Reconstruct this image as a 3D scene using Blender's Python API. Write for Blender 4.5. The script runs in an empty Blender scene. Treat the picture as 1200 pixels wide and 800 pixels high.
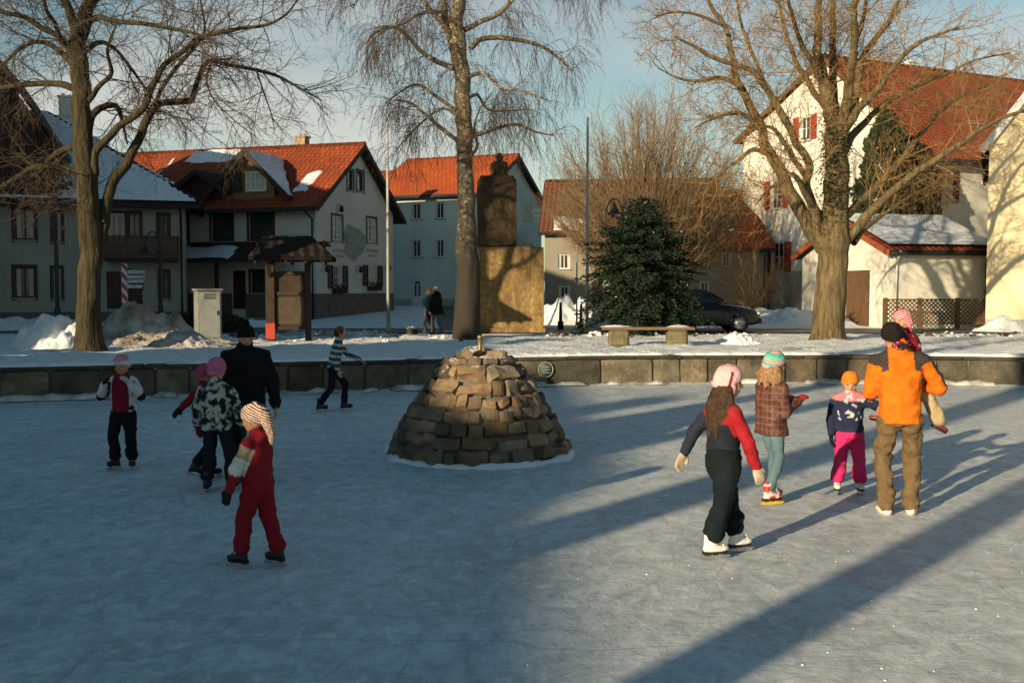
import bpy, bmesh, math, random
from mathutils import Vector, Matrix, noise
from mathutils.geometry import tessellate_polygon
R = math.radians
V = Vector
scene = bpy.context.scene
col = scene.collection
rnd = random.Random(7)

# ------------------------------------------------------------------ camera
CAM_H = 2.03
PITCH = math.atan(60 / 1200)
cam = bpy.data.cameras.new('camera')
cam_o = bpy.data.objects.new('camera', cam)
col.objects.link(cam_o)
cam_o.location = (0, 0, CAM_H)
cam_o.rotation_euler = (R(90) - PITCH, 0, 0)
cam.sensor_width = 36
cam.lens = 36
cam.clip_end = 8000
scene.camera = cam_o
scene.render.resolution_x = 1024
scene.render.resolution_y = 682
scene.view_settings.view_transform = 'Standard'
scene.view_settings.look = 'None'
scene.view_settings.exposure = 0
scene.cycles.use_denoising = True
scene.cycles.max_bounces = 5
scene.cycles.diffuse_bounces = 3
scene.cycles.glossy_bounces = 2
scene.cycles.transmission_bounces = 3
scene.cycles.transparent_max_bounces = 6
scene.cycles.caustics_reflective = False
scene.cycles.caustics_refractive = False

_F = V((0, math.cos(PITCH), -math.sin(PITCH)))
_U = V((0, math.sin(PITCH), math.cos(PITCH)))
def ray(u, v):
    return _F + V((1, 0, 0)) * ((u - 600) / 1200) + _U * ((400 - v) / 1200)
EYE = V((0, 0, CAM_H))
def P(u, v, Y):
    """a point at depth Y measured from the photograph"""
    d = ray(u, v)
    return EYE + d * (Y / d.y)
def G(u, v, z=0.0):
    d = ray(u, v)
    return EYE + d * ((z - CAM_H) / d.z)
def plane_hit(u, v, o, n):
    d = ray(u, v)
    return EYE + d * ((o - EYE).dot(n) / d.dot(n))

GZ = 0.62            # level of the square above the ice
def sm(a, b, x):
    t = max(0.0, min(1.0, (x - a) / (b - a)))
    return t * t * (3 - 2 * t)

# ------------------------------------------------------------------ tagging
def tag(o, label=None, cat=None, group=None, kind=None):
    if label: o['label'] = label
    if cat: o['category'] = cat
    if group: o['group'] = group
    if kind: o['kind'] = kind
    return o
def empty(name, loc=(0, 0, 0), rz=0.0, label=None, cat=None, group=None):
    o = bpy.data.objects.new(name, None)
    o.empty_display_size = 0.3
    o.location = loc
    o.rotation_euler = (0, 0, rz)
    col.objects.link(o)
    return tag(o, label, cat, group)
def link(name, me, mats=None, parent=None, smooth=False):
    if mats is not None:
        for m in (mats if isinstance(mats, (list, tuple)) else [mats]):
            me.materials.append(m)
    if smooth:
        me.polygons.foreach_set('use_smooth', [True] * len(me.polygons))
    o = bpy.data.objects.new(name, me)
    col.objects.link(o)
    if parent: o.parent = parent
    return o
def copy_tree(o, parent=None):
    c = o.copy(); col.objects.link(c); c.parent = parent
    for ch in list(o.children): copy_tree(ch, c)
    return c

class MB:
    """collects shapes, builds them as one mesh"""
    def __init__(s): s.v = []; s.f = []; s.uv = []; s.mi = []; s.sm = []
    def add(s, vs, fs, uv=None, mi=0, smooth=False):
        n = len(s.v)
        s.v += [tuple(p) for p in vs]
        for i, f in enumerate(fs):
            s.f.append(tuple(n + k for k in f))
            s.uv.append(uv[i] if uv else None)
            s.mi.append(mi); s.sm.append(smooth)
    def box(s, c, d, rz=0.0, mi=0, bev=0.0, M=None):
        bm = bmesh.new()
        bmesh.ops.create_cube(bm, size=1)
        for q in bm.verts: q.co = V((q.co.x * d[0], q.co.y * d[1], q.co.z * d[2]))
        if bev > 0:
            bmesh.ops.bevel(bm, geom=bm.edges[:], offset=min(bev, min(d) * .45), segments=1, affect='EDGES')
        T = Matrix.Translation(V(c)) @ (M.to_4x4() if M is not None else Matrix.Rotation(rz, 4, 'Z'))
        bm.verts.index_update()
        vs = [T @ q.co for q in bm.verts]
        fs = [[q.index for q in f.verts] for f in bm.faces]
        bm.free()
        s.add(vs, fs, mi=mi)
    def bar(s, a, b, w, h, up=V((0, 0, 1)), mi=0):
        a = V(a); b = V(b); t = (b - a); L = t.length; t = t.normalized()
        x = t.cross(up)
        if x.length < 1e-4: x = t.cross(V((1, 0, 0)))
        x.normalize(); y = x.cross(t)
        M = Matrix((x, t, y)).transposed()
        s.box((a + b) / 2, (w, L, h), M=M, mi=mi)
    def tube(s, pts, rs, n=8, mi=0, cap=True):
        pts = [V(p) for p in pts]
        if not isinstance(rs, (list, tuple)): rs = [rs] * len(pts)
        vs = []; fs = []
        ref = None
        m = len(pts)
        for i, p in enumerate(pts):
            t = (pts[min(i + 1, m - 1)] - pts[max(i - 1, 0)])
            if t.length < 1e-9: t = V((0, 0, 1))
            t.normalize()
            if ref is None:
                ref = V((0, 0, 1)) if abs(t.z) < .9 else V((1, 0, 0))
            x = t.cross(ref)
            if x.length < 1e-5: x = t.orthogonal()
            x.normalize(); y = t.cross(x); ref = -y if False else ref
            r = rs[i]
            for k in range(n):
                a = 2 * math.pi * k / n
                vs.append(p + x * (math.cos(a) * r) + y * (math.sin(a) * r))
        for i in range(m - 1):
            for k in range(n):
                k2 = (k + 1) % n
                fs.append((i * n + k, i * n + k2, (i + 1) * n + k2, (i + 1) * n + k))
        if cap:
            fs.append(tuple(range(n - 1, -1, -1)))
            fs.append(tuple((m - 1) * n + k for k in range(n)))
        s.add(vs, fs, mi=mi, smooth=n > 3)
    def sphere(s, c, r, seg=12, rings=8, M=None, mi=0):
        if not isinstance(r, (tuple, list, Vector)): r = (r, r, r)
        c = V(c); vs = []; fs = []
        for i in range(rings + 1):
            th = math.pi * i / rings
            for k in range(seg):
                a = 2 * math.pi * k / seg
                q = V((math.sin(th) * math.cos(a) * r[0], math.sin(th) * math.sin(a) * r[1], math.cos(th) * r[2]))
                if M is not None: q = M @ q
                vs.append(c + q)
        for i in range(rings):
            for k in range(seg):
                k2 = (k + 1) % seg
                fs.append((i * seg + k, (i + 1) * seg + k, (i + 1) * seg + k2, i * seg + k2))
        s.add(vs, fs, mi=mi, smooth=True)
    def lathe(s, prof, seg=16, c=(0, 0, 0), mi=0):
        c = V(c); vs = []; fs = []
        for (r, z) in prof:
            for k in range(seg):
                a = 2 * math.pi * k / seg
                vs.append(c + V((r * math.cos(a), r * math.sin(a), z)))
        for i in range(len(prof) - 1):
            for k in range(seg):
                k2 = (k + 1) % seg
                fs.append((i * seg + k, i * seg + k2, (i + 1) * seg + k2, (i + 1) * seg + k))
        s.add(vs, fs, mi=mi, smooth=True)
    def mesh(s, name):
        me = bpy.data.meshes.new(name)
        me.from_pydata(s.v, [], s.f)
        if any(u is not None for u in s.uv):
            L = me.uv_layers.new(name='UVMap')
            k = 0
            for u, f in zip(s.uv, s.f):
                for j in range(len(f)):
                    if u is not None: L.data[k].uv = u[j]
                    k += 1
        me.polygons.foreach_set('material_index', s.mi)
        me.polygons.foreach_set('use_smooth', s.sm)
        me.update()
        return me
    def build(s, name, mats, parent=None):
        return link(name, s.mesh(name), mats, parent)

# ------------------------------------------------------------------ materials
def _mat(name):
    m = bpy.data.materials.new(name); m.use_nodes = True
    nt = m.node_tree; nt.nodes.clear()
    out = nt.nodes.new('ShaderNodeOutputMaterial')
    b = nt.nodes.new('ShaderNodeBsdfPrincipled')
    nt.links.new(b.outputs[0], out.inputs[0])
    return m, nt, b
def N(nt, t, **kw):
    n = nt.nodes.new(t)
    for k, v in kw.items():
        if k.startswith('i_'):
            key = k[2:]
            key = int(key) if key.isdigit() else key
            n.inputs[key].default_value = v
        else: setattr(n, k, v)
    return n
def c4(c): return (c[0], c[1], c[2], 1)
def ramp(nt, fac, stops, interp='LINEAR'):
    r = nt.nodes.new('ShaderNodeValToRGB'); r.color_ramp.interpolation = interp
    e = r.color_ramp.elements
    while len(e) < len(stops): e.new(0.5)
    for k, (p, c) in enumerate(stops):
        e[k].position = p
        e[k].color = c4(c) if isinstance(c, (tuple, list)) else (c, c, c, 1)
    nt.links.new(fac, r.inputs[0])
    return r.outputs[0]
def mixc(nt, fac, a, b, mode='MIX'):
    m = nt.nodes.new('ShaderNodeMix'); m.data_type = 'RGBA'; m.blend_type = mode
    for sock, val in ((m.inputs[0], fac), (m.inputs[6], a), (m.inputs[7], b)):
        if isinstance(val, bpy.types.NodeSocket): nt.links.new(val, sock)
        elif isinstance(val, (int, float)): sock.default_value = val
        else: sock.default_value = c4(val)
    return m.outputs[2]
def coords(nt, kind='Object', scale=(1, 1, 1), rot=(0, 0, 0)):
    t = nt.nodes.new('ShaderNodeTexCoord'); mp = nt.nodes.new('ShaderNodeMapping')
    mp.inputs['Scale'].default_value = scale; mp.inputs['Rotation'].default_value = rot
    if kind == 'World':
        g = nt.nodes.new('ShaderNodeNewGeometry'); nt.links.new(g.outputs['Position'], mp.inputs[0])
    else: nt.links.new(t.outputs[kind], mp.inputs[0])
    return mp.outputs[0]
def nz(nt, vec, scale, detail=4, rough=.55, dist=0.0):
    n = nt.nodes.new('ShaderNodeTexNoise')
    n.inputs['Scale'].default_value = scale; n.inputs['Detail'].default_value = detail
    n.inputs['Roughness'].default_value = rough; n.inputs['Distortion'].default_value = dist
    nt.links.new(vec, n.inputs['Vector'])
    return n.outputs['Fac']
def bump(nt, b, h, strength=.3, dist=.02):
    n = nt.nodes.new('ShaderNodeBump')
    n.inputs['Strength'].default_value = strength; n.inputs['Distance'].default_value = dist
    nt.links.new(h, n.inputs['Height']); nt.links.new(n.outputs[0], b.inputs['Normal'])
def surf(name, c1, c2=None, scale=3.0, rough=.8, bs=.3, bd=.02, bscale=None, metal=0.0, stretch=(1, 1, 1), kind='Object', detail=5, spec=.3):
    m, nt, b = _mat(name)
    c2 = c2 or tuple(x * .7 for x in c1)
    vec = coords(nt, kind, stretch)
    n1 = nz(nt, vec, scale, detail)
    nt.links.new(ramp(nt, n1, [(.3, c2), (.7, c1)]), b.inputs['Base Color'])
    b.inputs['Roughness'].default_value = rough; b.inputs['Metallic'].default_value = metal
    b.inputs['Specular IOR Level'].default_value = spec
    if bs > 0:
        bump(nt, b, nz(nt, vec, bscale or scale * 6, 4), bs, bd)
    return m
def plaster(name, c):
    m, nt, b = _mat(name)
    vec = coords(nt, 'Object')
    a = nz(nt, vec, .5, 5, .6); bb = nz(nt, coords(nt, 'Object', (3, 3, .35)), 1.0, 4)
    base = ramp(nt, a, [(.3, tuple(x * .86 for x in c)), (.65, c)])
    base = mixc(nt, ramp(nt, bb, [(.52, 0.0), (.8, .35)]), base, tuple(x * .6 for x in c))
    nt.links.new(base, b.inputs['Base Color'])
    b.inputs['Roughness'].default_value = .9; b.inputs['Specular IOR Level'].default_value = .15
    bump(nt, b, nz(nt, vec, 28, 3), .25, .01)
    return m
def tiles(name, c1, c2, c3):
    """clay roof tiles: rows and rolls from the UV in metres"""
    m, nt, b = _mat(name)
    uv = coords(nt, 'UV')
    br = N(nt, 'ShaderNodeTexBrick')
    nt.links.new(uv, br.inputs['Vector'])
    br.inputs['Color1'].default_value = c4(c1); br.inputs['Color2'].default_value = c4(c2)
    br.inputs['Mortar'].default_value = c4(tuple(x * .3 for x in c2))
    br.inputs['Scale'].default_value = 1.0; br.inputs['Brick Width'].default_value = .27
    br.inputs['Row Height'].default_value = .34; br.inputs['Mortar Size'].default_value = .022
    br.inputs['Mortar Smooth'].default_value = .4; br.inputs['Bias'].default_value = -.1
    vec = coords(nt, 'Object')
    n1 = nz(nt, vec, .6, 6, .65)
    base = mixc(nt, ramp(nt, n1, [(.36, 0.0), (.66, .85)]), br.outputs['Color'], c3)
    n3 = nz(nt, coords(nt, 'Object', (1, 1, 1)), 7, 4, .7)
    base = mixc(nt, ramp(nt, n3, [(.5, 0.0), (.72, .55)]), base, tuple(x * .35 + .015 for x in c2))
    nt.links.new(base, b.inputs['Base Color'])
    b.inputs['Roughness'].default_value = .8; b.inputs['Specular IOR Level'].default_value = .2
    w = N(nt, 'ShaderNodeTexWave', wave_type='BANDS', bands_direction='X', wave_profile='SIN')
    w.inputs['Scale'].default_value = 1.16
    nt.links.new(uv, w.inputs['Vector'])
    w2 = N(nt, 'ShaderNodeTexWave', wave_type='BANDS', bands_direction='Y', wave_profile='SAW')
    w2.inputs['Scale'].default_value = .92
    nt.links.new(uv, w2.inputs['Vector'])
    ad = N(nt, 'ShaderNodeMath', operation='ADD')
    nt.links.new(w.outputs['Fac'], ad.inputs[0]); nt.links.new(w2.outputs['Fac'], ad.inputs[1])
    bump(nt, b, ad.outputs[0], .8, .05)
    return m
def vcol(name, rough=.85, bs=.35, bscale=70, bd=.004, spec=.2, sheen=0.0):
    m, nt, b = _mat(name)
    a = nt.nodes.new('ShaderNodeVertexColor'); a.layer_name = 'Col'
    vec = coords(nt, 'Object')
    n1 = nz(nt, vec, 9, 5)
    n2 = nz(nt, vec, 32, 4, .7)
    k = ramp(nt, n1, [(.3, .76), (.7, 1.12)])
    k = mixc(nt, 1.0, k, ramp(nt, n2, [(.3, .88), (.7, 1.08)]), 'MULTIPLY')
    nt.links.new(mixc(nt, 1.0, a.outputs['Color'], k, 'MULTIPLY'), b.inputs['Base Color'])
    b.inputs['Roughness'].default_value = rough; b.inputs['Specular IOR Level'].default_value = spec
    fo = nz(nt, coords(nt, 'Object', (1, 1, 1.7)), 8, 3, .6, 1.6)
    fa = N(nt, 'ShaderNodeMath', operation='MULTIPLY_ADD'); nt.links.new(fo, fa.inputs[0]); fa.inputs[1].default_value = 2.6 if bd > .0025 else 0.0
    nt.links.new(nz(nt, vec, bscale, 3), fa.inputs[2])
    bump(nt, b, fa.outputs[0], bs * 1.6, bd)
    return m
def glass_dark(name, c=(.03, .045, .05), rough=.08):
    m, nt, b = _mat(name)
    vec = coords(nt, 'Object')
    n1 = nz(nt, vec, 1.3, 2)
    nt.links.new(ramp(nt, n1, [(.35, tuple(x * .6 for x in c)), (.65, tuple(x * 1.5 for x in c))]), b.inputs['Base Color'])
    b.inputs['Roughness'].default_value = rough; b.inputs['Specular IOR Level'].default_value = .6
    bump(nt, b, nz(nt, vec, 2.2, 1), .08, .02)
    return m

M = {}
M['white_wall'] = plaster('white_plaster', (.60, .62, .59))
M['cream_wall'] = plaster('cream_plaster', (.72, .70, .62))
M['yellow_wall'] = plaster('yellow_plaster', (.76, .64, .42))
M['grey_wall'] = plaster('grey_plaster', (.36, .38, .34))
M['dull_wall'] = plaster('dull_plaster', (.27, .25, .20))
M['mint_wall'] = plaster('pale_green_plaster', (.56, .64, .58))
M['plinth'] = surf('plinth_render', (.42, .41, .37), (.30, .29, .26), 2, .9)
M['dark_plinth'] = surf('dark_plinth_render', (.16, .14, .12), (.10, .09, .08), 2, .9)
M['orange_tile'] = tiles('orange_tiles', (.40, .085, .024), (.27, .052, .017), (.16, .035, .015))
M['bright_tile'] = tiles('bright_orange_tiles', (.54, .115, .028), (.42, .08, .02), (.28, .055, .02))
M['red_tile'] = tiles('old_red_tiles', (.44, .098, .035), (.32, .068, .025), (.20, .06, .03))
M['brown_tile'] = tiles('brown_tiles', (.24, .07, .028), (.15, .05, .022), (.10, .05, .03))
M['dark_tile'] = tiles('dark_brown_tiles', (.07, .035, .022), (.045, .024, .016), (.03, .025, .02))
M['black_tile'] = tiles('shade_dark_shingles', (.028, .02, .015), (.02, .014, .011), (.03, .022, .014))  # notice board roof, its shade put into the colour
M['snow'] = surf('snow', (.80, .82, .84), (.66, .69, .72), 2.5, .75, .6, .05, 9, spec=.3)
M['dirty_snow'] = surf('dirty_snow', (.70, .70, .69), (.20, .17, .13), 2.2, .85, .8, .05, 11)
M['dark_wood'] = surf('dark_wood', (.055, .032, .02), (.025, .016, .012), 6, .75, .4, .01, 30, stretch=(1, 1, .3))
M['brown_wood'] = surf('brown_wood', (.15, .085, .04), (.08, .045, .022), 6, .75, .4, .01, 30, stretch=(3, 3, .4))
M['ochre_wood'] = surf('ochre_boards', (.24, .15, .06), (.15, .09, .04), 2, .75, .4, .01, 20, stretch=(6, 6, .3))
M['red_shutter'] = surf('red_shutter_paint', (.42, .06, .03), (.30, .04, .02), 5, .55, .1)
M['dark_shutter'] = surf('dark_shutter_paint', (.05, .035, .03), (.03, .02, .02), 5, .6, .1)
M['green_shutter'] = surf('dark_green_shutter_paint', (.03, .055, .04), (.02, .03, .025), 5, .6, .1)
M['white_paint'] = surf('white_paint', (.75, .75, .72), (.62, .62, .60), 4, .5, .1)
M['brown_frame'] = surf('brown_frame_paint', (.06, .035, .025), (.04, .022, .016), 5, .5, .1)
M['rust_board'] = surf('rust_red_board', (.38, .10, .04), (.26, .07, .03), 5, .7, .2)
M['glass'] = glass_dark('window_glass')
M['curtain'] = surf('net_curtain', (.62, .62, .56), (.34, .34, .30), 3, .9, .3, .02, 8, stretch=(6, 6, .5))
M['concrete'] = surf('grey_concrete', (.36, .36, .33), (.24, .24, .22), 4, .9, .3)
M['metal'] = surf('grey_metal', (.32, .33, .34), (.22, .23, .24), 3, .45, .1, metal=.6)
M['pale_metal'] = surf('pale_pole_paint', (.46, .45, .40), (.34, .33, .30), 3, .6, .1)
M['dark_metal'] = surf('dark_metal', (.03, .035, .035), (.018, .02, .02), 6, .45, .15, metal=.3)
M['brick'] = surf('chimney_brick', (.42, .32, .20), (.26, .16, .09), 6, .9, .5)
M['asphalt'] = surf('wet_asphalt', (.07, .065, .06), (.035, .033, .03), 1.5, .6, .4, .01, 40, kind='World')
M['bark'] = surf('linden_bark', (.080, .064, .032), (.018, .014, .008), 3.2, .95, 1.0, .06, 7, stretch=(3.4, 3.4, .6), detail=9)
M['bark_sunlit'] = surf('sunlit_bark', (.20, .15, .075), (.055, .04, .02), 3.2, .95, 1.0, .06, 7, stretch=(3.4, 3.4, .6), detail=9)  # linden bark again, lightened and warmed for the sun on it
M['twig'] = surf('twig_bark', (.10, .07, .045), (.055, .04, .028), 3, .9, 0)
M['twig_sunlit'] = surf('sunlit_twig_bark', (.34, .21, .085), (.17, .105, .045), 3, .9, 0)  # twig bark again, with the sunlight put into the colour
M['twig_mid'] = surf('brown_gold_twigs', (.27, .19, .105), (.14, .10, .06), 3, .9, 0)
M['needle'] = surf('fir_needles', (.016, .034, .014), (.006, .014, .008), 4, .8, 0)
M['ivy'] = surf('ivy_leaves', (.045, .055, .016), (.016, .024, .010), 5, .7, 0)
M['thuja'] = surf('thuja_leaves', (.040, .055, .018), (.014, .022, .010), 1.2, .8, 0)
M['dead_leaf'] = surf('dry_leaves', (.26, .13, .05), (.13, .07, .03), 6, .8, 0)
M['sand_stone'] = None
# ------------------------------------------------------------------ sky and sun
SUN_AZ = math.atan2(.643, .766)      # the light travels towards +x +y
SUN_EL = R(12.2)
w = bpy.data.worlds.new('World'); scene.world = w; w.use_nodes = True
nt = w.node_tree; nt.nodes.clear()
out = nt.nodes.new('ShaderNodeOutputWorld'); bg = nt.nodes.new('ShaderNodeBackground')
sky = nt.nodes.new('ShaderNodeTexSky'); sky.sky_type = 'NISHITA'; sky.sun_disc = False
sky.sun_elevation = SUN_EL; sky.sun_rotation = math.pi + SUN_AZ
sky.altitude = 500; sky.air_density = 1.0; sky.dust_density = 1.2; sky.ozone_density = 1.0
tc = nt.nodes.new('ShaderNodeTexCoord')
mp = nt.nodes.new('ShaderNodeMapping'); mp.inputs['Scale'].default_value = (1, 1, 3.2)
nt.links.new(tc.outputs['Generated'], mp.inputs[0])
cl = nz(nt, mp.outputs[0], 1.9, 6, .55, .6)
cloud = ramp(nt, cl, [(.42, 0.0), (.72, .75)])
hs = nt.nodes.new('ShaderNodeMix'); hs.data_type = 'RGBA'; hs.blend_type = 'MULTIPLY'; hs.inputs[0].default_value = 1.0
nt.links.new(sky.outputs[0], hs.inputs[6]); hs.inputs[7].default_value = (.72, .98, .98, 1)
sz = nt.nodes.new('ShaderNodeSeparateXYZ'); nt.links.new(tc.outputs['Generated'], sz.inputs[0])
grad = ramp(nt, sz.outputs['Z'], [(0.0, (2.7, 2.2, 1.85)), (.25, (2.6, 2.1, 1.85)), (.42, (.62, 1.02, 1.22)), (.9, (.34, .76, 1.02))])
mx = mixc(nt, cloud, hs.outputs[2], (4.6, 5.4, 5.7))
mx = mixc(nt, 1.0, mx, grad, 'MULTIPLY')
nt.links.new(mx, bg.inputs['Color']); bg.inputs['Strength'].default_value = .061
nt.links.new(bg.outputs[0], out.inputs[0])
sl = bpy.data.lights.new('sun', 'SUN'); sl.energy = 7.2; sl.angle = R(.5); sl.color = (1.0, .80, .52)
so = bpy.data.objects.new('sun', sl); col.objects.link(so)
d = V((math.sin(SUN_AZ) * math.cos(SUN_EL), math.cos(SUN_AZ) * math.cos(SUN_EL), -math.sin(SUN_EL)))
so.rotation_euler = d.to_track_quat('-Z', 'Y').to_euler()
so.location = (-30, -30, 20)

# ------------------------------------------------------------------ rink outline
def catmull(pts, per):
    n = len(pts); o = []
    for i in range(n):
        p0, p1, p2, p3 = (V(pts[(i + k - 1) % n]) for k in range(4))
        for k in range(per):
            t = k / per
            o.append(.5 * ((2 * p1) + (p2 - p0) * t + (2 * p0 - 5 * p1 + 4 * p2 - p3) * t * t + (3 * p1 - p0 - 3 * p2 + p3) * t ** 3))
    return o
loop = catmull([(-9.3, 18.5), (-4.4, 19.95), (-1.0, 21.0), (1.84, 21.8), (6.4, 22.1), (10.8, 21.3), (15.0, 18.6), (17.6, 14), (17.8, 8),
                (14, 3), (8, .9), (0, .25), (-8, .6), (-13, 3), (-16, 8), (-15.4, 13.5), (-12.8, 16.9)], 40)
L_ = 0; cum = [0]
for i in range(len(loop)): L_ += (loop[(i + 1) % len(loop)] - loop[i]).length; cum.append(L_)
NL = 560
def loop_at(s):
    s = s % L_
    lo, hi = 0, len(cum) - 1
    while hi - lo > 1:
        m_ = (lo + hi) // 2
        if cum[m_] <= s: lo = m_
        else: hi = m_
    t = (s - cum[lo]) / (cum[lo + 1] - cum[lo])
    return loop[lo].lerp(loop[(lo + 1) % len(loop)], t)
def loop_n(s):
    t = (loop_at(s + .4) - loop_at(s - .4)).normalized()
    return V((-t.y, t.x))     # outward when the loop runs clockwise seen from above
LP = [loop_at(L_ * i / NL) for i in range(NL)]
LN = [loop_n(L_ * i / NL) for i in range(NL)]
if (LP[0] + LN[0] - V((1, 11))).length < (LP[0] - V((1, 11))).length: LN = [-q for q in LN]; SGN = -1
else: SGN = 1

def gh(x, y):
    """height of the ground outside the rink"""
    h = GZ + .030 * max(0, min(y, 110) - 46)
    if y > 110: h += 0.01 * (y - 110)
    h += .30 * sm(37.5, 42, y) * sm(5, 9, x) * (1 - sm(13.0, 13.8, x))
    lawn = 1 - sm(31.3, 32.6, y)
    fine = .075 * noise.noise(V((x * .9, y * .9, 0))) + .055 * noise.noise(V((x * 2.7, y * 2.7, 3))) + .03 * noise.noise(V((x * 7, y * 7, 7)))
    return h + (fine + .04) * lawn + (1 - lawn) * .25 * fine

offs = [.32, .40, .52] + [.52 + .17 * i for i in range(1, 70)]
while offs[-1] < 4500: offs.append(offs[-1] + max(.22, (offs[-1] - 10) * .12))
vs = []; fs = []
for j, o_ in enumerate(offs):
    for i in range(NL):
        p = LP[i] + LN[i] * o_
        z = gh(p.x, p.y)
        if j == 0: z = GZ - .05
        elif j == 1: z = GZ - .02
        elif j == 2: z = GZ + (z - GZ) * .5
        vs.append((p.x, p.y, z))
for j in range(len(offs) - 1):
    for i in range(NL):
        i2 = (i + 1) % NL
        fs.append((j * NL + i, j * NL + i2, (j + 1) * NL + i2, (j + 1) * NL + i) if SGN > 0 else (j * NL + i, (j + 1) * NL + i, (j + 1) * NL + i2, j * NL + i2))
me = bpy.data.meshes.new('snowy_ground'); me.from_pydata(vs, [], fs)
m, nt, b = _mat('snow_ground')
vec = coords(nt, 'World')
n1 = nz(nt, vec, .55, 6, .6); n2 = nz(nt, vec, 3.2, 5, .65); n3 = nz(nt, vec, 14, 4)
c = ramp(nt, n2, [(.3, (.70, .73, .74)), (.65, (.90, .91, .91))])
dirt = ramp(nt, n3, [(.3, (.10, .075, .045)), (.7, (.22, .19, .14))])
ad = N(nt, 'ShaderNodeMath', operation='ADD'); nt.links.new(n1, ad.inputs[0])
ml = N(nt, 'ShaderNodeMath', operation='MULTIPLY'); ml.inputs[1].default_value = .5; nt.links.new(n2, ml.inputs[0]); nt.links.new(ml.outputs[0], ad.inputs[1])
c = mixc(nt, ramp(nt, ad.outputs[0], [(.90, 0.0), (1.0, .85)]), c, dirt)
nt.links.new(c, b.inputs['Base Color']); b.inputs['Roughness'].default_value = .75
ad2 = N(nt, 'ShaderNodeMath', operation='ADD'); nt.links.new(n2, ad2.inputs[0]); nt.links.new(n3, ad2.inputs[1])
bump(nt, b, ad2.outputs[0], .7, .08)
go = link('snowy_ground', me, m, None, True); tag(go, kind='structure')

# dark strip in the gap between coping and snow
mb = MB(); q = []
for i in range(NL):
    q.append((LP[i] + LN[i] * .1).to_3d() + V((0, 0, GZ - .075)))
for i in range(NL): q.append((LP[i] + LN[i] * .75).to_3d() + V((0, 0, GZ - .04)))
mb.add(q, [(i, (i + 1) % NL, NL + (i + 1) % NL, NL + i) for i in range(NL)])
tag(mb.build('dark_gap_strip', surf('dark_gap_brown', (.09, .07, .045), (.04, .03, .02), 6, .95, .6, .03, kind='World')), kind='structure')

# ice
NR = 46
vs = [(1, 11, 0)]; fs = []
ctr = V((1, 11))
for j in range(1, NR + 1):
    for i in range(NL):
        p = ctr.lerp(LP[i] + LN[i] * .04, j / NR)
        e = sm(.965, 1.0, j / NR)
        vs.append((p.x, p.y, .05 * e * (1 + noise.noise(V((p.x * 1.5, p.y * 1.5, 0))))))
for i in range(NL): fs.append((0, 1 + i, 1 + (i + 1) % NL))
for j in range(NR - 1):
    for i in range(NL):
        i2 = (i + 1) % NL; a = 1 + j * NL
        fs.append((a + i, a + NL + i, a + NL + i2, a + i2))
me = bpy.data.meshes.new('ice'); me.from_pydata(vs, [], fs)
m, nt, b = _mat('skated_ice')
vec = coords(nt, 'World')
big = nz(nt, vec, .22, 5, .6, .5)
mid = nz(nt, vec, 1.6, 6, .65, .4)
fine = nz(nt, vec, 26, 4, .7)
lines = []
for rot, st in ((.35, 9.0), (-.5, 7.0), (1.2, 8.0), (2.2, 7.5), (.05, 11.0)):
    v2 = coords(nt, 'World', (.9, st, 1), (0, 0, rot))
    l = nz(nt, v2, 2.6, 3, .6, .8)
    lines.append(ramp(nt, l, [(.56, 0.0), (.60, 1.0), (.66, 0.0)]))
acc = lines[0]
for l in lines[1:]:
    a2 = N(nt, 'ShaderNodeMath', operation='MAXIMUM'); nt.links.new(acc, a2.inputs[0]); nt.links.new(l, a2.inputs[1]); acc = a2.outputs[0]
# thin blade cuts
vor = N(nt, 'ShaderNodeTexVoronoi', feature='DISTANCE_TO_EDGE'); vor.inputs['Scale'].default_value = .9
wv = coords(nt, 'World', (1, 2.2, 1), (0, 0, .6)); nt.links.new(wv, vor.inputs['Vector'])
cuts = ramp(nt, vor.outputs['Distance'], [(0.0, 1.0), (.012, 0.0)])
base = ramp(nt, big, [(.3, (.50, .55, .57)), (.7, (.64, .68, .69))])
frost = nz(nt, coords(nt, 'World', (1, .62, 1)), 6.5, 9, .82, .5)
breath = nz(nt, vec, .75, 5, .6, 1.2)
base = mixc(nt, ramp(nt, mid, [(.40, 0.0), (.70, .7)]), base, (.78, .81, .82))
base = mixc(nt, ramp(nt, breath, [(.36, .45), (.52, 0.0)]), base, (.34, .40, .42))
base = mixc(nt, ramp(nt, frost, [(.40, .75), (.50, 0.0)]), base, (.36, .41, .43))
base = mixc(nt, ramp(nt, frost, [(.52, 0.0), (.62, .8)]), base, (.88, .90, .90))
fm = N(nt, 'ShaderNodeMath', operation='MULTIPLY'); nt.links.new(acc, fm.inputs[0]); nt.links.new(ramp(nt, mid, [(.3, .08), (.7, .42)]), fm.inputs[1])
base = mixc(nt, fm.outputs[0], base, (.86, .88, .88))
cm = N(nt, 'ShaderNodeMath', operation='MULTIPLY'); nt.links.new(cuts, cm.inputs[0]); cm.inputs[1].default_value = .4
base = mixc(nt, cm.outputs[0], base, (.26, .30, .31))
for k, (sc, off) in enumerate(((.55, 0), (.8, 7), (.42, 15), (1.1, 23), (.7, 31), (.95, 44))):
    vv = nt.nodes.new('ShaderNodeMapping'); vv.inputs['Location'].default_value = (off, off * .7, off * .3); vv.inputs['Scale'].default_value = (1, 1 + .5 * (k % 2), 1)
    nt.links.new(vec, vv.inputs[0])
    ln = ramp(nt, nz(nt, vv.outputs[0], sc, 1, .3, .3), [(.498, 0.0), (.5, .32), (.502, 0.0)])
    base = mixc(nt, ln, base, (.88, .90, .90) if k % 3 else (.32, .37, .39))
spk = nz(nt, vec, 34, 2, .5)
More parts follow.
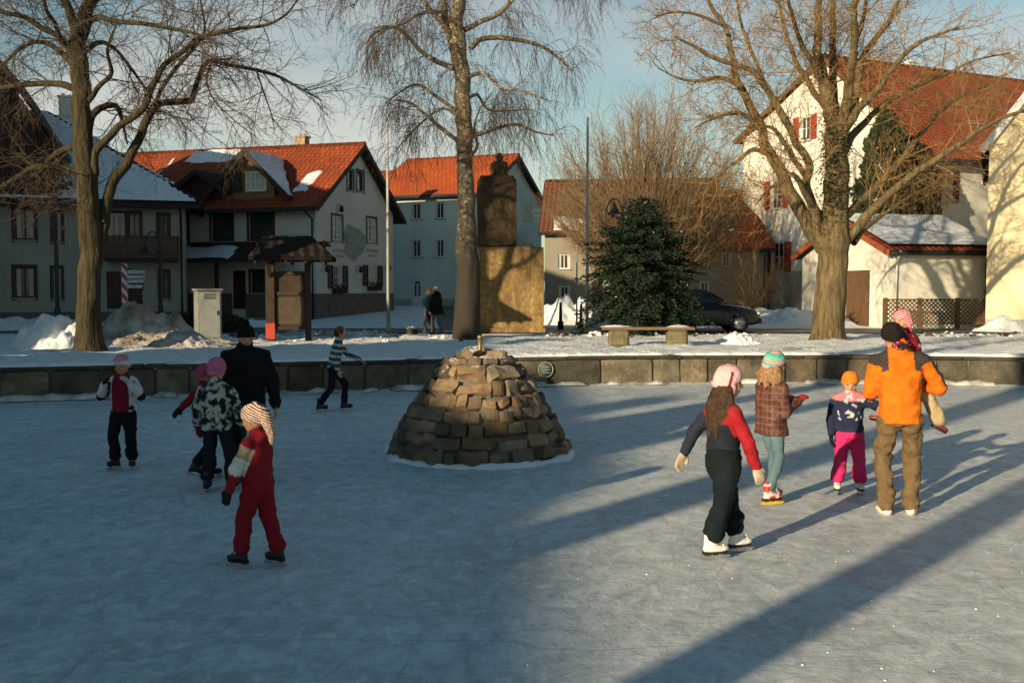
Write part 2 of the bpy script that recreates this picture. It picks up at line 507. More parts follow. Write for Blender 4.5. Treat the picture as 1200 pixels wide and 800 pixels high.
base = mixc(nt, ramp(nt, spk, [(.70, 0.0), (.74, .8)]), base, (.88, .89, .87))
nt.links.new(base, b.inputs['Base Color'])
nt.links.new(ramp(nt, mid, [(.35, .38), (.6, .62)]), b.inputs['Roughness'])
b.inputs['Specular IOR Level'].default_value = .35
h = N(nt, 'ShaderNodeMath', operation='ADD'); nt.links.new(mid, h.inputs[0])
h1 = N(nt, 'ShaderNodeMath', operation='MULTIPLY'); nt.links.new(fine, h1.inputs[0]); h1.inputs[1].default_value = .35
nt.links.new(h1.outputs[0], h.inputs[1])
h2 = N(nt, 'ShaderNodeMath', operation='MULTIPLY'); nt.links.new(acc, h2.inputs[0]); h2.inputs[1].default_value = .14
h3 = N(nt, 'ShaderNodeMath', operation='ADD'); nt.links.new(h.outputs[0], h3.inputs[0]); nt.links.new(h2.outputs[0], h3.inputs[1])
h4 = N(nt, 'ShaderNodeMath', operation='MULTIPLY_ADD'); nt.links.new(frost, h4.inputs[0]); h4.inputs[1].default_value = 1.2; nt.links.new(h3.outputs[0], h4.inputs[2])
bump(nt, b, h4.outputs[0], .8, .016)
tag(link('ice', me, m, None, True), kind='structure')

# snow crumbs scraped up on the ice
mb = MB(); r_ = random.Random(3)
for i in range(170):
    u = r_.uniform(150, 1250); v = 400 + 420 * r_.random() ** .8
    p = G(u, max(v, 470))
    s_ = r_.uniform(.003, .008)
    mb.sphere((p.x, p.y, s_ * .3), (s_ * r_.uniform(.8, 1.8), s_, s_ * .6), 6, 4)
tag(mb.build('snow_crumbs', M['snow']), 'loose crumbs of snow scraped up on the ice', 'snow crumbs', kind='stuff')

# ------------------------------------------------------------------ rink wall
def stone_mat(name, c1, c2, c3):
    m, nt, b = _mat(name)
    vec = coords(nt, 'Object')
    a = nt.nodes.new('ShaderNodeVertexColor'); a.layer_name = 'Col'
    n1 = nz(nt, vec, 2.2, 6, .65); n2 = nz(nt, vec, 14, 5, .7)
    base = ramp(nt, n1, [(.32, c2), (.55, c1), (.75, c3)])
    base = mixc(nt, 1.0, base, a.outputs['Color'], 'MULTIPLY')
    base = mixc(nt, ramp(nt, n2, [(.45, 0.0), (.75, .5)]), base, tuple(x * .45 for x in c2))
    nt.links.new(base, b.inputs['Base Color']); b.inputs['Roughness'].default_value = .9
    bump(nt, b, n2, .8, .02)
    return m
def add_snow(m, z0, z1, nth=.55):
    nt = m.node_tree; b = [n for n in nt.nodes if n.type == 'BSDF_PRINCIPLED'][0]
    src = b.inputs['Base Color'].links[0].from_socket
    g = nt.nodes.new('ShaderNodeNewGeometry'); sx = nt.nodes.new('ShaderNodeSeparateXYZ'); nt.links.new(g.outputs['Normal'], sx.inputs[0])
    vec = coords(nt, 'Object'); sp = nt.nodes.new('ShaderNodeSeparateXYZ'); nt.links.new(vec, sp.inputs[0])
    a = ramp(nt, sx.outputs['Z'], [(nth, 0.0), (nth + .12, 1.0)])
    h = N(nt, 'ShaderNodeMapRange'); h.inputs['From Min'].default_value = z0; h.inputs['From Max'].default_value = z1; nt.links.new(sp.outputs['Z'], h.inputs[0])
    n = ramp(nt, nz(nt, vec, 3.5, 4), [(.44, 0.0), (.52, 1.0)])
    m1 = N(nt, 'ShaderNodeMath', operation='MULTIPLY'); nt.links.new(a, m1.inputs[0]); nt.links.new(h.outputs[0], m1.inputs[1])
    m2 = N(nt, 'ShaderNodeMath', operation='MULTIPLY'); nt.links.new(m1.outputs[0], m2.inputs[0]); nt.links.new(n, m2.inputs[1])
    nt.links.new(mixc(nt, m2.outputs[0], src, (.80, .82, .84)), b.inputs['Base Color'])
def paint(me, fn):
    ca = me.color_attributes.new('Col', 'FLOAT_COLOR', 'POINT')
    for i, v_ in enumerate(me.vertices):
        ca.data[i].color = c4(fn(v_.co, v_.normal, i))
M['wall_stone'] = stone_mat('rink_wall_stone', (.15, .125, .08), (.055, .048, .034), (.24, .19, .12))
wall = empty('retaining_wall', (0, 0, 0), 0, 'long curved wall of squared stone blocks around the ice rink', 'wall')
def rough_stone(mb, c, d, rz, seed):
    bm = bmesh.new(); bmesh.ops.create_cube(bm, size=1)
    bmesh.ops.subdivide_edges(bm, edges=bm.edges[:], cuts=5, use_grid_fill=True)
    T = Matrix.Translation(V(c)) @ Matrix.Rotation(rz, 4, 'Z'); bm.verts.index_update(); vs = []
    for q in bm.verts:
        p = q.co * 2; l = (abs(p.x) ** 14 + abs(p.y) ** 14 + abs(p.z) ** 14) ** (1 / 14)
        p = p / l / 2; p = V((p.x * d[0], p.y * d[1], p.z * d[2]))
        p.y += .028 * noise.noise(V((p.x * 4, p.z * 5, seed))) + .014 * noise.noise(V((p.x * 12, p.z * 12, seed)))
        p.x += .02 * noise.noise(V((p.z * 4, seed, 3))) * abs(q.co.x) * 2
        vs.append(T @ p)
    mb.add(vs, [[q.index for q in f.verts] for f in bm.faces]); bm.free()
mb = MB(); cols = []; s = 0; r_ = random.Random(11)
while s < L_ - .4:
    wd = r_.uniform(.55, 1.2)
    if s + wd > L_: wd = L_ - s
    p = loop_at(s + wd / 2); n_ = loop_n(s + wd / 2) * SGN
    a0 = loop_at(s + .012); a1 = loop_at(s + wd - .012)
    t = (a1 - a0)
    rz = math.atan2(t.y, t.x)
    c0 = (a0 + a1) / 2 + n_ * (.16 + r_.uniform(-.012, .012))
    k0 = len(mb.v)
    rough_stone(mb, (c0.x, c0.y, .26), (t.length, .34, .60), rz, s)
    tone = r_.uniform(.5, 1.25); hue = r_.uniform(-.08, .08)
    cols += [(tone * (1 + hue), tone, tone * (1 - hue))] * (len(mb.v) - k0)
    s += wd
me = mb.mesh('stone_blocks'); paint(me, lambda co, nn, i: cols[i])
link('stone_blocks', me, M['wall_stone'], wall)
# mortar behind the joints
mb = MB(); q = []
for z in (0.0, .545):
    for i in range(NL): q.append((LP[i] + LN[i] * .06).to_3d() + V((0, 0, z)))
mb.add(q, [(i, (i + 1) % NL, NL + (i + 1) % NL, NL + i) for i in range(NL)])
mb.build('mortar', M['dark_plinth'], wall)
mb = MB(); cols = []; s = 0
while s < L_ - .3:
    wd = min(r_.uniform(1.0, 1.5), L_ - s)
    a0 = loop_at(s + .008); a1 = loop_at(s + wd - .008); t = a1 - a0
    n_ = loop_n(s + wd / 2) * SGN; c0 = (a0 + a1) / 2 + n_ * .17
    k0 = len(mb.v)
    mb.box((c0.x, c0.y, .595 + r_.uniform(-.006, .006)), (t.length, .44, .07), math.atan2(t.y, t.x), bev=.015)
    tone = r_.uniform(.28, .5); cols += [(tone, tone, tone)] * (len(mb.v) - k0)
    s += wd
me = mb.mesh('coping'); paint(me, lambda co, nn, i: cols[i]); link('coping', me, M['wall_stone'], wall)
# snow lying on the coping, broken here and there
def snow_ridge(mb, s0, s1, off, width, z0, h, seed, thr=-.15):
    n = int((s1 - s0) / .09); A = 6
    prev = None; rr = []
    for i in range(n + 1):
        s = s0 + (s1 - s0) * i / n
        p = loop_at(s); nn = loop_n(s) * SGN
        k = noise.noise(V((s * .55, seed, 0))) + .5 * noise.noise(V((s * 2.3, seed, 4)))
        a = sm(thr, thr + .35, k)
        if a < .05: prev = None; continue
        wv_ = width * (.55 + .45 * a) * (1 + .25 * noise.noise(V((s * 4, seed, 9))))
        hh = h * a * (1 + .5 * noise.noise(V((s * 5, seed, 2))))
        ring = []
        o2 = off + .05 * noise.noise(V((s * 1.3, seed, 6)))
        for j in range(A + 1):
            th = math.pi * j / A
            ring.append((p + nn * (o2 - math.cos(th) * wv_ / 2)).to_3d() + V((0, 0, z0 + math.sin(th) ** .7 * hh)))
        if prev:
            mb.add(prev + ring, [(j, j + 1, A + 2 + j, A + 1 + j) for j in range(A)], smooth=True)
        prev = ring
mb = MB(); snow_ridge(mb, 0, L_, .20, .36, .628, .07, 1.0, -.42); mb.build('coping_snow', M['snow'], wall)
mb = MB(); snow_ridge(mb, 0, L_, -.10, .34, .03, .10, 5.0, -.22)
tag(mb.build('snow_heaped_against_wall', M['dirty_snow']), 'thin rim of swept snow at the foot of the rink wall', 'snow', kind='stuff')
# round drain cover on the wall
pc = plane_hit(639, 439, V((.7, 21.5, 0)), V((-.2, -1, 0)))
s_best = min((( (loop_at(L_ * i / 2000) - V((pc.x, pc.y))).length), L_ * i / 2000) for i in range(2000))[1]
pp = loop_at(s_best); nn = loop_n(s_best) * SGN
dr = empty('drain_cover', (pp.x - nn.x * .03, pp.y - nn.y * .03, .36), math.atan2(-nn.x, nn.y), 'small round metal outlet cover set in the dark part of the rink wall', 'drain cover')
mb = MB(); mb.tube([(0, 0, 0), (0, -.02, 0)], .14, 24); mb.build('disc', surf('verdigris', (.13, .17, .14), (.06, .08, .065), 14, .7, .4), dr)
mb = MB()
for k in range(24):
    a = k * math.pi / 12; a2 = a + math.pi / 12
    mb.tube([(.16 * math.cos(a), -.02, .16 * math.sin(a)), (.16 * math.cos(a2), -.02, .16 * math.sin(a2))], .014, 6)
for k in range(3): mb.box((0, -.028, -.06 + .06 * k), (.18, .012, .016))
mb.build('rim', M['concrete'], dr)

# ------------------------------------------------------------------ road and paved strips
def strip(name, pts0, pts1, z, mat, sub=30):
    mb = MB(); q = []
    for a in (pts0, pts1):
        for i in range(sub + 1):
            t = i / sub * (len(a) - 1); k = min(int(t), len(a) - 2); f = t - k
            x = a[k][0] + (a[k + 1][0] - a[k][0]) * f; y = a[k][1] + (a[k + 1][1] - a[k][1]) * f
            q.append((x, y, max(gh(x, y), GZ) + z))
    mb.add(q, [(i, i + 1, sub + 2 + i, sub + 1 + i) for i in range(sub)])
    return tag(mb.build(name, mat), kind='structure')
m, nt, b = _mat('slushy_road')
vec = coords(nt, 'World', (.35, 1, 1)); n1 = nz(nt, vec, 1.4, 6, .65); n2 = nz(nt, coords(nt, 'World'), 20, 4)
c = ramp(nt, n1, [(.44, (.055, .047, .038)), (.58, (.10, .085, .065)), (.66, (.50, .50, .50))])
nt.links.new(c, b.inputs['Base Color']); b.inputs['Roughness'].default_value = .55; bump(nt, b, n2, .5, .01)
road_m = m
strip('road', [(-60, 32.0), (-8, 33.2), (8, 33.2), (45, 31.6)], [(-60, 37.0), (-8, 37.3), (8, 37.3), (45, 36.0)], .03, road_m, 90)
strip('side_street', [(-2.5, 37.3), (-4.6, 60), (-8, 110)], [(4.5, 37.3), (2.6, 56), (-2, 110)], .034, road_m, 40)
strip('forecourt', [(-16, 37.0), (-8, 37.3)], [(-16, 48), (-9.5, 47.8)], .012, road_m, 12)

# ------------------------------------------------------------------ snow piles
def pile(name, label, c, sx, sy, h, seed, mat, rz=0.0, rough=1.0, n=46):
    mb = MB(); q = []; f = []
    base_min = 1e9
    for j in range(n + 1):
        for i in range(n + 1):
            x = (i / n * 2 - 1); y = (j / n * 2 - 1)
            # square to disc
            rr = max(abs(x), abs(y)); a = math.atan2(y, x)
            X = rr * math.cos(a); Y = rr * math.sin(a)
            e = 1 + .18 * noise.noise(V((math.cos(a) * 1.3, math.sin(a) * 1.3, seed)))
            k = (1 - rr ** 1.7)
            lx, ly = X * sx * e, Y * sy * e
            hz = h * k * (.75 + .5 * noise.noise(V((lx * 1.1, ly * 1.1, seed))) + .35 * rough * noise.noise(V((lx * 3.1, ly * 3.1, seed + 3))) )
            hz += k ** .3 * rough * (.07 * noise.noise(V((lx * 8, ly * 8, seed))) + .05 * noise.noise(V((lx * 15, ly * 15, seed))))
            wx = c[0] + lx * math.cos(rz) - ly * math.sin(rz); wy = c[1] + lx * math.sin(rz) + ly * math.cos(rz)
            q.append((lx, ly, gh(wx, wy) - .06 * (1 - k) - .02 + max(hz, -.02) - c[2]))
            if i < n and j < n: f.append((j * (n + 1) + i, j * (n + 1) + i + 1, (j + 1) * (n + 1) + i + 1, (j + 1) * (n + 1) + i))
    mb.add(q, f, smooth=True)
    o = mb.build(name, mat); o.location = c; o.rotation_euler = (0, 0, rz)
    return tag(o, label, 'snow pile')
def at(u, Y, z=GZ):
    p = P(u, 340, Y); return (p.x, p.y, z)
M['gravel_snow'] = surf('gravelly_snow', (.62, .60, .56), (.13, .095, .06), 1.6, .9, 1.0, .06, 12)
pile('snow_pile', 'bright ploughed snow heap left against the tree with the curved limbs', at(68, 24.6), 1.15, .9, .95, 1, M['snow'])
pile('snow_pile', 'brown mound of gravel and snow under the striped signpost', at(165, 27.5), 1.7, 1.1, 1.15, 2, M['gravel_snow'])
pile('snow_pile', 'low lumpy bank of snow and earth in front of the grey cabinet', at(195, 25.2), 2.1, .8, .42, 3, M['gravel_snow'], n=60)
pile('snow_pile', 'long blue shaded snow bank before the leftmost house', at(20, 36.0), 5.2, 1.3, .55, 4, M['snow'], .1)
pile('snow_pile', 'shaded snow bank in front of the mural house', at(285, 39.5), 3.4, 1.3, .34, 5, M['snow'])
pile('snow_pile', 'sunlit snow heap behind the bollards beside the sandstone monument', at(668, 41.5), 2.0, 1.2, 1.30, 6, M['snow'])
pile('snow_pile', 'lower snow heap between the bollards and the fir', at(707, 39.5), 1.2, .9, .75, 16, M['snow'])
pile('snow_pile', 'pointed white snow heap in front of the dark car', at(868, 26.4), .75, .5, .36, 7, M['snow'])
pile('snow_pile', 'long sunlit snow bank below the big white gabled house', at(935, 40.6), 2.6, 1.6, .55, 8, M['snow'])
pile('snow_pile', 'snow bank against the yellow house wall at right', at(1185, 34.6), 1.7, .9, .62, 9, M['snow'], .2)
pile('snow_pile', 'broken snow ridge behind the notice board', at(400, 30.5), 3.0, .6, .22, 10, M['dirty_snow'], 0, 1.6)
# broken clods along the kerb
mb = MB(); r_ = random.Random(5)
for i in range(620):
    u = r_.choice([r_.uniform(110, 560), r_.uniform(110, 330), r_.uniform(1060, 1250), r_.uniform(640, 900)])
    Y = r_.gauss(29.2, 1.4) if u < 600 else r_.gauss(31.3, .5)
    if Y > 32.5 or Y < 24: continue
    p = P(u, 340, Y); s_ = .015 + .075 * r_.random() ** 2.2
    Mr = Matrix.Rotation(r_.random() * 6, 3, 'Z') @ Matrix.Rotation(r_.random(), 3, 'X')
    k0 = len(mb.v)
    mb.sphere((p.x, p.y, gh(p.x, p.y) + s_ * .15), (s_ * r_.uniform(.8, 2.0), s_, s_ * r_.uniform(.4, .8)), 7, 5, Mr, mi=0 if r_.random() < .62 else 1)
    for q_ in range(k0, len(mb.v)): v_ = V(mb.v[q_]); mb.v[q_] = tuple(v_ + V((noise.noise(v_ * 14), noise.noise(v_ * 14 + V((5, 0, 0))), noise.noise(v_ * 14 + V((0, 5, 0))))) * s_ * .8)
    for q_ in range(-35, 0): mb.sm[q_] = False
tag(mb.build('snow_clods', [M['snow'], surf('frozen_earth', (.12, .085, .05), (.05, .035, .022), 6, .95)]), 'broken clods of snow and earth along the kerb', 'snow clods', kind='stuff')
# ------------------------------------------------------------------ houses
class House:
    def __init__(s, name, label, cat, corner, xdir, L, W, zb, zef, zeb, zr, yr=None, group=None):
        """corner: front-left ground corner; xdir: direction of the ridge; heights are world heights"""
        a = math.atan2(xdir[1], xdir[0])
        s.root = empty(name, (corner[0], corner[1], zb), a, label, cat, group)
        s.L, s.W, s.zb = L, W, zb
        s.ef, s.eb, s.r = zef - zb, zeb - zb, zr - zb
        s.yr = W / 2 if yr is None else yr
        s.o = V((corner[0], corner[1], zb)); s.R = Matrix.Rotation(a, 3, 'Z')
        s.holes = {k: [] for k in ('front', 'back', 'left', 'right')}
    def frame(s, f):
        return {'front': (V((0, 0, 0)), V((1, 0, 0)), V((0, -1, 0))), 'right': (V((s.L, 0, 0)), V((0, 1, 0)), V((1, 0, 0))),
                'back': (V((s.L, s.W, 0)), V((-1, 0, 0)), V((0, 1, 0))), 'left': (V((0, s.W, 0)), V((0, -1, 0)), V((-1, 0, 0)))}[f]
    def px(s, f, u, v):
        O, D, Nn = s.frame(f)
        h = plane_hit(u, v, s.o + s.R @ O, s.R @ Nn)
        l = s.R.transposed() @ (h - s.o) - O
        return l.dot(D), l.z
    def rect(s, f, u0, v0, u1, v1):
        uc, vc = (u0 + u1) / 2, (v0 + v1) / 2
        return s.px(f, u0, vc)[0], s.px(f, u1, vc)[0], s.px(f, uc, v1)[1], s.px(f, uc, v0)[1]
    def pt(s, f, a, z, d=0.0):
        O, D, Nn = s.frame(f)
        return O + D * a + V((0, 0, z)) + Nn * d
    def fM(s, f):
        O, D, Nn = s.frame(f)
        return Matrix((D, -Nn, V((0, 0, 1)))).transposed()
    def window(s, f, r, frame='white_paint', nx=2, ny=2, curtain=0, shutter=None, sill=True, surround=None, door=False, name='window', pane='glass', box=False):
        a0, a1, z0, z1 = r
        s.holes[f].append(r)
        Mf = s.fM(f); w_ = a1 - a0; h_ = z1 - z0; ca = (a0 + a1) / 2; cz = (z0 + z1) / 2
        t = min(.07, w_ * .09)
        mb = MB()
        def bx(a, z, w, h, d, dep=.05): mb.box(s.pt(f, a, z, d), (w, dep, h), M=Mf)
        D = -.10
        bx(ca, z0 + t / 2, w_, t, D); bx(ca, z1 - t / 2, w_, t, D)
        bx(a0 + t / 2, cz, t, h_ - 2 * t - .002, D); bx(a1 - t / 2, cz, t, h_ - 2 * t - .002, D)
        for k in range(1, nx): bx(a0 + w_ * k / nx, cz, t * .8, h_ - 2 * t - .004, D, .044)
        for k in range(1, ny): bx(ca, z0 + h_ * k / ny, w_ - 2 * t - .004, t * .45, D, .036)
        wo = mb.build(name, M[frame], s.root)
        mb = MB(); mb.box(s.pt(f, ca, cz, -.112), (w_ - .02, .012, h_ - .02), M=Mf)
        mb.build('pane', M[pane], wo)
        if curtain:
            mb = MB()
            k = 15; hh = h_ * (1 if curtain > 0 else .5)
            cw = w_ * min(1, abs(curtain))
            for side in ((-1, 1) if abs(curtain) < 1 else (0,)):
                c_ = ca if side == 0 else ca + side * (w_ - cw / 2) / 2
                ww = cw if side == 0 else cw / 2
                q = []
                for zz in (z1 - hh, z1):
                    for i in range(k + 1): q.append(s.pt(f, c_ - ww / 2 + ww * i / k, zz, -.098 + .003 * (i % 2)))
                mb.add(q, [(i, i + 1, k + 2 + i, k + 1 + i) for i in range(k)])
            # hangs just behind the panes, in front of the dark room
            mb.build('curtain', M['curtain'], wo)
        if sill:
            mb = MB(); mb.box(s.pt(f, ca, z0 - .03, .03), (w_ + .16, .12, .05), M=Mf, bev=.008); mb.build('sill', M['plinth'], wo)
        if surround:
            mb = MB(); q = .11
            mb.box(s.pt(f, a0 - q / 2, cz, .012), (q, .03, h_ + 2 * q), M=Mf); mb.box(s.pt(f, a1 + q / 2, cz, .012), (q, .03, h_ + 2 * q), M=Mf)
            mb.box(s.pt(f, ca, z1 + q / 2, .012), (w_, .028, q), M=Mf)
            mb.build('surround', M[surround], wo)
        if shutter:
            sw = w_ * .52
            for side in (-1, 1):
                mb = MB(); c_ = ca + side * (w_ / 2 + sw / 2 + .03)
                for e in (-1, 1): mb.box(s.pt(f, c_ + e * (sw / 2 - .03), cz, .035), (.06, .04, h_), M=Mf)
                for zz in (z0 + .04, cz, z1 - .04): mb.box(s.pt(f, c_, zz, .035), (sw - .122, .036, .08), M=Mf)
                nsl = max(6, int(h_ / .075))
                for k in range(nsl):
                    zz = z0 + .06 + (h_ - .12) * (k + .5) / nsl
                    mb.box(s.pt(f, c_, zz, .03), (sw - .124, .012, .055), M=Mf @ Matrix.Rotation(R(28), 3, 'X'))
                mb.build('shutter', M[shutter], s.root)
        if box:
            fb = MB(); fb.box(s.pt(f, ca, z0 - .12, .14), (w_ + .25, .22, .22), M=Mf, bev=.015)
            bo = fb.build('flower_box', M['dark_wood'], s.root)
            fb = MB(); r_ = random.Random(int(ca * 100))
            for k in range(240):
                c_ = s.pt(f, ca + r_.uniform(-.5, .5) * (w_ + .3), z0 - .03 + r_.uniform(-.18, .22), .16 + r_.uniform(-.1, .14))
                leafquad(fb, c_, r_.uniform(.03, .06), r_)
            fb.build('plants', M['ivy'], bo)
        return wo
    def door(s, f, r, mat='white_paint', glazed=True, panels=True):
        a0, a1, z0, z1 = r; s.holes[f].append(r); Mf = s.fM(f); w_ = a1 - a0; h_ = z1 - z0; ca = (a0 + a1) / 2; cz = (z0 + z1) / 2
        mb = MB(); mb.box(s.pt(f, ca, cz, -.12), (w_, .05, h_), M=Mf)
        if panels:
            for e in (-1, 1):
                mb.box(s.pt(f, ca + e * w_ * .22, z0 + h_ * .2, -.088), (w_ * .3, .02, h_ * .22), M=Mf, bev=.006)
        do = mb.build('door', M[mat], s.root)
        if glazed:
            mb = MB()
            for e in (-1, 1): mb.box(s.pt(f, ca + e * w_ * .16, cz + h_ * .06, -.088), (w_ * .16, .02, h_ * .42), M=Mf)
            q = [s.pt(f, ca, z1 - h_ * .2, -.085)] + [s.pt(f, ca + w_ * .28 * math.cos(math.pi * k / 10), z1 - h_ * .2 + w_ * .2 * math.sin(math.pi * k / 10), -.085) for k in range(11)]
            mb.add(q, [(0, k + 1, k + 2) for k in range(10)])
            mb.build('pane', M['glass'], do)
        mb = MB(); mb.tube([s.pt(f, a1 - .1, z0 + 1.02, -.09), s.pt(f, a1 - .1, z0 + 1.02, -.03), s.pt(f, a1 - .22, z0 + 1.02, -.03)], .014, 6)
        mb.build('handle', M['metal'], do)
        return do
    def walls(s, mat, plinth=None, plinth_h=0, hip=(0, 0), name='wall'):
        mb = MB()
        for f in ('front', 'right', 'back', 'left'):
            O, D, Nn = s.frame(f); fl = s.L if f in ('front', 'back') else s.W
            if f == 'front': outer = [(0, 0), (fl, 0), (fl, s.ef), (0, s.ef)]
            elif f == 'back': outer = [(0, 0), (fl, 0), (fl, s.eb), (0, s.eb)]
            elif f == 'right': outer = [(0, 0), (fl, 0), (fl, s.eb)] + ([] if hip[1] else [(s.yr, s.r)]) + [(0, s.ef)]
            else: outer = [(0, 0), (fl, 0), (fl, s.ef)] + ([] if hip[0] else [(fl - s.yr, s.r)]) + [(0, s.eb)]
            loops = [[V((a, z, 0)) for a, z in outer]]
            for (a0, a1, z0, z1) in s.holes[f]:
                z0 = max(z0, .01)
                loops.append([V((a0, z0, 0)), V((a0, z1, 0)), V((a1, z1, 0)), V((a1, z0, 0))])
            flat = [q for l in loops for q in l]
            tris = tessellate_polygon(loops)
            vs = [s.pt(f, q.x, q.y) for q in flat]
            fs = []
            for t in tris:
                nn = (vs[t[1]] - vs[t[0]]).cross(vs[t[2]] - vs[t[0]])
                fs.append(tuple(t) if nn.dot(Nn) > 0 else (t[0], t[2], t[1]))
            mb.add(vs, fs)
            for (a0, a1, z0, z1) in s.holes[f]:
                q = [(a0, z0), (a1, z0), (a1, z1), (a0, z1)]
                for k in range(4):
                    A, B = q[k], q[(k + 1) % 4]
                    mb.add([s.pt(f, *A), s.pt(f, *B), s.pt(f, B[0], B[1], -.18), s.pt(f, A[0], A[1], -.18)], [(0, 1, 2, 3)])
        wo = mb.build(name, M[mat], s.root)
        if plinth:
            mb = MB(); e = .03
            for f in ('front', 'right', 'left'):
                fl = s.L if f in ('front', 'back') else s.W
                seg = [0]; hs = sorted([(h[0], h[1]) for h in s.holes[f] if h[2] < plinth_h])
                x = -e if f == 'front' else 0
                for h in hs + [(fl + (e if f == 'front' else 0), None)]:
                    if h[0] - x > .02: mb.box(s.pt(f, (x + h[0]) / 2, plinth_h / 2 - .2, e / 2 + .001), (h[0] - x, e, plinth_h + .4), M=s.fM(f))
                    x = h[1]
            mb.build('plinth', M[plinth], s.root)
        return wo
    def roof(s, mat, ov=.5, vg=.35, thick=.16, hip=(0, 0), verge='dark_wood', name='roof', soffit='dark_wood', gutter=True):
        """two slopes as slabs with tiled tops; hip = how far each ridge end is set in"""
        s.ov, s.vg = ov, vg
        kf = (s.r - s.ef) / s.yr; kb = (s.r - s.eb) / (s.W - s.yr)
        lift = .06
        x0, x1 = -vg, s.L + vg
        rx0, rx1 = x0 + (hip[0] + vg if hip[0] else 0), x1 - (hip[1] + vg if hip[1] else 0)
        rz = s.r + lift
        zf = s.ef - ov * kf + lift; zk = s.eb - ov * kb + lift
        A, B = V((x0, -ov, zf)), V((x1, -ov, zf)); C, D = V((rx1, s.yr, rz)), V((rx0, s.yr, rz))
        E, F = V((x0, s.W + ov, zk)), V((x1, s.W + ov, zk))
        th = V((0, 0, thick))
        mb = MB()
        def slab(q, uvs):
            n = len(q)
            mb.add([p + th for p in q], [tuple(range(n))], [uvs])
            mb.add(q, [tuple(range(n - 1, -1, -1))], mi=1)
            for i in range(n):
                j = (i + 1) % n
                mb.add([q[i], q[j], q[j] + th, q[i] + th], [(0, 1, 2, 3)], mi=1)
        lf = math.hypot(s.yr + ov, rz - zf); lb = math.hypot(s.W - s.yr + ov, rz - zk)
        slab([A, B, C, D], [(x0, 0), (x1, 0), (rx1, lf), (rx0, lf)])
        slab([F, E, D, C], [(x1, 0), (x0, 0), (rx0, lb), (rx1, lb)])
        if hip[1]: slab([B, F, C], [(0, 0), (s.W + 2 * ov, 0), (s.yr + ov, hip[1] * 1.3)])
        if hip[0]: slab([E, A, D], [(0, 0), (s.W + 2 * ov, 0), (s.yr + ov, hip[0] * 1.3)])
        ro = mb.build(name, [M[mat], M[soffit]], s.root)
        s.roofo = ro
        # ridge tiles
        mb = MB(); n = int((rx1 - rx0) / .4)
        for i in range(n):
            a = rx0 + (rx1 - rx0) * i / n; b_ = rx0 + (rx1 - rx0) * (i + 1.06) / n
            mb.tube([(a, s.yr, rz + thick - .02), (b_, s.yr, rz + thick)], [.125, .11], 8)
        def hipline(P0, P1):
            d_ = P1 - P0; n2 = int(d_.length / .4)
            for i in range(n2): mb.tube([P0 + d_ * (i / n2) + th, P0 + d_ * ((i + 1.05) / n2) + th], [.12, .10], 8)
        if hip[1]: hipline(B, C); hipline(F, C)
        if hip[0]: hipline(A, D); hipline(E, D)
        mb.build('ridge_tiles', M[mat], ro)
        if verge:
            for xx, h_ in ((x0 - .02, hip[0]), (x1 + .02, hip[1])):
                if h_: continue
                for (pa, pb) in (((xx, -ov, zf), (xx, s.yr, rz)), ((xx, s.W + ov, zk), (xx, s.yr, rz))):
                    mb = MB(); mb.bar(V(pa) + V((0, 0, .03)), V(pb) + V((0, 0, .03)), .035, .24)
                    mb.build('verge_board', M[verge], s.root)
        if gutter:
            mb = MB(); mb.tube([(x0, -ov - .06, zf + .02), (x1, -ov - .06, zf + .02)], .065, 8)
            mb.tube([(s.L - .15, -ov - .06, zf), (s.L - .15, -.09, zf - .35), (s.L - .15, -.09, .1)], .045, 8)
            mb.build('gutter', M['dark_metal'], s.root)
        s.kf, s.zf, s.rz, s.thick = kf, zf, rz, thick
        s.vec = (x0, x1, rx0, rx1)
        return ro
    def on_front(s, x, t, lift=0.0):
        """point on the front slope: x along, t = 0 at the eave .. 1 at the ridge"""
        y = -s.ov + t * (s.yr + s.ov)
        return V((x, y, s.zf + (s.rz - s.zf) * t + s.thick + lift))
    def snow_front(s, x0, x1, t0, t1, seed, cover=.2, h=.09, res=.16, edge=.35, name='roof_snow', mat='snow', tri=None):
        """a patch of snow on the front slope with a ragged edge"""
        nx = max(3, int((x1 - x0) / res)); ln = math.hypot(s.yr + s.ov, s.rz - s.zf) * (t1 - t0); ny = max(3, int(ln / res))
        mb = MB(); q = []; idx = {}
        for j in range(ny + 1):
            for i in range(nx + 1):
                x = x0 + (x1 - x0) * i / nx; t = t0 + (t1 - t0) * j / ny
                k = noise.noise(V((x * .6, t * 5 + seed, seed))) + .6 * noise.noise(V((x * 1.9, t * 14, seed + 5)))
                dx = min(x - x0, x1 - x) ; dt = min(t - t0, t1 - t) / (t1 - t0) * ln
                k2 = min(dx, dt) / edge + k * .9 - (1 - cover)
                if tri and not tri(x, t): k2 = -1
                hh = h * sm(-.05, .6, k2)
                q.append((s.on_front(x, t, hh - .02 if k2 < 0 else hh + .012)))
                idx[(i, j)] = k2
        fs = []
        for j in range(ny):
            for i in range(nx):
                if max(idx[(i, j)], idx[(i + 1, j)], idx[(i, j + 1)], idx[(i + 1, j + 1)]) > 0:
                    fs.append((j * (nx + 1) + i, j * (nx + 1) + i + 1, (j + 1) * (nx + 1) + i + 1, (j + 1) * (nx + 1) + i))
        mb.add(q, fs, smooth=True)
        return mb.build(name, M[mat], s.roofo)
    def roof_px(s, u, v):
        """pixel -> (x, t) on the front slope"""
        n = V((0, -(s.rz - s.zf), s.yr + s.ov)).normalized()
        o = s.on_front(0, 0)
        h = plane_hit(u, v, s.o + s.R @ o, s.R @ n)
        l = s.R.transposed() @ (h - s.o)
        return l.x, (l.y + s.ov) / (s.yr + s.ov)
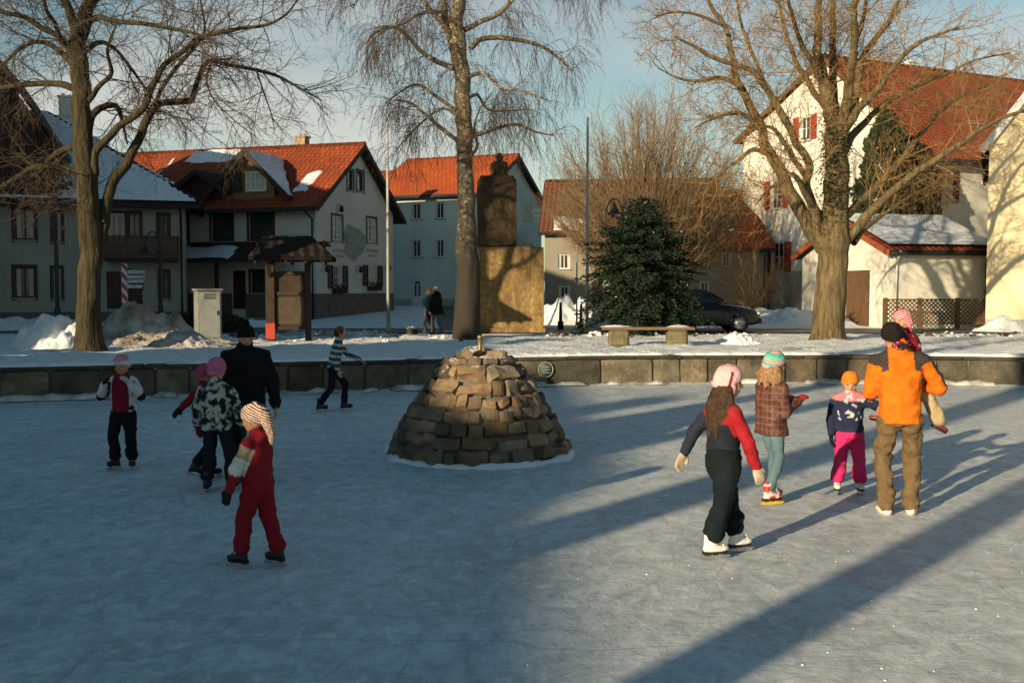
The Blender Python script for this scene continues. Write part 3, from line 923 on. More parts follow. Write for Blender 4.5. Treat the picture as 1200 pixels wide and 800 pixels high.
    def chimney(s, x, y, w, d, z0, z1, mat='brick'):
        mb = MB(); mb.box((x, y, (z0 + z1) / 2), (w, d, z1 - z0)); mb.box((x, y, z1 + .04), (w + .12, d + .12, .08), bev=.01)
        for e in (-1, 1): mb.tube([(x + e * w * .22, y, z1 + .08), (x + e * w * .22, y, z1 + .22)], .07, 8)
        return mb.build('chimney', M[mat], s.roofo)

def leafquad(mb, c, s_, r_, mi=0, d=None):
    a = V((r_.gauss(0, 1), r_.gauss(0, 1), r_.gauss(0, 1))); a.normalize()
    b = a.orthogonal().normalized()
    if d is not None: a = (V(d) + a * .45).normalized(); b = a.cross(V((r_.gauss(0, 1), r_.gauss(0, 1), r_.gauss(0, 1)))).normalized()
    c = V(c)
    mb.add([c - a * s_, c + b * s_ * .5, c + a * s_, c - b * s_ * .5], [(0, 1, 2, 3)], mi=mi)

# ---- restaurant house with the half-lit orange roof
h2 = House('village_house', 'white village house with orange tiled roof, wooden dormer and painted mural on its gable', 'house',
           (-9.16 - .957 * 17, 48 + .29 * 17), (.957, -.29), 17, 9, GZ - .1, 6.15, 6.15, 9.2)
for r in ((248, 250, 272, 283), (292, 250, 320, 283)): h2.window('front', h2.rect('front', *r), 'brown_frame', 2, 2, shutter=None, surround='brown_frame')
h2.window('front', h2.rect('front', 206, 252, 220, 284), 'brown_frame', 2, 2, surround='brown_frame')
h2.window('front', h2.rect('front', 294, 318, 316, 343), 'brown_frame', 2, 2, surround='brown_frame')
h2.door('front', h2.rect('front', 272, 317, 288, 362), 'brown_frame', False)
h2.window('front', h2.rect('front', 207, 315, 214, 352), 'brown_frame', 1, 2)
for r, cu in (((389, 253, 401, 282), .9), ((430, 256, 441, 284), .9)): h2.window('right', h2.rect('right', *r), 'white_paint', 3, 4, cu, surround='brown_frame')
for r in ((407, 200, 414, 223), (418, 201, 426, 224)): h2.window('right', h2.rect('right', *r), 'brown_frame', 1, 2, surround='brown_frame')
for r, cu in (((390, 311, 401, 338), .5), ((431, 311, 442, 335), 1)): h2.window('right', h2.rect('right', *r), 'white_paint', 4, 2, cu, shutter='dark_shutter', box=True)
h2.walls('white_wall', 'dark_plinth', 1.35)
h2.roof('orange_tile', .75, .45)
xa, ta = h2.roof_px(352, 165)
h2.chimney(13.6, h2.yr + .6, .55, .5, h2.r - .4, h2.r + .75)
# dormers: wooden gabled fronts standing on the front slope
def dormer(h, u0, u1, ub, vbase, vapex, nm='dormer', mat='ochre_wood', snowside=0, roofmat='orange_tile', win=None, ext=.55, snowL=False):
    x0, t0 = h.roof_px(u0, vbase); x1, _ = h.roof_px(u1, vbase)
    b0 = h.on_front(x0, t0); yf = b0.y; zb = b0.z - .12
    xc = (x0 + x1) / 2; wd = x1 - x0
    # apex height from the picture, in the plane of the dormer front
    hit = plane_hit(ub, vapex, h.o + h.R @ V((0, yf, 0)), h.R @ V((0, -1, 0)))
    za = hit.z - h.zb; ze = zb + (za - zb) * .42
    ydeep = lambda z: -h.ov + (z - h.zf - h.thick) / (h.rz - h.zf) * (h.yr + h.ov)
    mb = MB(); Mf = None
    q = [V((x0, yf, zb)), V((x1, yf, zb)), V((x1, yf, ze)), V((xc, yf, za)), V((x0, yf, ze))]
    mb.add(q, [(0, 1, 2, 3, 4)])
    for xx in (x0, x1): mb.add([V((xx, yf, zb)), V((xx, yf, ze)), V((xx, ydeep(ze) + .1, ze))], [(0, 1, 2)])
    do = mb.build(nm, M[mat], h.root)
    mb = MB()
    k = (za - ze) / (wd / 2)
    for sd in (-1, 1):
        e = V((xc + sd * (wd / 2 + ext), yf - .4, ze - ext * k)); a = V((xc, yf - .4, za))
        e2 = V((e.x, max(ydeep(e.z) - .05, yf), e.z)); a2 = V((xc, ydeep(za) + .2, za))
        th = V((0, 0, .12))
        qq = [e, a, a2, e2]
        mb.add([p + th for p in qq], [(0, 1, 2, 3)], [[(0, 0), (0, 2), (3, 2), (3, 0)]])
        mb.add(qq, [(3, 2, 1, 0)], mi=1)
        for i in range(4):
            j = (i + 1) % 4
            mb.add([qq[i], qq[j], qq[j] + th, qq[i] + th], [(0, 1, 2, 3)], mi=1)
        mb.bar(e + V((0, -.03, .03)), a + V((0, -.03, .03)), .04, .24, mi=1)
    rf = mb.build('dormer_roof', [M[roofmat], M['dark_wood']], do)
    for sd in ((-1, 1) if snowside == 2 else (snowside,) if snowside else ()):
        mb = MB(); n = 14; q = []
        e = V((xc + sd * (wd / 2 + ext), yf - .4, ze - ext * k)); a = V((xc, yf - .4, za)); e2 = V((e.x, max(ydeep(e.z) - .05, yf), e.z)); a2 = V((xc, ydeep(za) + .2, za))
        for j in range(n + 1):
            for i in range(n + 1):
                s_, t_ = i / n, j / n
                p = e.lerp(a, t_).lerp(e2.lerp(a2, t_), s_)
                ed = min(s_ + .3, 1 - s_, t_ + .1, (1 - t_) + .15)
                kk = sm(.02, .22, ed + .28 * noise.noise(p * 1.2))
                q.append(p + V((0, 0, .10 + .11 * kk)))
        mb.add(q, [(j * (n + 1) + i, j * (n + 1) + i + 1, (j + 1) * (n + 1) + i + 1, (j + 1) * (n + 1) + i) for j in range(n) for i in range(n)], smooth=True)
        mb.build('roof_snow', M['snow'], rf)
    # window row of the dormer
    for (a, b_, z0, z1, mm, nx, cu) in (win or []):
        wx0, wx1 = x0 + wd * a, x0 + wd * b_; zz0, zz1 = zb + (za - zb) * z0, zb + (za - zb) * z1
        mb = MB(); c_ = ((wx0 + wx1) / 2, yf - .05, (zz0 + zz1) / 2)
        t = .07; W_, H_ = wx1 - wx0, zz1 - zz0
        for (px_, pz, w_, h_) in ((c_[0], zz0 + t / 2, W_, t), (c_[0], zz1 - t / 2, W_, t), (wx0 + t / 2, c_[2], t, H_ - 2 * t), (wx1 - t / 2, c_[2], t, H_ - 2 * t)):
            mb.box((px_, yf - .05, pz), (w_, .08, h_))
        for k2 in range(1, nx): mb.box((wx0 + W_ * k2 / nx, yf - .05, c_[2]), (.05, .07, H_ - 2 * t))
        mb.box((c_[0], yf - .05, c_[2]), (W_ - 2 * t, .05, .04))
        wo = mb.build('dormer_window', M[mm], do)
        mb = MB(); mb.box((c_[0], yf - .03, c_[2]), (W_ - .04, .02, H_ - .04)); mb.build('pane', M['curtain' if cu else 'glass'], wo)
    return do
dormer(h2, 262, 320, 291, 234, 180, 'dormer', 'ochre_wood', 1, win=[(.46, .86, .20, .62, 'white_paint', 4, True), (.14, .38, .20, .62, 'green_shutter', 2, False)], ext=1.0)
dormer(h2, 208, 262, 232, 236, 203, 'dormer', 'dark_wood', 0, roofmat='dark_tile', win=[(.55, .8, .2, .6, 'brown_frame', 2, False)], ext=.4)
for (u0, v0, u1, v1, sd, cv) in ((216, 192, 284, 176, 1, 1.25), (342, 225, 379, 200, 2, .85), (180, 211, 204, 186, 3, 1.1)):
    a = h2.roof_px(u0, v0); b_ = h2.roof_px(u1, v1)
    h2.snow_front(min(a[0], b_[0]), max(a[0], b_[0]), min(a[1], b_[1]), max(a[1], b_[1]), sd, cv, edge=.3)
# lean-to canopy with snow along the front, the lettering above it and the mural
x0 = h2.px('front', 214, 300)[0]; x1 = h2.px('front', 345, 300)[0]; z0 = h2.px('front', 260, 306)[1]; z1 = h2.px('front', 260, 293)[1]
mb = MB(); q = [V((x0, -2.0, z0 - .1)), V((x1, -2.0, z0 - .1)), V((x1, -.01, z1 + .25)), V((x0, -.01, z1 + .25))]; th = V((0, 0, .14))
mb.add([p + th for p in q], [(0, 1, 2, 3)], [[(0, 0), (8, 0), (8, 2.4), (0, 2.4)]]); mb.add(q, [(3, 2, 1, 0)], mi=1)
for i in range(4): j = (i + 1) % 4; mb.add([q[i], q[j], q[j] + th, q[i] + th], [(0, 1, 2, 3)], mi=1)
cn = mb.build('canopy', [M['dark_tile'], M['dark_wood']], h2.root)
mb = MB(); n = 18; qq = []
for j in range(9):
    for i in range(n + 1):
        s_, t_ = i / n, j / 8
        p = q[0].lerp(q[0].lerp(q[1], .62), s_).lerp(q[3].lerp(q[3].lerp(q[2], .62), s_), t_ * .8)
        qq.append(p + V((0, 0, .13 + .09 * sm(0, .2, min(s_ * 2 + .1, 2 - 2 * s_, t_ + .15, 1 - t_) + .2 * noise.noise(p)))))
mb.add(qq, [(j * (n + 1) + i, j * (n + 1) + i + 1, (j + 1) * (n + 1) + i + 1, (j + 1) * (n + 1) + i) for j in range(8) for i in range(n)], smooth=True)
mb.build('roof_snow', M['snow'], cn)
mb = MB()
for xx in (x0 + .2, (x0 + x1) / 2, x1 - .2):
    mb = MB(); mb.box((xx, -1.8, (z0 - .12) / 2), (.14, .14, z0 - .12)); mb.build('canopy_post', M['dark_wood'], h2.root)

xx, zz = h2.px('front', 346, 275)
mb = MB(); r_ = random.Random(9); wl = h2.px('front', 364, 275)[0] - h2.px('front', 331, 275)[0]
for k in range(15):
    xk = xx - wl / 2 + wl * (k + .5) / 15; hk = .2 if k in (0, 4, 14) else .13
    mb.box((xk - .02, -.006, zz - .1 + hk / 2), (.018, .008, hk)); mb.box((xk + .025, -.006, zz - .1 + hk * r_.choice((.1, .5, .9))), (.05, .006, .018))
mb.build('worn_lettering', surf('faded_lettering', (.16, .17, .165), (.24, .25, .24), 6, .9, 0), h2.root)
# mural: an oval scene painted on the gable
yy, zz = h2.px('right', 415, 284)
mm, nt, b = _mat('mural_paint'); vec = coords(nt, 'Object')
c = ramp(nt, nz(nt, vec, 1.4, 5, .7, 1.0), [(.35, (.10, .17, .16)), (.5, (.34, .38, .33)), (.6, (.20, .24, .20)), (.75, (.42, .44, .40))])
nt.links.new(c, b.inputs['Base Color']); b.inputs['Roughness'].default_value = .9
mb = MB(); q = [V((h2.L + .012, yy, zz))]
for k in range(36):
    a = k * math.pi / 18; e = 1 + .12 * math.sin(3 * a + 1) + .06 * math.sin(7 * a)
    q.append(V((h2.L + .012, yy + 1.35 * e * math.cos(a), zz + .85 * e * math.sin(a))))
mb.add(q, [(0, k + 1, (k + 1) % 36 + 1) for k in range(36)]); mb.build('mural', mm, h2.root)
mb = MB()
for (u, v) in ((398, 294), (436, 294)):
    a, z = h2.px('right', u, v)
    mb.box((h2.L + .012, a, z), (.01, 1.5, .16)); mb.box((h2.L + .012, a, z - .26), (.01, 1.0, .12))
mb.build('mural_border', surf('faded_paint', (.40, .38, .34), (.30, .29, .27), 4), h2.root)
for (u, v) in ((379, 315), (419, 316), (396, 245), (452, 314)):
    a, z = h2.px('right', u, v); mb = MB()
    mb.lathe([(.02, .16), (.09, .12), (.12, -.10), (.04, -.16)], 8, (h2.L + .2, a, z)); mb.bar((h2.L + .2, a, z + .16), (h2.L, a, z + .2), .03, .03)
    mb.build('wall_lamp', M['dark_metal'], h2.root)
mb = MB(); a, z = h2.px('right', 428, 365)
mb.build if False else None

# ---- left house with the blue snowy hipped roof
xd = (.958, .287); c0 = V((-14.1, 44.3)); L1 = 19.0
o1 = (c0.x - xd[0] * L1, c0.y - xd[1] * L1)
h1 = House('plain_house', 'long grey-green house with a snow covered hipped roof behind the leftmost linden', 'house', o1, xd, L1, 10, GZ - .1, 6.05, 6.05, 9.9)
for r, cu in (((17, 244, 41, 281), .6), ((17, 313, 41, 349), .6), ((62, 247, 72, 283), .9), ((62, 314, 72, 350), .9), ((205, 318, 0, 0), 0)):
    if r[2]: h1.window('front', h1.rect('front', *r), 'brown_frame', 2, 1, cu, surround='brown_frame')
for r, cu in (((127, 250, 146, 284), .5), ((151, 250, 164, 277), 0), ((186, 252, 197, 278), 0), ((188, 318, 197, 349), 0)): h1.window('front', h1.rect('front', *r), 'white_paint' if cu else 'brown_frame', 2, 1, cu, surround='brown_frame')
h1.door('front', h1.rect('front', 150, 318, 167, 362), 'brown_frame', False)
h1.door('front', h1.rect('front', 125, 318, 142, 362), 'brown_frame', False)
h1.walls('grey_wall', 'dark_plinth', .6, hip=(0, 1))
h1.roof('dark_tile', .8, .8, hip=(0, 6.0))
h1.snow_front(-.6, L1 + .6, .0, .985, 4, 1.9, .13, .25, .5, tri=lambda x, t: x < L1 + .75 - t * 6.6)
xx, tt = h1.roof_px(74, 160)
h1.chimney(xx, h1.yr - .2, .6, .6, h1.r - .6, h1.r + .9, 'cream_wall')
# balcony
a0 = h1.px('front', 125, 290)[0]; a1 = h1.px('front', 209, 290)[0]; z0 = h1.px('front', 165, 305)[1]; z1 = h1.px('front', 165, 279)[1]
mb = MB(); mb.box(((a0 + a1) / 2, -.65, z0), (a1 - a0, 1.28, .14)); mb.build('balcony', M['dark_wood'], h1.root)
mb = MB(); n = 46
for i in range(n):
    mb.box((a0 + (a1 - a0) * (i + .5) / n, -1.27, (z0 + z1) / 2 + .03), ((a1 - a0) / n * .8, .03, z1 - z0 - .08))
mb.box(((a0 + a1) / 2, -1.27, z1), (a1 - a0 + .1, .1, .09)); mb.box(((a0 + a1) / 2, -1.23, z0 + .18), (a1 - a0, .05, .08))
for xx in (a0, a1):
    mb.box((xx, -.64, z1), (.08, 1.26, .08))
    for k in range(8): mb.box((xx, -.1 - .15 * k, (z0 + z1) / 2 + .03), (.03, .12, z1 - z0 - .08))
mb.build('balcony_railing', M['brown_wood'], h1.root)
# dark front gable with a big overhanging bare roof
def cross_gable(h, u_apex, v_apex, u_r, v_r, yf, depth, halfw, mat, wallmat):
    hit = plane_hit(u_apex, v_apex, h.o + h.R @ V((0, yf, 0)), h.R @ V((0, -1, 0)))
    l = h.R.transposed() @ (hit - h.o); ax, az = l.x, l.z
    hit = plane_hit(u_r, v_r, h.o + h.R @ V((0, yf, 0)), h.R @ V((0, -1, 0)))
    l = h.R.transposed() @ (hit - h.o); k = (az - l.z) / (l.x - ax); rx = l.x
    mb = MB(); th = V((0, 0, .2))
    for sd in (-1, 1):
        hw = rx - ax
        e = V((ax + sd * hw, yf, az - hw * k)); a = V((ax, yf, az)); e2 = e + V((0, depth, 0)); a2 = a + V((0, depth, 0))
        q = [e, a, a2, e2]
        mb.add([p + th for p in q], [(0, 1, 2, 3)], [[(0, 0), (0, 4), (depth, 4), (depth, 0)]])
        mb.add(q, [(3, 2, 1, 0)], mi=1)
        for i in range(4): j = (i + 1) % 4; mb.add([q[i], q[j], q[j] + th, q[i] + th], [(0, 1, 2, 3)], mi=1)
    ro = mb.build('front_gable_roof', [M[mat], M['dark_wood']], h.root)
    mb = MB(); hw = (rx - ax) * .86; zl = h.ef - .3
    a_ = az - .15
    q = [V((ax - hw, yf + .45, zl)), V((ax + hw, yf + .45, zl)), V((ax + hw, yf + .45, max(a_ - hw * k, zl + .01))), V((ax, yf + .45, a_)), V((ax - hw, yf + .45, max(a_ - hw * k, zl + .01)))]
    mb.add(q, [(0, 1, 2, 3, 4)])
    for sd in (0, 1): mb.add([q[sd], q[sd] + V((0, depth - .6, 0)), (q[2] if sd else q[4]) + V((0, depth - .6, 0)), q[2] if sd else q[4]], [(0, 1, 2, 3)])
    mb.add([q[0], q[1], q[1] + V((0, depth - .6, 0)), q[0] + V((0, depth - .6, 0))], [(0, 1, 2, 3)])
    wo = mb.build('front_gable', M[wallmat], h.root)
    mb = MB()
    for i in range(9):
        xx = ax - hw + 2 * hw * (i + .5) / 9
        mb.box((xx, yf + .42, (zl + a_ - abs(xx - ax) * k) / 2), (.09, .05, max(.2, a_ - abs(xx - ax) * k - zl)))
    mb.build('timber_battens', M['dark_wood'], wo)
cross_gable(h1, -8, 66, 74, 182, -1.1, 7, 3, 'dark_tile', 'dark_wood')

# ---- white house with the bright orange roof (middle)
xd = (.935, -.354); c3 = V((-1.75, 60.0)); L3 = 7.2
h3 = House('apartment_house', 'pale three storey house with bright orange roof between the mural house and the birch', 'house',
           (c3.x - xd[0] * L3, c3.y - xd[1] * L3), xd, L3, 10.6, gh(-4, 62) - .1, 7.65, 7.65, 10.3)
for r in ((482, 238, 494, 257), (510, 237, 521, 256), (482, 281, 494, 301), (510, 281, 521, 301), (540, 281, 551, 300), (540, 237, 551, 255)): h3.window('front', h3.rect('front', *r), 'white_paint', 2, 1, .45)
h3.door('front', h3.rect('front', 482, 326, 495, 358))
for r in ((614, 239, 624, 258), (614, 283, 624, 300)): h3.window('right', h3.rect('right', *r), 'white_paint', 2, 1, .8)
h3.walls('mint_wall', 'plinth', .5)
h3.roof('bright_tile', .4, .35)
h3b = House('side_wing', None, None, (c3.x - xd[0] * (L3 + 6), c3.y - xd[1] * (L3 + 6)), xd, 5.99, 10.6, gh(-4, 62) - .1, 7.65, 7.65, 9.6)
h3b.walls('mint_wall', None); h3b.roof('bright_tile', .4, .0, verge=None)
for ch in list(h3b.root.children):
    mw = h3b.root.matrix_basis.copy(); ch.parent = h3.root; ch.matrix_basis = h3.root.matrix_basis.inverted() @ mw
    ch.name = {'wall': 'wing_wall', 'roof': 'wing_roof', 'gutter': 'wing_gutter'}.get(ch.name.split('.')[0], ch.name)
bpy.data.objects.remove(h3b.root)

# ---- house behind the monument and the round tree
h4 = House('brown_roofed_house', 'grey rendered house with a brown tiled roof behind the sandstone monument', 'house',
           (1.85, 58.0), (.995, -.10), 9.75, 9, gh(5, 58) - .1, 5.35, 5.35, 8.4)
for r in ((654, 298, 668, 315), (655, 335, 668, 354), (684, 298, 696, 314)): h4.window('front', h4.rect('front', *r), 'white_paint', 2, 1, .5)
h4.door('front', h4.rect('front', 694, 330, 706, 360), 'brown_frame', False)
h4.walls('dull_wall', None); h4.roof('brown_tile', .4, .3)
a = h4.roof_px(646, 284); b_ = h4.roof_px(690, 255); h4.snow_front(a[0], b_[0], .02, b_[1], 7, .75, .08)
h5 = House('red_roofed_house', 'low grey house with orange-red roof and skylight behind fir and dark car', 'house',
           (8.2, 54.5), (.99, .14), 5.6, 9, gh(10, 54) - .1, 4.35, 4.35, 7.55)
for r in ((820, 296, 832, 313), (846, 296, 857, 312), (820, 330, 832, 346)): h5.window('front', h5.rect('front', *r), 'white_paint', 2, 1, .5)
h5.walls('dull_wall', None); h5.roof('orange_tile', .4, .3)
a = h5.roof_px(838, 254); b_ = h5.roof_px(852, 271)
c_ = h5.on_front((a[0] + b_[0]) / 2, (a[1] + b_[1]) / 2, .06); ang = math.atan2(h5.rz - h5.zf, h5.yr + h5.ov)
mb = MB(); Mx = Matrix.Rotation(ang, 3, 'X')
mb.box(c_, (.95, 1.15, .12), M=Mx, bev=.02); sk = mb.build('skylight', M['dark_metal'], h5.root)
mb = MB(); mb.box(c_ + Mx @ V((0, 0, .065)), (.78, .98, .012), M=Mx); mb.build('pane', M['glass'], sk)
mb = MB(); mb.sphere(c_ + Mx @ V((0, -.75, .03)), (.6, .2, .05), 10, 6, Mx); mb.build('roof_snow', M['snow'], h5.roofo)

# ---- big white gabled house at right
yd = V((-.436, .9)); xd = (.9, .436); CR = V((18.9, 47.0)); W6 = 13.1
h6 = House('gabled_house', 'tall white house with red shutters on its sunlit gable and a steep red-brown roof', 'house', CR, xd, 17, W6, gh(18, 47) - .1, 8.25, 10.6, 13.75, 6.6)
for r in ((903, 211, 916, 245), (904, 284, 919, 319)): h6.window('left', h6.rect('left', *r), 'white_paint', 2, 2, .4, shutter='red_shutter')
for r in ((937, 136, 950, 165),): h6.window('left', h6.rect('left', *r), 'white_paint', 2, 2, .4, shutter='red_shutter')
h6.window('left', h6.rect('left', 961, 90, 968, 104), 'white_paint', 1, 1, 0)
h6.window('front', h6.rect('front', 1103, 200, 1116, 237), 'white_paint', 2, 1, .9, shutter='dark_shutter')
h6.walls('cream_wall', 'plinth', gh(12, 57) - gh(18, 47) + 1.9)
h6.roof('red_tile', .55, .3, verge='brown_wood')
for (u, v, w_) in ((1038, 82, .8), (1084, 88, .6)):
    xx, tt = h6.roof_px(u, v)
    h6.chimney(xx, h6.yr + .5, w_, .6, h6.r - .8, h6.r + .5, 'white_wall')
mb = MB()
for tt in (.36, .55):
    p0, p1 = h6.on_front(5.0, tt, .12), h6.on_front(14.5, tt, .12)
    mb.tube([p0, p1], .03, 6)
    for k in range(14): mb.bar(p0.lerp(p1, k / 13), p0.lerp(p1, k / 13) - V((0, 0, .14)), .03, .05)
mb.build('snow_guard', M['metal'], h6.roofo)

# ---- garage
hg = House('garage', 'low cream garage with snow covered roof and rust red verge boards behind the fence', 'garage', (14.1, 38.0), (.97, .24), 4.1, 6.5, GZ - .05, 3.42, 3.42, 4.72)
hg.door('left', hg.rect('left', 989, 317, 1019, 382), 'brown_wood', False, False)
hg.walls('cream_wall', None); hg.roof('red_tile', .3, .35, verge='rust_board')
hg.snow_front(-.32, 4.4, .03, .99, 2, 2.0, .17, .15, .25)
mb = MB(); mb.tube([(.1, -.33, 2.9), (.12, -.06, 2.5), (.12, -.06, .1)], .045, 8); mb.build('downpipe', M['white_paint'], hg.root)

# ---- yellow house at the right edge: its gable faces the rink
yd = V((-.907, .42)); xd = (.42, .907); WY = 10.5
cy = V((16.65, 36.0)) - yd * WY
hy = House('yellow_house', 'sunlit yellow gabled house at the right edge carrying the shadow of a tree', 'house', cy, xd, 12, WY, GZ - .1, 7.1, 7.1, 14.2)
for (a, z) in ((2.0, 1.3), (2.0, 4.2), (5.5, 4.2)): hy.window('left', (WY - a - 1.1 if False else a + 3, a + 4.1, z, z + 1.4), 'white_paint', 2, 2, .5, shutter='green_shutter')
hy.walls('yellow_wall', 'plinth', .5); hy.roof('red_tile', .25, .16, thick=.11, verge='white_paint')

# ---- unseen houses added out of the frame at left, to shade the rink
def side_house(lbl, y0, y1, ze, zr, wall, x=-20.5):
    h = House('unseen_shade_house', lbl, 'house', (x, y0), (0, 1), y1 - y0, 9, GZ - .1, ze, ze, zr)
    # local front faces +x here
    return h
for lbl, y0, y1, ze, zr, wm, rm in (
        ('unseen cream house added to shade the rink, nearest the photographer', -34, -20.2, 5.6, 8.22, 'cream_wall', 'red_tile'),
        ('unseen white house with an orange roof, added to shade the rink', -20, -6.2, 5.7, 8.55, 'white_wall', 'orange_tile'),
        ('unseen grey house added to shade the rink from the left', -6, .3, 5.7, 8.6, 'grey_wall', 'brown_tile'),
        ('unseen low white outbuilding added to let sun past the shading houses', .5, 12.5, 3.2, 5.0, 'white_wall', 'red_tile'),
        ('unseen tall pale green house added to cast shade from the left', 12.7, 20.8, 6.4, 9.6, 'mint_wall', 'red_tile'),
        ('unseen tall yellow house added to shade the houses at left', 21, 38, 7.2, 11.9, 'yellow_wall', 'brown_tile')):
    h = side_house(lbl, y0, y1, ze, zr, wm)
    for k in range(int((y1 - y0) / 3)):
        for z in ((1.2, 3.7) if ze > 4 else (1.2,)): h.window('front', (1.0 + 3 * k, 2.1 + 3 * k, z, z + 1.3), 'white_paint', 2, 2, .5)
    h.walls(wm, 'plinth', .5); h.roof(rm, .5, .05, verge=None)
    h.chimney((y1 - y0) * .4, 4.9, .6, .6, h.r - .3, h.r + .9)
# ------------------------------------------------------------------ trees
def fast_tubes(paths, name, mat, parent, rough=0.0):
    """paths: (points, radii, sides) joined as one mesh"""
    vs = []; fs = []
    for pts, rs, n in paths:
        base = len(vs); m = len(pts); px_ = None
        for i, p in enumerate(pts):
            t = pts[min(i + 1, m - 1)] - pts[max(i - 1, 0)]
            if t.length < 1e-9: t = V((0, 0, 1))
            t = t.normalized()
            x = t.orthogonal() if px_ is None else px_ - t * px_.dot(t)
            if x.length < 1e-4: x = t.orthogonal()
            x.normalize(); px_ = x; y = t.cross(x); y.normalize(); r = rs[i]
            for k in range(n):
                a = 2 * math.pi * k / n
                rk = r
                if rough and r > .03:
                    o_ = x * math.cos(a) + y * math.sin(a)
                    rk = r * (1 + rough * (noise.noise(V((o_.x * 2.6, o_.y * 2.6, p.z * .9 + o_.z * 2))) + .6 * noise.noise(V((o_.x * 7, o_.y * 7, p.z * 1.3 + o_.z * 3)))))
                q = p + x * (math.cos(a) * rk) + y * (math.sin(a) * rk)
                vs.append((q.x, q.y, q.z))
        for i in range(m - 1):
            for k in range(n):
                k2 = (k + 1) % n
                fs.append((base + i * n + k, base + i * n + k2, base + (i + 1) * n + k2, base + (i + 1) * n + k))
        if n > 3: fs.append(tuple(base + (m - 1) * n + k for k in range(n)))
    me = bpy.data.meshes.new(name); me.from_pydata(vs, [], fs)
    return link(name, me, mat, parent, True)
def smooth_path(pts, rs, sub=4):
    o = []; r = []; n = len(pts)
    for i in range(n - 1):
        p0 = pts[max(i - 1, 0)]; p1 = pts[i]; p2 = pts[i + 1]; p3 = pts[min(i + 2, n - 1)]
        for k in range(sub):
            t = k / sub
            o.append(.5 * ((2 * p1) + (p2 - p0) * t + (2 * p0 - 5 * p1 + 4 * p2 - p3) * t * t + (3 * p1 - p0 - 3 * p2 + p3) * t ** 3))
            r.append(rs[i] + (rs[i + 1] - rs[i]) * t)
    o.append(pts[-1]); r.append(rs[-1])
    return o, r
def wander(p, d, ln, r0, r1, seg, wob, bend, rr):
    pts = [p.copy()]; d = d.normalized(); st = ln / seg
    for i in range(seg):
        d = (d + V((rr.gauss(0, wob), rr.gauss(0, wob), rr.gauss(0, wob))) + V((0, 0, bend))).normalized()
        p = p + d * st; pts.append(p.copy())
    return pts, [r0 + (r1 - r0) * i / seg for i in range(seg + 1)]
def side_dir(t, ang, rr):
    t = t.normalized(); a = t.orthogonal().normalized(); b = t.cross(a)
    ph = rr.uniform(0, 2 * math.pi); s = a * math.cos(ph) + b * math.sin(ph)
    return (t * math.cos(ang) + s * math.sin(ang)).normalized()
def sprout(path, level, S, out, leaves, rr, start=.25):
    """children along a path, recursively"""
    pts, rs = path[0], path[1]
    total = sum((pts[i + 1] - pts[i]).length for i in range(len(pts) - 1))
    sp = S[level]
    n = max(1, int(total * sp['per_m'] * (1 - start)))
    for k in range(n):
        t = start + (1 - start) * (k + rr.random()) / n
        x = t * (len(pts) - 1); i = min(int(x), len(pts) - 2); f = x - i
        p = pts[i].lerp(pts[i + 1], f); tg = pts[i + 1] - pts[i]
        r = (rs[i] + (rs[i + 1] - rs[i]) * f)
        d = side_dir(tg, R(rr.uniform(*sp['ang'])), rr)
        d = (d + V((0, 0, sp.get('up', 0)))).normalized()
        ln = rr.uniform(*sp['len']) * (1 - sp.get('fade', .45) * t)
        r0 = min(r * .7, sp['r'] * rr.uniform(.7, 1.2)); r1 = sp.get('r1', r0 * .35)
        q = wander(p, d, ln, r0, min(r1, r0), sp['seg'], sp['wob'], sp['bend'], rr)
        out.append((q[0], q[1], sp['n']))
        if sp.get('leaf') and rr.random() < sp['leaf']:
            leaves.append(q[0][rr.randrange(1, len(q[0]))])
        if level + 1 < len(S): sprout(q, level + 1, S, out, leaves, rr, .12)
def make_tree(name, label, base, limbs, S, mats, Y, seed, group=None, cat='tree', leaf_mat=None, leaf_size=.03, flare=1.35, depth=None, skip=(), thin=.68):
    """limbs: lists of (u, v, radius in px); the first is the trunk; each may have a depth drift"""
    rr = random.Random(seed); pxm = Y / 1200.0
    root = empty(name, base, 0, label, cat, group)
    big = []; small = []; leaves = []
    for li, L in enumerate(limbs):
        drift = 0 if li == 0 else (depth[li] if depth and depth[li] is not None else rr.uniform(-.45, .45))
        q0 = P(L[0][0], L[0][1], Y); pts = []; rs = []
        u0, v0 = L[0][0], L[0][1]
        for (u, v, r) in L:
            dist = math.hypot(u - u0, v - v0) * pxm
            y = Y + drift * dist
            p = P(u, v, y); p = p + V((rr.gauss(0, .01), rr.gauss(0, .03), rr.gauss(0, .01)))
            pts.append(p - V(base)); rs.append(max(r * (1 if li == 0 else thin), .3) * pxm)
        pts, rs = smooth_path(pts, rs, 4 if li else 9)
        pts = [p + V((noise.noise(p * 2.1 + V((li, 0, 0))), noise.noise(p * 2.1 + V((0, li, 5))), 0)) * min(.075, rs[i] * .9) for i, p in enumerate(pts)]
        if li == 0:
            rs = [r * (1 + (flare - 1) * math.exp(-max(0, p.z - 0.05) / .28)) for p, r in zip(pts, rs)]
        big.append((pts, rs, 32 if li == 0 else 11))
        if li not in skip:
            sprout((pts, rs), 0, S, small, leaves, rr, .55 if li == 0 else .22)
    to = fast_tubes(big, 'trunk', mats[0], root, .10)
    # bark relief
    me = to.data
    cr = fast_tubes(small, 'crown', mats[1], root)
    if leaves and leaf_mat:
        mb = MB()
        for p in leaves:
            for k in range(2): leafquad(mb, p + V((rr.gauss(0, .03), rr.gauss(0, .03), rr.gauss(0, .03) - .02)), leaf_size * rr.uniform(.6, 1.2), rr)
        mb.build('dry_leaves', leaf_mat, root)
    return root, big, small

def base_at(u, v, Y): p = P(u, v, Y); return (p.x, p.y, gh(p.x, p.y) - .08)

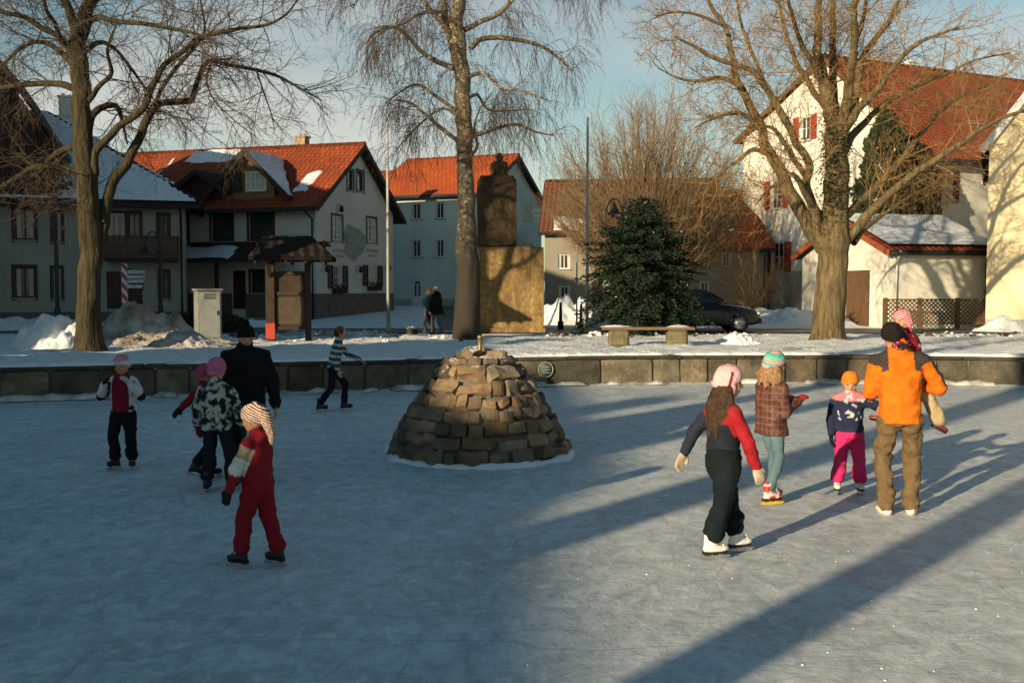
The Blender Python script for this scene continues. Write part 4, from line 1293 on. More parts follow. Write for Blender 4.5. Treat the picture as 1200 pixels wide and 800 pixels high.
# left linden
S_lin = [dict(per_m=6.0, ang=(30, 75), len=(.8, 2.6), r=.014, seg=8, wob=.17, bend=.0, n=5),
         dict(per_m=7.0, ang=(25, 65), len=(.4, 1.2), r=.0068, seg=5, wob=.2, bend=-.05, n=3, r1=.0040),
         dict(per_m=8.0, ang=(25, 60), len=(.18, .55), r=.0048, seg=3, wob=.22, bend=-.08, n=3, r1=.0036)]
Y = 23.2
limbs = [
 [(104, 416, 15), (104, 380, 13.5), (105, 340, 12.5), (107, 280, 13), (104, 230, 12), (98, 170, 11), (94, 120, 10), (93, 80, 10), (92, 50, 9), (98, 22, 8), (106, -5, 7), (112, -50, 5), (118, -120, 3), (120, -200, 1)],
 [(92, 55, 7), (85, 20, 6), (70, -5, 5), (50, -50, 4), (38, -110, 2.5), (30, -170, 1)],
 [(112, 300, 8), (120, 262, 7.5), (131, 216, 7), (150, 186, 6.5), (165, 158, 6), (178, 131, 6), (190, 121, 5), (213, 119, 4.5), (223, 117, 4.5), (228, 105, 4), (236, 84, 3.5), (247, 72, 3.2), (267, 77, 3), (300, 82, 2.6), (327, 90, 2.2), (353, 106, 1.6), (377, 118, .8)],
 [(108, 205, 6), (113, 178, 5.5), (133, 153, 5), (157, 137, 4.8), (174, 119, 4.6), (180, 97, 4), (193, 77, 3.8), (213, 60, 3.6), (233, 45, 3.3), (258, 40, 2.8), (283, 34, 2.4), (313, 29, 2), (337, 15, 1.5), (353, -8, .8)],
 [(184, 118, 3), (196, 92, 3), (215, 70, 2.8), (232, 52, 2.4), (240, 38, 2), (238, 12, 1.6), (228, -20, 1)],
 [(98, 30, 5), (115, 20, 4), (133, 25, 3.6), (173, 28, 3), (207, 35, 2.4), (232, 40, 1.6), (262, 52, .9)],
 [(102, 172, 6), (107, 147, 5.5), (115, 128, 5), (133, 123, 4), (139, 131, 3), (143, 147, 2.2), (150, 170, 1)],
 [(96, 205, 5), (82, 200, 5), (67, 195, 4.6), (48, 196, 4.4), (33, 198, 4), (14, 212, 3.5), (-5, 224, 3), (-45, 245, 1.5)],
 [(94, 170, 5.5), (87, 172, 5), (67, 180, 4.4), (52, 192, 3), (44, 206, 1.5)],
 [(90, 105, 5), (78, 100, 5), (58, 99, 4.5), (27, 99, 4), (-10, 103, 3), (-50, 98, 1.5)],
 [(88, 66, 5), (72, 46, 4.5), (50, 32, 4), (27, 20, 3.5), (0, 14, 3), (-50, -5, 1.5)],
 [(86, 78, 4.5), (72, 60, 4), (50, 50, 3.4), (30, 53, 3), (4, 74, 2.3), (-30, 100, 1.2)],
 [(84, 62, 4), (73, 50, 3.6), (63, 27, 3), (53, 4, 2.5), (40, -60, 1.2)],
 [(98, 60, 4), (118, 50, 3.2), (138, 60, 2.6), (160, 88, 2), (182, 118, 1.2)],
 [(100, 120, 4), (118, 100, 3.4), (131, 84, 2.8), (126, 60, 2), (134, 30, 1.2)],
 [(106, 10, 4), (128, -20, 3.2), (170, -50, 2.5), (230, -60, 1.6), (290, -40, .9)],
 [(247, 74, 1.6), (243, 95, 1.4), (252, 118, 1.1), (272, 140, .8), (300, 160, .5)],
 [(300, 82, 1.5), (308, 105, 1.2), (316, 130, .9), (322, 152, .5)],
 [(120, 262, 4), (116, 246, 3.4), (100, 228, 3), (84, 216, 2.5), (60, 214, 1.4)],
]
dep = [0, .1, .15, -.1, .3, -.5, .8, -.2, .5, .4, -.3, .6, -.7, .9, -.9, .2, -.3, .3, .5]
TL = make_tree('linden_tree', 'dark bare tree with long curved limbs behind the left side of the rink', base_at(104, 413, Y), limbs, S_lin,
          (M['bark'], M['twig']), Y, 21, 'large bare trees standing round the rink', depth=dep, thin=.82)

# birch in the middle
S_bir = [dict(per_m=7.5, ang=(30, 80), len=(.5, 1.9), r=.010, seg=6, wob=.22, bend=-.06, n=5),
         dict(per_m=8.5, ang=(20, 60), len=(.5, 1.5), r=.0058, seg=6, wob=.12, bend=-.30, n=3, r1=.0045, leaf=.3),
         dict(per_m=6.5, ang=(20, 50), len=(.25, .8), r=.0048, seg=4, wob=.12, bend=-.35, n=3, r1=.004, leaf=.5)]
m, nt, b = _mat('birch_bark')
vec = coords(nt, 'Object'); n1 = nz(nt, coords(nt, 'Object', (1.6, 1.6, 2.0)), 2.6, 6, .75); n2 = nz(nt, coords(nt, 'Object', (2, 2, 5)), 3, 4, .7)
c = ramp(nt, n1, [(.42, (.22, .165, .10)), (.50, (.04, .03, .018)), (.60, (.38, .33, .24))])
c = mixc(nt, ramp(nt, n2, [(.55, 0.0), (.66, .8)]), c, (.05, .04, .03))
sx = N(nt, 'ShaderNodeSeparateXYZ'); nt.links.new(vec, sx.inputs[0])
c = mixc(nt, ramp(nt, sx.outputs['Z'], [(.0, 1.0), (1.0, 1.0)]), c, c)
mr = N(nt, 'ShaderNodeMapRange'); mr.inputs['From Min'].default_value = 2.2; mr.inputs['From Max'].default_value = 4.6; nt.links.new(sx.outputs['Z'], mr.inputs[0])
c = mixc(nt, mr.outputs[0], mixc(nt, n1, (.008, .007, .005), (.045, .035, .02)), c)
nt.links.new(c, b.inputs['Base Color']); b.inputs['Roughness'].default_value = .85; bump(nt, b, n1, .9, .03)
M['birch_bark'] = m
Y = 29.0
limbs = [
 [(548, 400, 16), (548, 375, 15), (548, 330, 14), (547, 290, 13), (547, 250, 10.5), (545, 210, 9.5), (544, 167, 9.2), (542, 100, 8.8), (539, 67, 8.8), (535, 33, 8), (537, -5, 7), (542, -60, 6), (540, -130, 4), (536, -210, 2)],
 [(532, 68, 6), (525, 35, 6), (518, 0, 5), (508, -60, 4), (500, -130, 2)],
 [(547, 165, 4.5), (556, 159, 4), (566, 156, 3.6), (587, 148, 3), (607, 147, 2.5), (627, 155, 1.8), (650, 159, .9)],
 [(550, 57, 5), (566, 46, 4.4), (600, 45, 3.8), (633, 53, 3), (655, 68, 2), (672, 84, 1)],
 [(549, 90, 3.6), (567, 86, 3), (587, 103, 2.5), (613, 107, 1.8), (640, 118, 1)],
 [(543, 35, 5), (565, 25, 4.4), (585, 15, 4), (602, -2, 3.2), (640, -35, 2.6), (668, -30, 1.8), (692, 0, 1)],
 [(536, 165, 4), (518, 150, 3.4), (500, 137, 3), (482, 122, 2.2), (462, 118, 1.2)],
 [(536, 130, 3.6), (510, 112, 3), (490, 100, 2.6), (472, 106, 1.8), (452, 122, 1)],
 [(532, 80, 5), (510, 72, 4.2), (493, 60, 3.6), (467, 34, 3), (444, 36, 2), (424, 56, 1)],
 [(528, 38, 4.5), (510, 20, 4), (492, -5, 3), (470, -30, 2.4), (440, -25, 1.8), (412, 10, 1)],
 [(520, 15, 3.5), (495, 16, 3), (470, 28, 2.4), (450, 36, 1.8), (430, 52, 1)],
 [(548, 115, 3), (560, 112, 2.6), (572, 128, 2), (596, 130, 1.4), (620, 128, .8)],
 [(548, 186, 3), (560, 172, 2.6), (556, 150, 2), (562, 128, 1.4), (575, 112, .8)],
 [(538, -30, 5), (575, -60, 4), (620, -75, 3), (670, -60, 2), (715, -30, 1)],
 [(538, -50, 5), (500, -80, 4), (450, -75, 3), (415, -50, 2), (395, -20, 1)],
 [(540, 140, 3), (520, 128, 2.4), (498, 140, 2), (478, 160, 1.4), (462, 178, .7)],
]
dep = [0, .1, -.3, .3, -.7, .2, -.4, .6, .2, -.3, -.8, .8, -.9, .1, -.2, .7]
TB = make_tree('birch_tree', 'tall birch with drooping twigs and pale upper bark behind the stone cairn', base_at(548, 398, Y), limbs, S_bir,
          (M['birch_bark'], M['twig']), Y, 5, 'large bare trees standing round the rink', leaf_mat=M['dead_leaf'], leaf_size=.026, depth=dep, flare=1.25)

# right linden, its golden sunlight put into bark and twig colours
S_lin2 = [dict(per_m=4.6, ang=(25, 65), len=(.9, 2.8), r=.015, seg=8, wob=.15, bend=.03, n=5),
         dict(per_m=6.2, ang=(25, 60), len=(.5, 1.35), r=.009, seg=5, wob=.17, bend=.0, n=3, r1=.0055, leaf=.2),
         dict(per_m=7.0, ang=(25, 60), len=(.2, .65), r=.0065, seg=3, wob=.22, bend=-.02, n=3, r1=.0048, leaf=.22)]
Y = 28.2
limbs = [
 [(970, 402, 18.5), (971, 370, 17), (974, 320, 16.5), (977, 285, 17), (980, 250, 15), (981, 200, 13.5), (979, 160, 11), (972, 125, 8), (965, 95, 6), (960, 60, 5), (959, 20, 4), (958, -40, 3), (957, -110, 1)],
 [(966, 292, 11), (955, 276, 10), (940, 250, 9), (925, 222, 8.5), (908, 190, 7.5), (899, 170, 6.5), (892, 148, 5.5), (878, 122, 5), (864, 97, 4.4), (857, 67, 3.8), (850, 33, 3), (832, 4, 2.4), (815, -50, 1.4)],
 [(960, 268, 7), (951, 240, 6), (946, 215, 5.5), (948, 195, 5), (943, 180, 5), (930, 163, 4.6), (922, 142, 4.2), (910, 122, 4), (897, 100, 3.6), (880, 82, 3.2), (842, 70, 2.6), (815, 56, 2), (790, 44, 1)],
 [(976, 165, 8), (978, 130, 6), (975, 80, 5), (975, 33, 4), (977, -30, 3), (985, -90, 1.4)],
 [(983, 165, 9), (992, 130, 7), (995, 95, 5.5), (1000, 55, 4.5), (1002, 10, 3.6), (1010, -60, 2)],
 [(984, 150, 6), (1000, 118, 5), (1008, 85, 4.4), (1017, 58, 4), (1040, 27, 3), (1054, 0, 2.4), (1078, -45, 1.4)],
 [(984, 160, 6), (1005, 130, 5), (1030, 102, 4), (1048, 78, 3.2), (1075, 52, 2.4), (1105, 38, 1.6), (1130, 30, .8)],
 [(984, 185, 6), (1000, 158, 5), (1018, 140, 4), (1040, 120, 3.4), (1083, 97, 2.8), (1113, 85, 2.2), (1145, 70, 1.4), (1185, 62, .8)],
 [(984, 292, 8), (997, 274, 7), (1012, 257, 6), (1042, 227, 5), (1076, 201, 4.4), (1110, 179, 3.8), (1144, 156, 3.2), (1170, 140, 2.6), (1200, 130, 2), (1245, 110, 1)],
 [(988, 255, 6), (1008, 236, 5), (1035, 209, 4.4), (1057, 186, 4), (1085, 150, 3.2), (1102, 130, 2.8), (1127, 113, 2.2), (1153, 103, 1.6), (1180, 88, .8)],
 [(946, 206, 4), (932, 190, 3.4), (917, 166, 3), (905, 150, 2.4), (890, 150, 1.6), (872, 158, .9)],
 [(905, 184, 3.4), (884, 176, 3), (862, 190, 2.4), (842, 205, 1.6), (826, 225, .8)],
 [(898, 165, 3), (880, 140, 3), (862, 132, 2.4), (838, 138, 1.8), (815, 150, .9)],
 [(972, 130, 4.5), (955, 110, 4), (938, 80, 3.2), (922, 45, 2.6), (912, 0, 1.8), (905, -50, 1)],
 [(965, 100, 4), (950, 70, 3.4), (935, 40, 2.8), (925, 5, 2), (915, -45, 1)],
 [(870, 102, 3), (845, 92, 2.6), (820, 95, 2.2), (795, 92, 1.5), (770, 80, .8)],
 [(1000, 60, 3), (1012, 25, 2.6), (1018, -15, 2), (1035, -60, 1)],
 [(958, 250, 5), (944, 228, 4), (930, 205, 3.2), (915, 212, 2.4), (900, 222, 1.6), (885, 240, .9)],
 [(1000, 285, 4), (1020, 262, 3.4), (1046, 244, 2.6), (1075, 225, 2), (1100, 215, 1)],
 [(897, 100, 2.6), (880, 60, 2.2), (868, 25, 1.8), (862, -20, 1)],
 [(850, 33, 2), (820, 18, 1.8), (790, 15, 1.4), (765, 22, .8)],
]
dep = [0, .1, -.25, .4, -.4, .3, -.7, .5, -.15, .5, -.6, .4, -.4, .8, -.8, .2, -.6, -.9, .9, .6, -.4]
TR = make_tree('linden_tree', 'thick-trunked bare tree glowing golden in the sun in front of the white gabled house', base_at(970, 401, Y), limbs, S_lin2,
          (M['bark_sunlit'], M['twig_sunlit']), Y, 33, 'large bare trees standing round the rink', leaf_mat=M['dead_leaf'], leaf_size=.03, depth=dep, flare=1.2, thin=.92)
# ivy up its stem
mb = MB(); rr = random.Random(4); tb = V(base_at(970, 401, Y))
for i in range(5200):
    v = rr.triangular(110, 290, 190); u = 979 + rr.gauss(0, 8 if v > 150 else 11)
    p = P(u, v, Y + rr.gauss(0, .30)) - tb
    leafquad(mb, p, rr.uniform(.03, .06), rr)
mb.build('ivy', M['ivy'], TR[0])
# ivy at the foot of the birch
# twigs hanging in at the top from a tree beside the birch; unseen trees added behind the photographer to throw long shadows
def unseen_shadow_tree(name, label, x, y, h, r, seed, lean=0, crown=1.0, group=None, mats=None, per=1.6, n0=9, fork=.38):
    rr = random.Random(seed); root = empty(name, (x, y, gh(x, y) - .08), 0, label, 'tree', group)
    tp, trs = wander(V((0, 0, 0)), V((lean, 0, 1)), h, r, r * .12, 16, .035, .03, rr)
    trs = [(r * .8 if i < 16 * fork else q) * (1 + .35 * math.exp(-p.z / .3)) for i, (p, q) in enumerate(zip(tp, trs))]
    big = [(tp, trs, 14)]; small = []; lv = []
    for k in range(n0):
        t = fork + (1 - fork) * k / n0; i = int(t * 16)
        d = side_dir(V((0, 0, 1)), R(rr.uniform(30, 62)), rr)
        q = wander(tp[i], d, h * rr.uniform(.32, .5) * (1.25 - t) * crown, trs[i] * .55, .012, 10, .12, .05, rr)
        big.append((q[0], q[1], 8))
    S = [dict(per_m=per, ang=(30, 65), len=(.9, 2.2), r=.02, seg=6, wob=.15, bend=.02, n=4),
         dict(per_m=per * 1.5, ang=(25, 60), len=(.4, 1.1), r=.009, seg=4, wob=.2, bend=0, n=3, r1=.005)]
    for bb in big[1:]: sprout((bb[0], bb[1]), 0, S, small, lv, rr, .15)
    mats = mats or (M['bark'], M['twig'])
    fast_tubes(big, 'trunk', mats[0], root); fast_tubes(small, 'crown', mats[1], root)
    return root
g_ = 'unseen bare trees added to cast shadows on the ice'
def shade_tree(lbl, p_, X_, h, r, seed, **k):
    unseen_shadow_tree('unseen_shadow_tree', lbl, X_, (.766 * X_ - p_) / .643, h, r, seed, group=g_, **k)
shade_tree('unseen bare tree added behind the photographer to cast the long trunk shadow', -2.72, -8.45, 13, .31, 51, fork=.5)
shade_tree('unseen thick tree added left of and behind the photographer to shade the ice', -5.1, -11.6, 15, .44, 52, n0=12, crown=.7, fork=.62)
shade_tree('unseen stout bare tree added beside the left bank to shade the ice', -7.35, -13.6, 14, .30, 53, n0=10, crown=.7, fork=.6)
shade_tree('unseen slender bare tree added at far left to shade the ice', -8.9, -14.6, 14, .36, 54, n0=10, crown=.7, fork=.6)
# round golden tree behind the fir
def fan_tree(name, label, x, y, z0, h, w_, seed, n, mats, cat='tree'):
    rr = random.Random(seed); root = empty(name, (x, y, z0), 0, label, cat)
    big = []; small = []; lv = []
    tr_ = .030 * h if cat == 'tree' else .012 * h
    big.append(([V((0, 0, 0)), V((.03, 0, h * .12)), V((0, 0, h * .2))], [tr_, tr_ * .85, tr_ * .75], 12))
    for k in range(n):
        a = rr.uniform(0, 2 * math.pi); tilt = R(66) * math.sqrt(rr.random())
        d = V((math.sin(tilt) * math.cos(a), math.sin(tilt) * math.sin(a), math.cos(tilt)))
        # length reaches a round outline
        ex = d.x * 1.0; L_b = 1 / math.sqrt((d.x ** 2 + d.y ** 2) / (w_ / 2) ** 2 + (d.z / (h * .80)) ** 2)
        d0 = (d + V((0, 0, .35))).normalized()
        p = V((rr.gauss(0, .1), rr.gauss(0, .1), h * rr.uniform(.04, .20))); seg = 10; pts = [p.copy()]; dd = V((d.x * 1.25, d.y * 1.25, d.z)).normalized()
        for i in range(seg):
            dd = (dd + V((rr.gauss(0, .055), rr.gauss(0, .055), .05))).normalized()
            p = p + dd * (L_b * .93 / seg); pts.append(p.copy())
        r0 = rr.uniform(.003, .0065) * h
        big.append((pts, [r0 * (1 - i / seg) + .008 for i in range(seg + 1)], 5))
    S = [dict(per_m=4.2, ang=(15, 42), len=(.7, 1.9), r=.014, seg=5, wob=.10, bend=.05, n=3, fade=.25),
         dict(per_m=5.0, ang=(18, 50), len=(.4, 1.1), r=.0095, seg=3, wob=.14, bend=.02, n=3, r1=.006, leaf=.12)]
    for bb in big[1:]: sprout((bb[0], bb[1]), 0, S, small, lv, rr, .3)
    fast_tubes(big, 'trunk', mats[0], root); fast_tubes(small, 'crown', mats[1], root)
    mb = MB()
    for p in lv: leafquad(mb, p, rr.uniform(.035, .06), rr)
    mb.build('dry_leaves', M['dead_leaf'], root)
    return root
p = P(757, 350, 48.0)
fan_tree('round_tree', 'wide round-crowned bare tree with many upright golden branches behind the fir', p.x, p.y, gh(p.x, p.y) - .1, 11.8, 11.6, 8, 230, (M['twig_mid'], M['twig_mid']))
p = P(905, 350, 44.5)
fan_tree('bare_shrub', 'thin upright bare shrub before the left corner of the white gabled house', p.x - .9, p.y, gh(p.x, p.y) - .1, 4.2, 2.6, 18, 26, (M['twig_sunlit'], M['twig_sunlit']), 'shrub')
p = P(922, 360, 44.9)
fan_tree('bare_shrub', 'tiny bare shrub against the plinth below the second red-shuttered window', p.x, p.y, gh(p.x, p.y) - .1, 2.3, 1.1, 19, 9, (M['twig'], M['twig']), 'shrub')

# fir with drooping boughs
def fir(name, label, x, y, h, w_, seed):
    rr = random.Random(seed); root = empty(name, (x, y, gh(x, y) - .06), 0, label, 'tree')
    mb = MB(); mb.tube([(0, 0, 0), (.02, 0, h * .5), (0, 0, h * .97)], [.12, .07, .012], 8); mb.build('trunk', M['bark'], root)
    mb = MB(); sn = MB(); z = .18
    while z < h:
        f = 1 - z / h
        rad = w_ / 2 * (min(1.0, f * 2.3) ** .75) * (1 if z > .5 else .9) * (1 + .16 * noise.noise(V((z * 1.7, seed, 0))))
        nb = max(5, int(15 * f + 5))
        ph = rr.random() * 6
        for k in range(nb):
            a = ph + 2 * math.pi * k / nb + rr.gauss(0, .12); L_b = rad * rr.uniform(.62, 1.18)
            dr = V((math.cos(a), math.sin(a), 0)); up = .42 * (1 - f) + rr.uniform(-.05, .12)
            sd = V((-dr.y, dr.x, 0))
            nseg = max(3, int(L_b / .085))
            for i in range(nseg):
                t = (i + .5) / nseg
                c = dr * (L_b * t) + V((0, 0, z + up * L_b * t - .55 * L_b * t * t * f + rr.gauss(0, .015)))
                lat = .40 * L_b * (1 - t) * .9 + .09
                for s_ in (-1, 1):
                    dd = (dr * .75 + sd * s_ + V((0, 0, -.16))).normalized()
                    ln = lat * rr.uniform(.6, 1.1) + .05
                    for q in range(max(2, int(ln / .055))):
                        tt = (q + .5) / max(2, int(ln / .055))
                        cc = c + dd * ln * tt + V((0, 0, -.10 * ln * tt))
                        leafquad(mb, cc + V((rr.gauss(0, .02), rr.gauss(0, .02), rr.gauss(0, .03))), rr.uniform(.035, .075), rr, d=dd + V((0, 0, rr.gauss(0, .25))))
                if rr.random() < .02: sn.sphere(c + V((0, 0, .035)), (rr.uniform(.012, .03), rr.uniform(.012, .03), .014), 6, 4)
        z += .16 * (.7 + .5 * f)
    mb.build('crown', M['needle'], root); sn.build('snow', M['snow'], root)
    return root
p = P(760, 385, 33.0)
fir('fir_tree', 'dense dark green fir standing behind the stone bench', p.x - .35, 31.6, 4.25, 3.75, 2)

# tall dark evergreen columns by the gabled house, the low hedge
def column(name, label, x, y, z0, h, w_, seed, mat, n=5200, group=None, cat='tree', depth=None, flat=False):
    rr = random.Random(seed); root = empty(name, (x, y, z0), 0, label, cat, group)
    mb = MB(); mb.tube([(0, 0, 0), (0, 0, h * .9)], [.12, .03], 7); mb.build('trunk', M['bark'], root)
    mb = MB(); d_ = depth or w_
    # dark inner mass made of overlapping clumps, ragged leaves around it
    for i in range(n):
        z = h * rr.random() ** .9; f = z / h
        pr = (math.sin(min(1, f * 1.9 + .25) * math.pi / 2) * (1 - f ** 3.2) ** .6) if not flat else (1 - f ** 8) ** .5
        a = rr.uniform(0, 2 * math.pi); lump = 1 + .34 * noise.noise(V((math.cos(a) * 1.9, math.sin(a) * 1.9, z * 1.5 + seed))) + .14 * noise.noise(V((math.cos(a) * 6, math.sin(a) * 6, z * 5)))
        rad = pr * lump * rr.uniform(.55, 1.04) ** .6
        p = V((math.cos(a) * rad * w_ / 2, math.sin(a) * rad * d_ / 2, z))
        leafquad(mb, p, rr.uniform(.07, .16), rr, d=V((math.cos(a) * .5, math.sin(a) * .5, 1)))
    mb.build('crown', mat, root)
    return root
g2 = 'tall dark evergreens beside the white gabled house'
p = P(1036, 300, 43.6); column('thuja', 'tall narrow dark thuja, left one of the two evergreens above the garage roof', p.x, p.y, GZ, 9.0, 2.7, 1, M['thuja'], 10000, g2)
p = P(1063, 300, 44.6); column('thuja', 'broader lower thuja, right one of the two evergreens above the garage roof', p.x, p.y, GZ, 8.0, 2.7, 2, M['thuja'], 9500, g2)
p = P(238, 372, 34.0); column('hedge', 'low dark clipped hedge behind the grey cabinet', p.x, p.y, GZ - .05, .62, 2.7, 5, M['thuja'], 2600, None, 'hedge', 1.0, True)

# far wooded hill and roofs close the view behind the gaps
hill = fan = None
# ------------------------------------------------------------------ cairn
M['cairn'] = stone_mat('cairn_stone', (.23, .165, .10), (.095, .07, .045), (.32, .24, .155))
add_snow(M['cairn'], .95, 1.25, .72)
cc = G(562, 551); CX, CY = -.40, 12.72
cairn = empty('stone_cairn', (CX, CY, 0), 0, 'conical dry-stone cairn on the ice with a short pipe and some snow on top', 'cairn')
prof = [(0, 1.13), (.12, 1.10), (.28, 1.01), (.45, .93), (.62, .83), (.78, .73), (.93, .62), (1.06, .50), (1.16, .42), (1.22, .30)]
def pr(z):
    for i in range(len(prof) - 1):
        if z <= prof[i + 1][0]:
            t = (z - prof[i][0]) / (prof[i + 1][0] - prof[i][0]); return prof[i][1] + (prof[i + 1][1] - prof[i][1]) * t
    return prof[-1][1]
r_ = random.Random(12)
mb = MB(); cols = []
def rock(c, d, rz, tilt, seed, tone):
    bm = bmesh.new(); bmesh.ops.create_cube(bm, size=1)
    bmesh.ops.subdivide_edges(bm, edges=bm.edges[:], cuts=3, use_grid_fill=True)
    T = Matrix.Translation(V(c)) @ Matrix.Rotation(rz, 4, 'Z') @ Matrix.Rotation(tilt, 4, 'X')
    bm.verts.index_update(); vs = []
    for q in bm.verts:
        p = q.co.copy()
        l8 = (abs(2 * p.x) ** 8 + abs(2 * p.y) ** 8 + abs(2 * p.z) ** 8) ** (1 / 8)
        p = p / max(l8, .001) * 1.0
        p = V((p.x * d[0], p.y * d[1], p.z * d[2]))
        p += V((noise.noise(V((p.x * 6, p.y * 6, seed))), noise.noise(V((p.z * 6, p.x * 6, seed + 9))), noise.noise(V((p.y * 6, p.x * 6, seed + 5))))) * .055
        vs.append(T @ p)
    k0 = len(mb.v)
    mb.add(vs, [[q.index for q in f.verts] for f in bm.faces], smooth=False)
    bm.free()
    global cols
    cols += [tone] * (len(mb.v) - k0)
z = 0.0; course = 0
while z < 1.14:
    h_ = r_.uniform(.115, .185) if z < .95 else r_.uniform(.08, .12); zc = z + h_ / 2; rad = pr(zc); a = r_.random() * 6; end = a + 2 * math.pi
    slope = math.atan2(pr(z) - pr(z + h_), h_)
    while a < end - .03:
        w_ = min(r_.choice([r_.uniform(.13, .24), r_.uniform(.22, .46)]), (end - a) * rad)
        if (end - a) * rad - w_ < .07: w_ = (end - a) * rad
        am = a + w_ / 2 / rad; dd = r_.uniform(.20, .27); off = r_.uniform(-.02, .02); hh = h_ * r_.choice([r_.uniform(.72, .95), r_.uniform(.95, 1.15), r_.uniform(.95, 1.35)])
        t = r_.uniform(.42, 1.25); hu = r_.uniform(-.12, .16)
        rock((math.cos(am) * (rad - dd / 2 + off), math.sin(am) * (rad - dd / 2 + off), zc + r_.uniform(-.022, .022)), (w_ * r_.uniform(.88, .98), dd, hh), am - math.pi / 2 + r_.gauss(0, .05), slope * .95 + r_.gauss(0, .05), r_.random() * 50, (t * (1 + hu), t, t * (1 - hu)))
        a += w_ / rad
    z += h_ * .96; course += 1
for k in range(9):
    a = k * 2.4; rr0 = .1 + .16 * (k % 3) / 2
    rock((math.cos(a) * rr0, math.sin(a) * rr0, 1.17 + .05 * (k % 2) + (.03 if rr0 < .2 else 0)), (r_.uniform(.16, .26), r_.uniform(.14, .2), .11), a, r_.gauss(0, .15), k * 7, (r_.uniform(.7, 1.2),) * 3)
me = mb.mesh('stones'); paint(me, lambda co, nn, i: cols[i]); link('stones', me, M['cairn'], cairn)
mb = MB(); mb.lathe([(pr(z) - .075, z) for z in [0, .12, .28, .45, .62, .78, .93, 1.06, 1.14]] + [(.0, 1.16)], 40); mb.build('core', M['dark_plinth'], cairn)
mb = MB()
def snowblob(c, s_, seed):
    n = 14; q = []; 
    for j in range(n + 1):
        for i in range(n):
            a = 2 * math.pi * i / n; r0 = j / n
            e = 1 + .35 * noise.noise(V((math.cos(a) * 1.2, math.sin(a) * 1.2, seed)))
            q.append((c[0] + math.cos(a) * r0 * s_[0] * e, c[1] + math.sin(a) * r0 * s_[1] * e, c[2] + s_[2] * ((1 - r0 ** 2.2) - .25) * (1 + .3 * noise.noise(V((a, r0 * 3, seed))))))
    mb.add(q, [(j * n + i, j * n + (i + 1) % n, (j + 1) * n + (i + 1) % n, (j + 1) * n + i) for j in range(n) for i in range(n)], smooth=True)
n = 120; q = []
for j in range(7):
    for k in range(n):
        a = 2 * math.pi * k / n; e = noise.noise(V((math.cos(a) * 3, math.sin(a) * 3, 1))) + .6 * noise.noise(V((math.cos(a) * 11, math.sin(a) * 11, 4)))
        r0 = 1.09 + (j / 6) * (.09 + .10 * e); zz = .045 * (1 + .8 * e) * math.sin(math.pi * min(1, .35 + j / 6 * .65)) - .002 * (j == 6)
        q.append((math.cos(a) * r0, math.sin(a) * r0, max(zz, -.01)))
mb.add(q, [(j * n + k, j * n + (k + 1) % n, (j + 1) * n + (k + 1) % n, (j + 1) * n + k) for j in range(6) for k in range(n)], smooth=True)
mb.build('snow', M['snow'], cairn)
mb = MB(); mb.tube([(.0, 0, 1.15), (.0, 0, 1.44)], .022, 10); mb.tube([(0, 0, 1.42), (0, 0, 1.47)], .03, 10); mb.tube([(0, 0, 1.2), (0, 0, 1.27)], .034, 10)
mb.build('fountain_pipe', surf('brass_pipe', (.42, .30, .12), (.22, .15, .07), 8, .45, .2, metal=.5), cairn)

# ------------------------------------------------------------------ monument
m, nt, b = _mat('sandstone'); vec = coords(nt, 'Object')
n1 = nz(nt, coords(nt, 'Object', (1.8, 1.8, .45)), 1.3, 6, .7, .8); n2 = nz(nt, vec, 6, 5, .7)
c = ramp(nt, n1, [(.3, (.10, .065, .028)), (.5, (.27, .17, .06)), (.68, (.42, .29, .11))]); c = mixc(nt, ramp(nt, n2, [(.42, 0.0), (.62, .75)]), c, (.11, .07, .03))
nt.links.new(c, b.inputs['Base Color']); b.inputs['Roughness'].default_value = .9; bump(nt, b, n2, .6, .03); M['sandstone'] = m
pm = P(600, 388, 33.5)
mon = empty('war_memorial', (pm.x, 33.5, GZ), .06, 'massive golden sandstone block with a darker upper pier behind the birch trunk', 'monument')
k = 33.5 / 1200
mb = MB()
def rough_block(mb, c, d, bev=.04):
    bm = bmesh.new(); bmesh.ops.create_cube(bm, size=1)
    bmesh.ops.subdivide_edges(bm, edges=bm.edges[:], cuts=7, use_grid_fill=True)
    bm.verts.index_update(); vs = []
    for q in bm.verts:
        p = V((q.co.x * d[0], q.co.y * d[1], q.co.z * d[2]))
        e = V((max(0, abs(q.co.x) - .42), max(0, abs(q.co.y) - .42), max(0, abs(q.co.z) - .42))) * 12
        if sum(1 for t in e if t > .3) >= 2: p = p * (1 - bev / max(d))
        p += V((noise.noise(p * 2.2), noise.noise(p * 2.2 + V((9, 0, 0))), noise.noise(p * 2.2 + V((0, 9, 0))))) * .035
        vs.append(p + V(c))
    mb.add(vs, [[q.index for q in f.verts] for f in bm.faces]); bm.free()
rough_block(mb, (0, .5, 1.42), (75 * k, 1.0, 2.84)); mb.box((0, .5, .08), (80 * k, 1.2, .2), bev=.03)
mb.build('block', M['sandstone'], mon)
mb = MB(); rough_block(mb, (-17 * k, .5, 2.84 + 1.1), (46 * k, .9, 2.2)); mb.box((-17 * k, .5, 5.07), (40 * k, .8, .14), bev=.03)
up = mb.build('upper_pier', surf('mossy_dark_stone', (.10, .06, .035), (.035, .03, .018), 2.2, .95, 1.0, .04), mon)
mb = MB(); mb.lathe([(.0, .62), (.16, .6), (.10, .48), (.27, .40), (.31, .2), (.26, .04), (.32, .0), (.32, -.06)], 14, (-14 * k, .5, 5.20)); mb.sphere((-14 * k, .5, 5.83), .1); mb.build('finial', up.data.materials[0], mon)

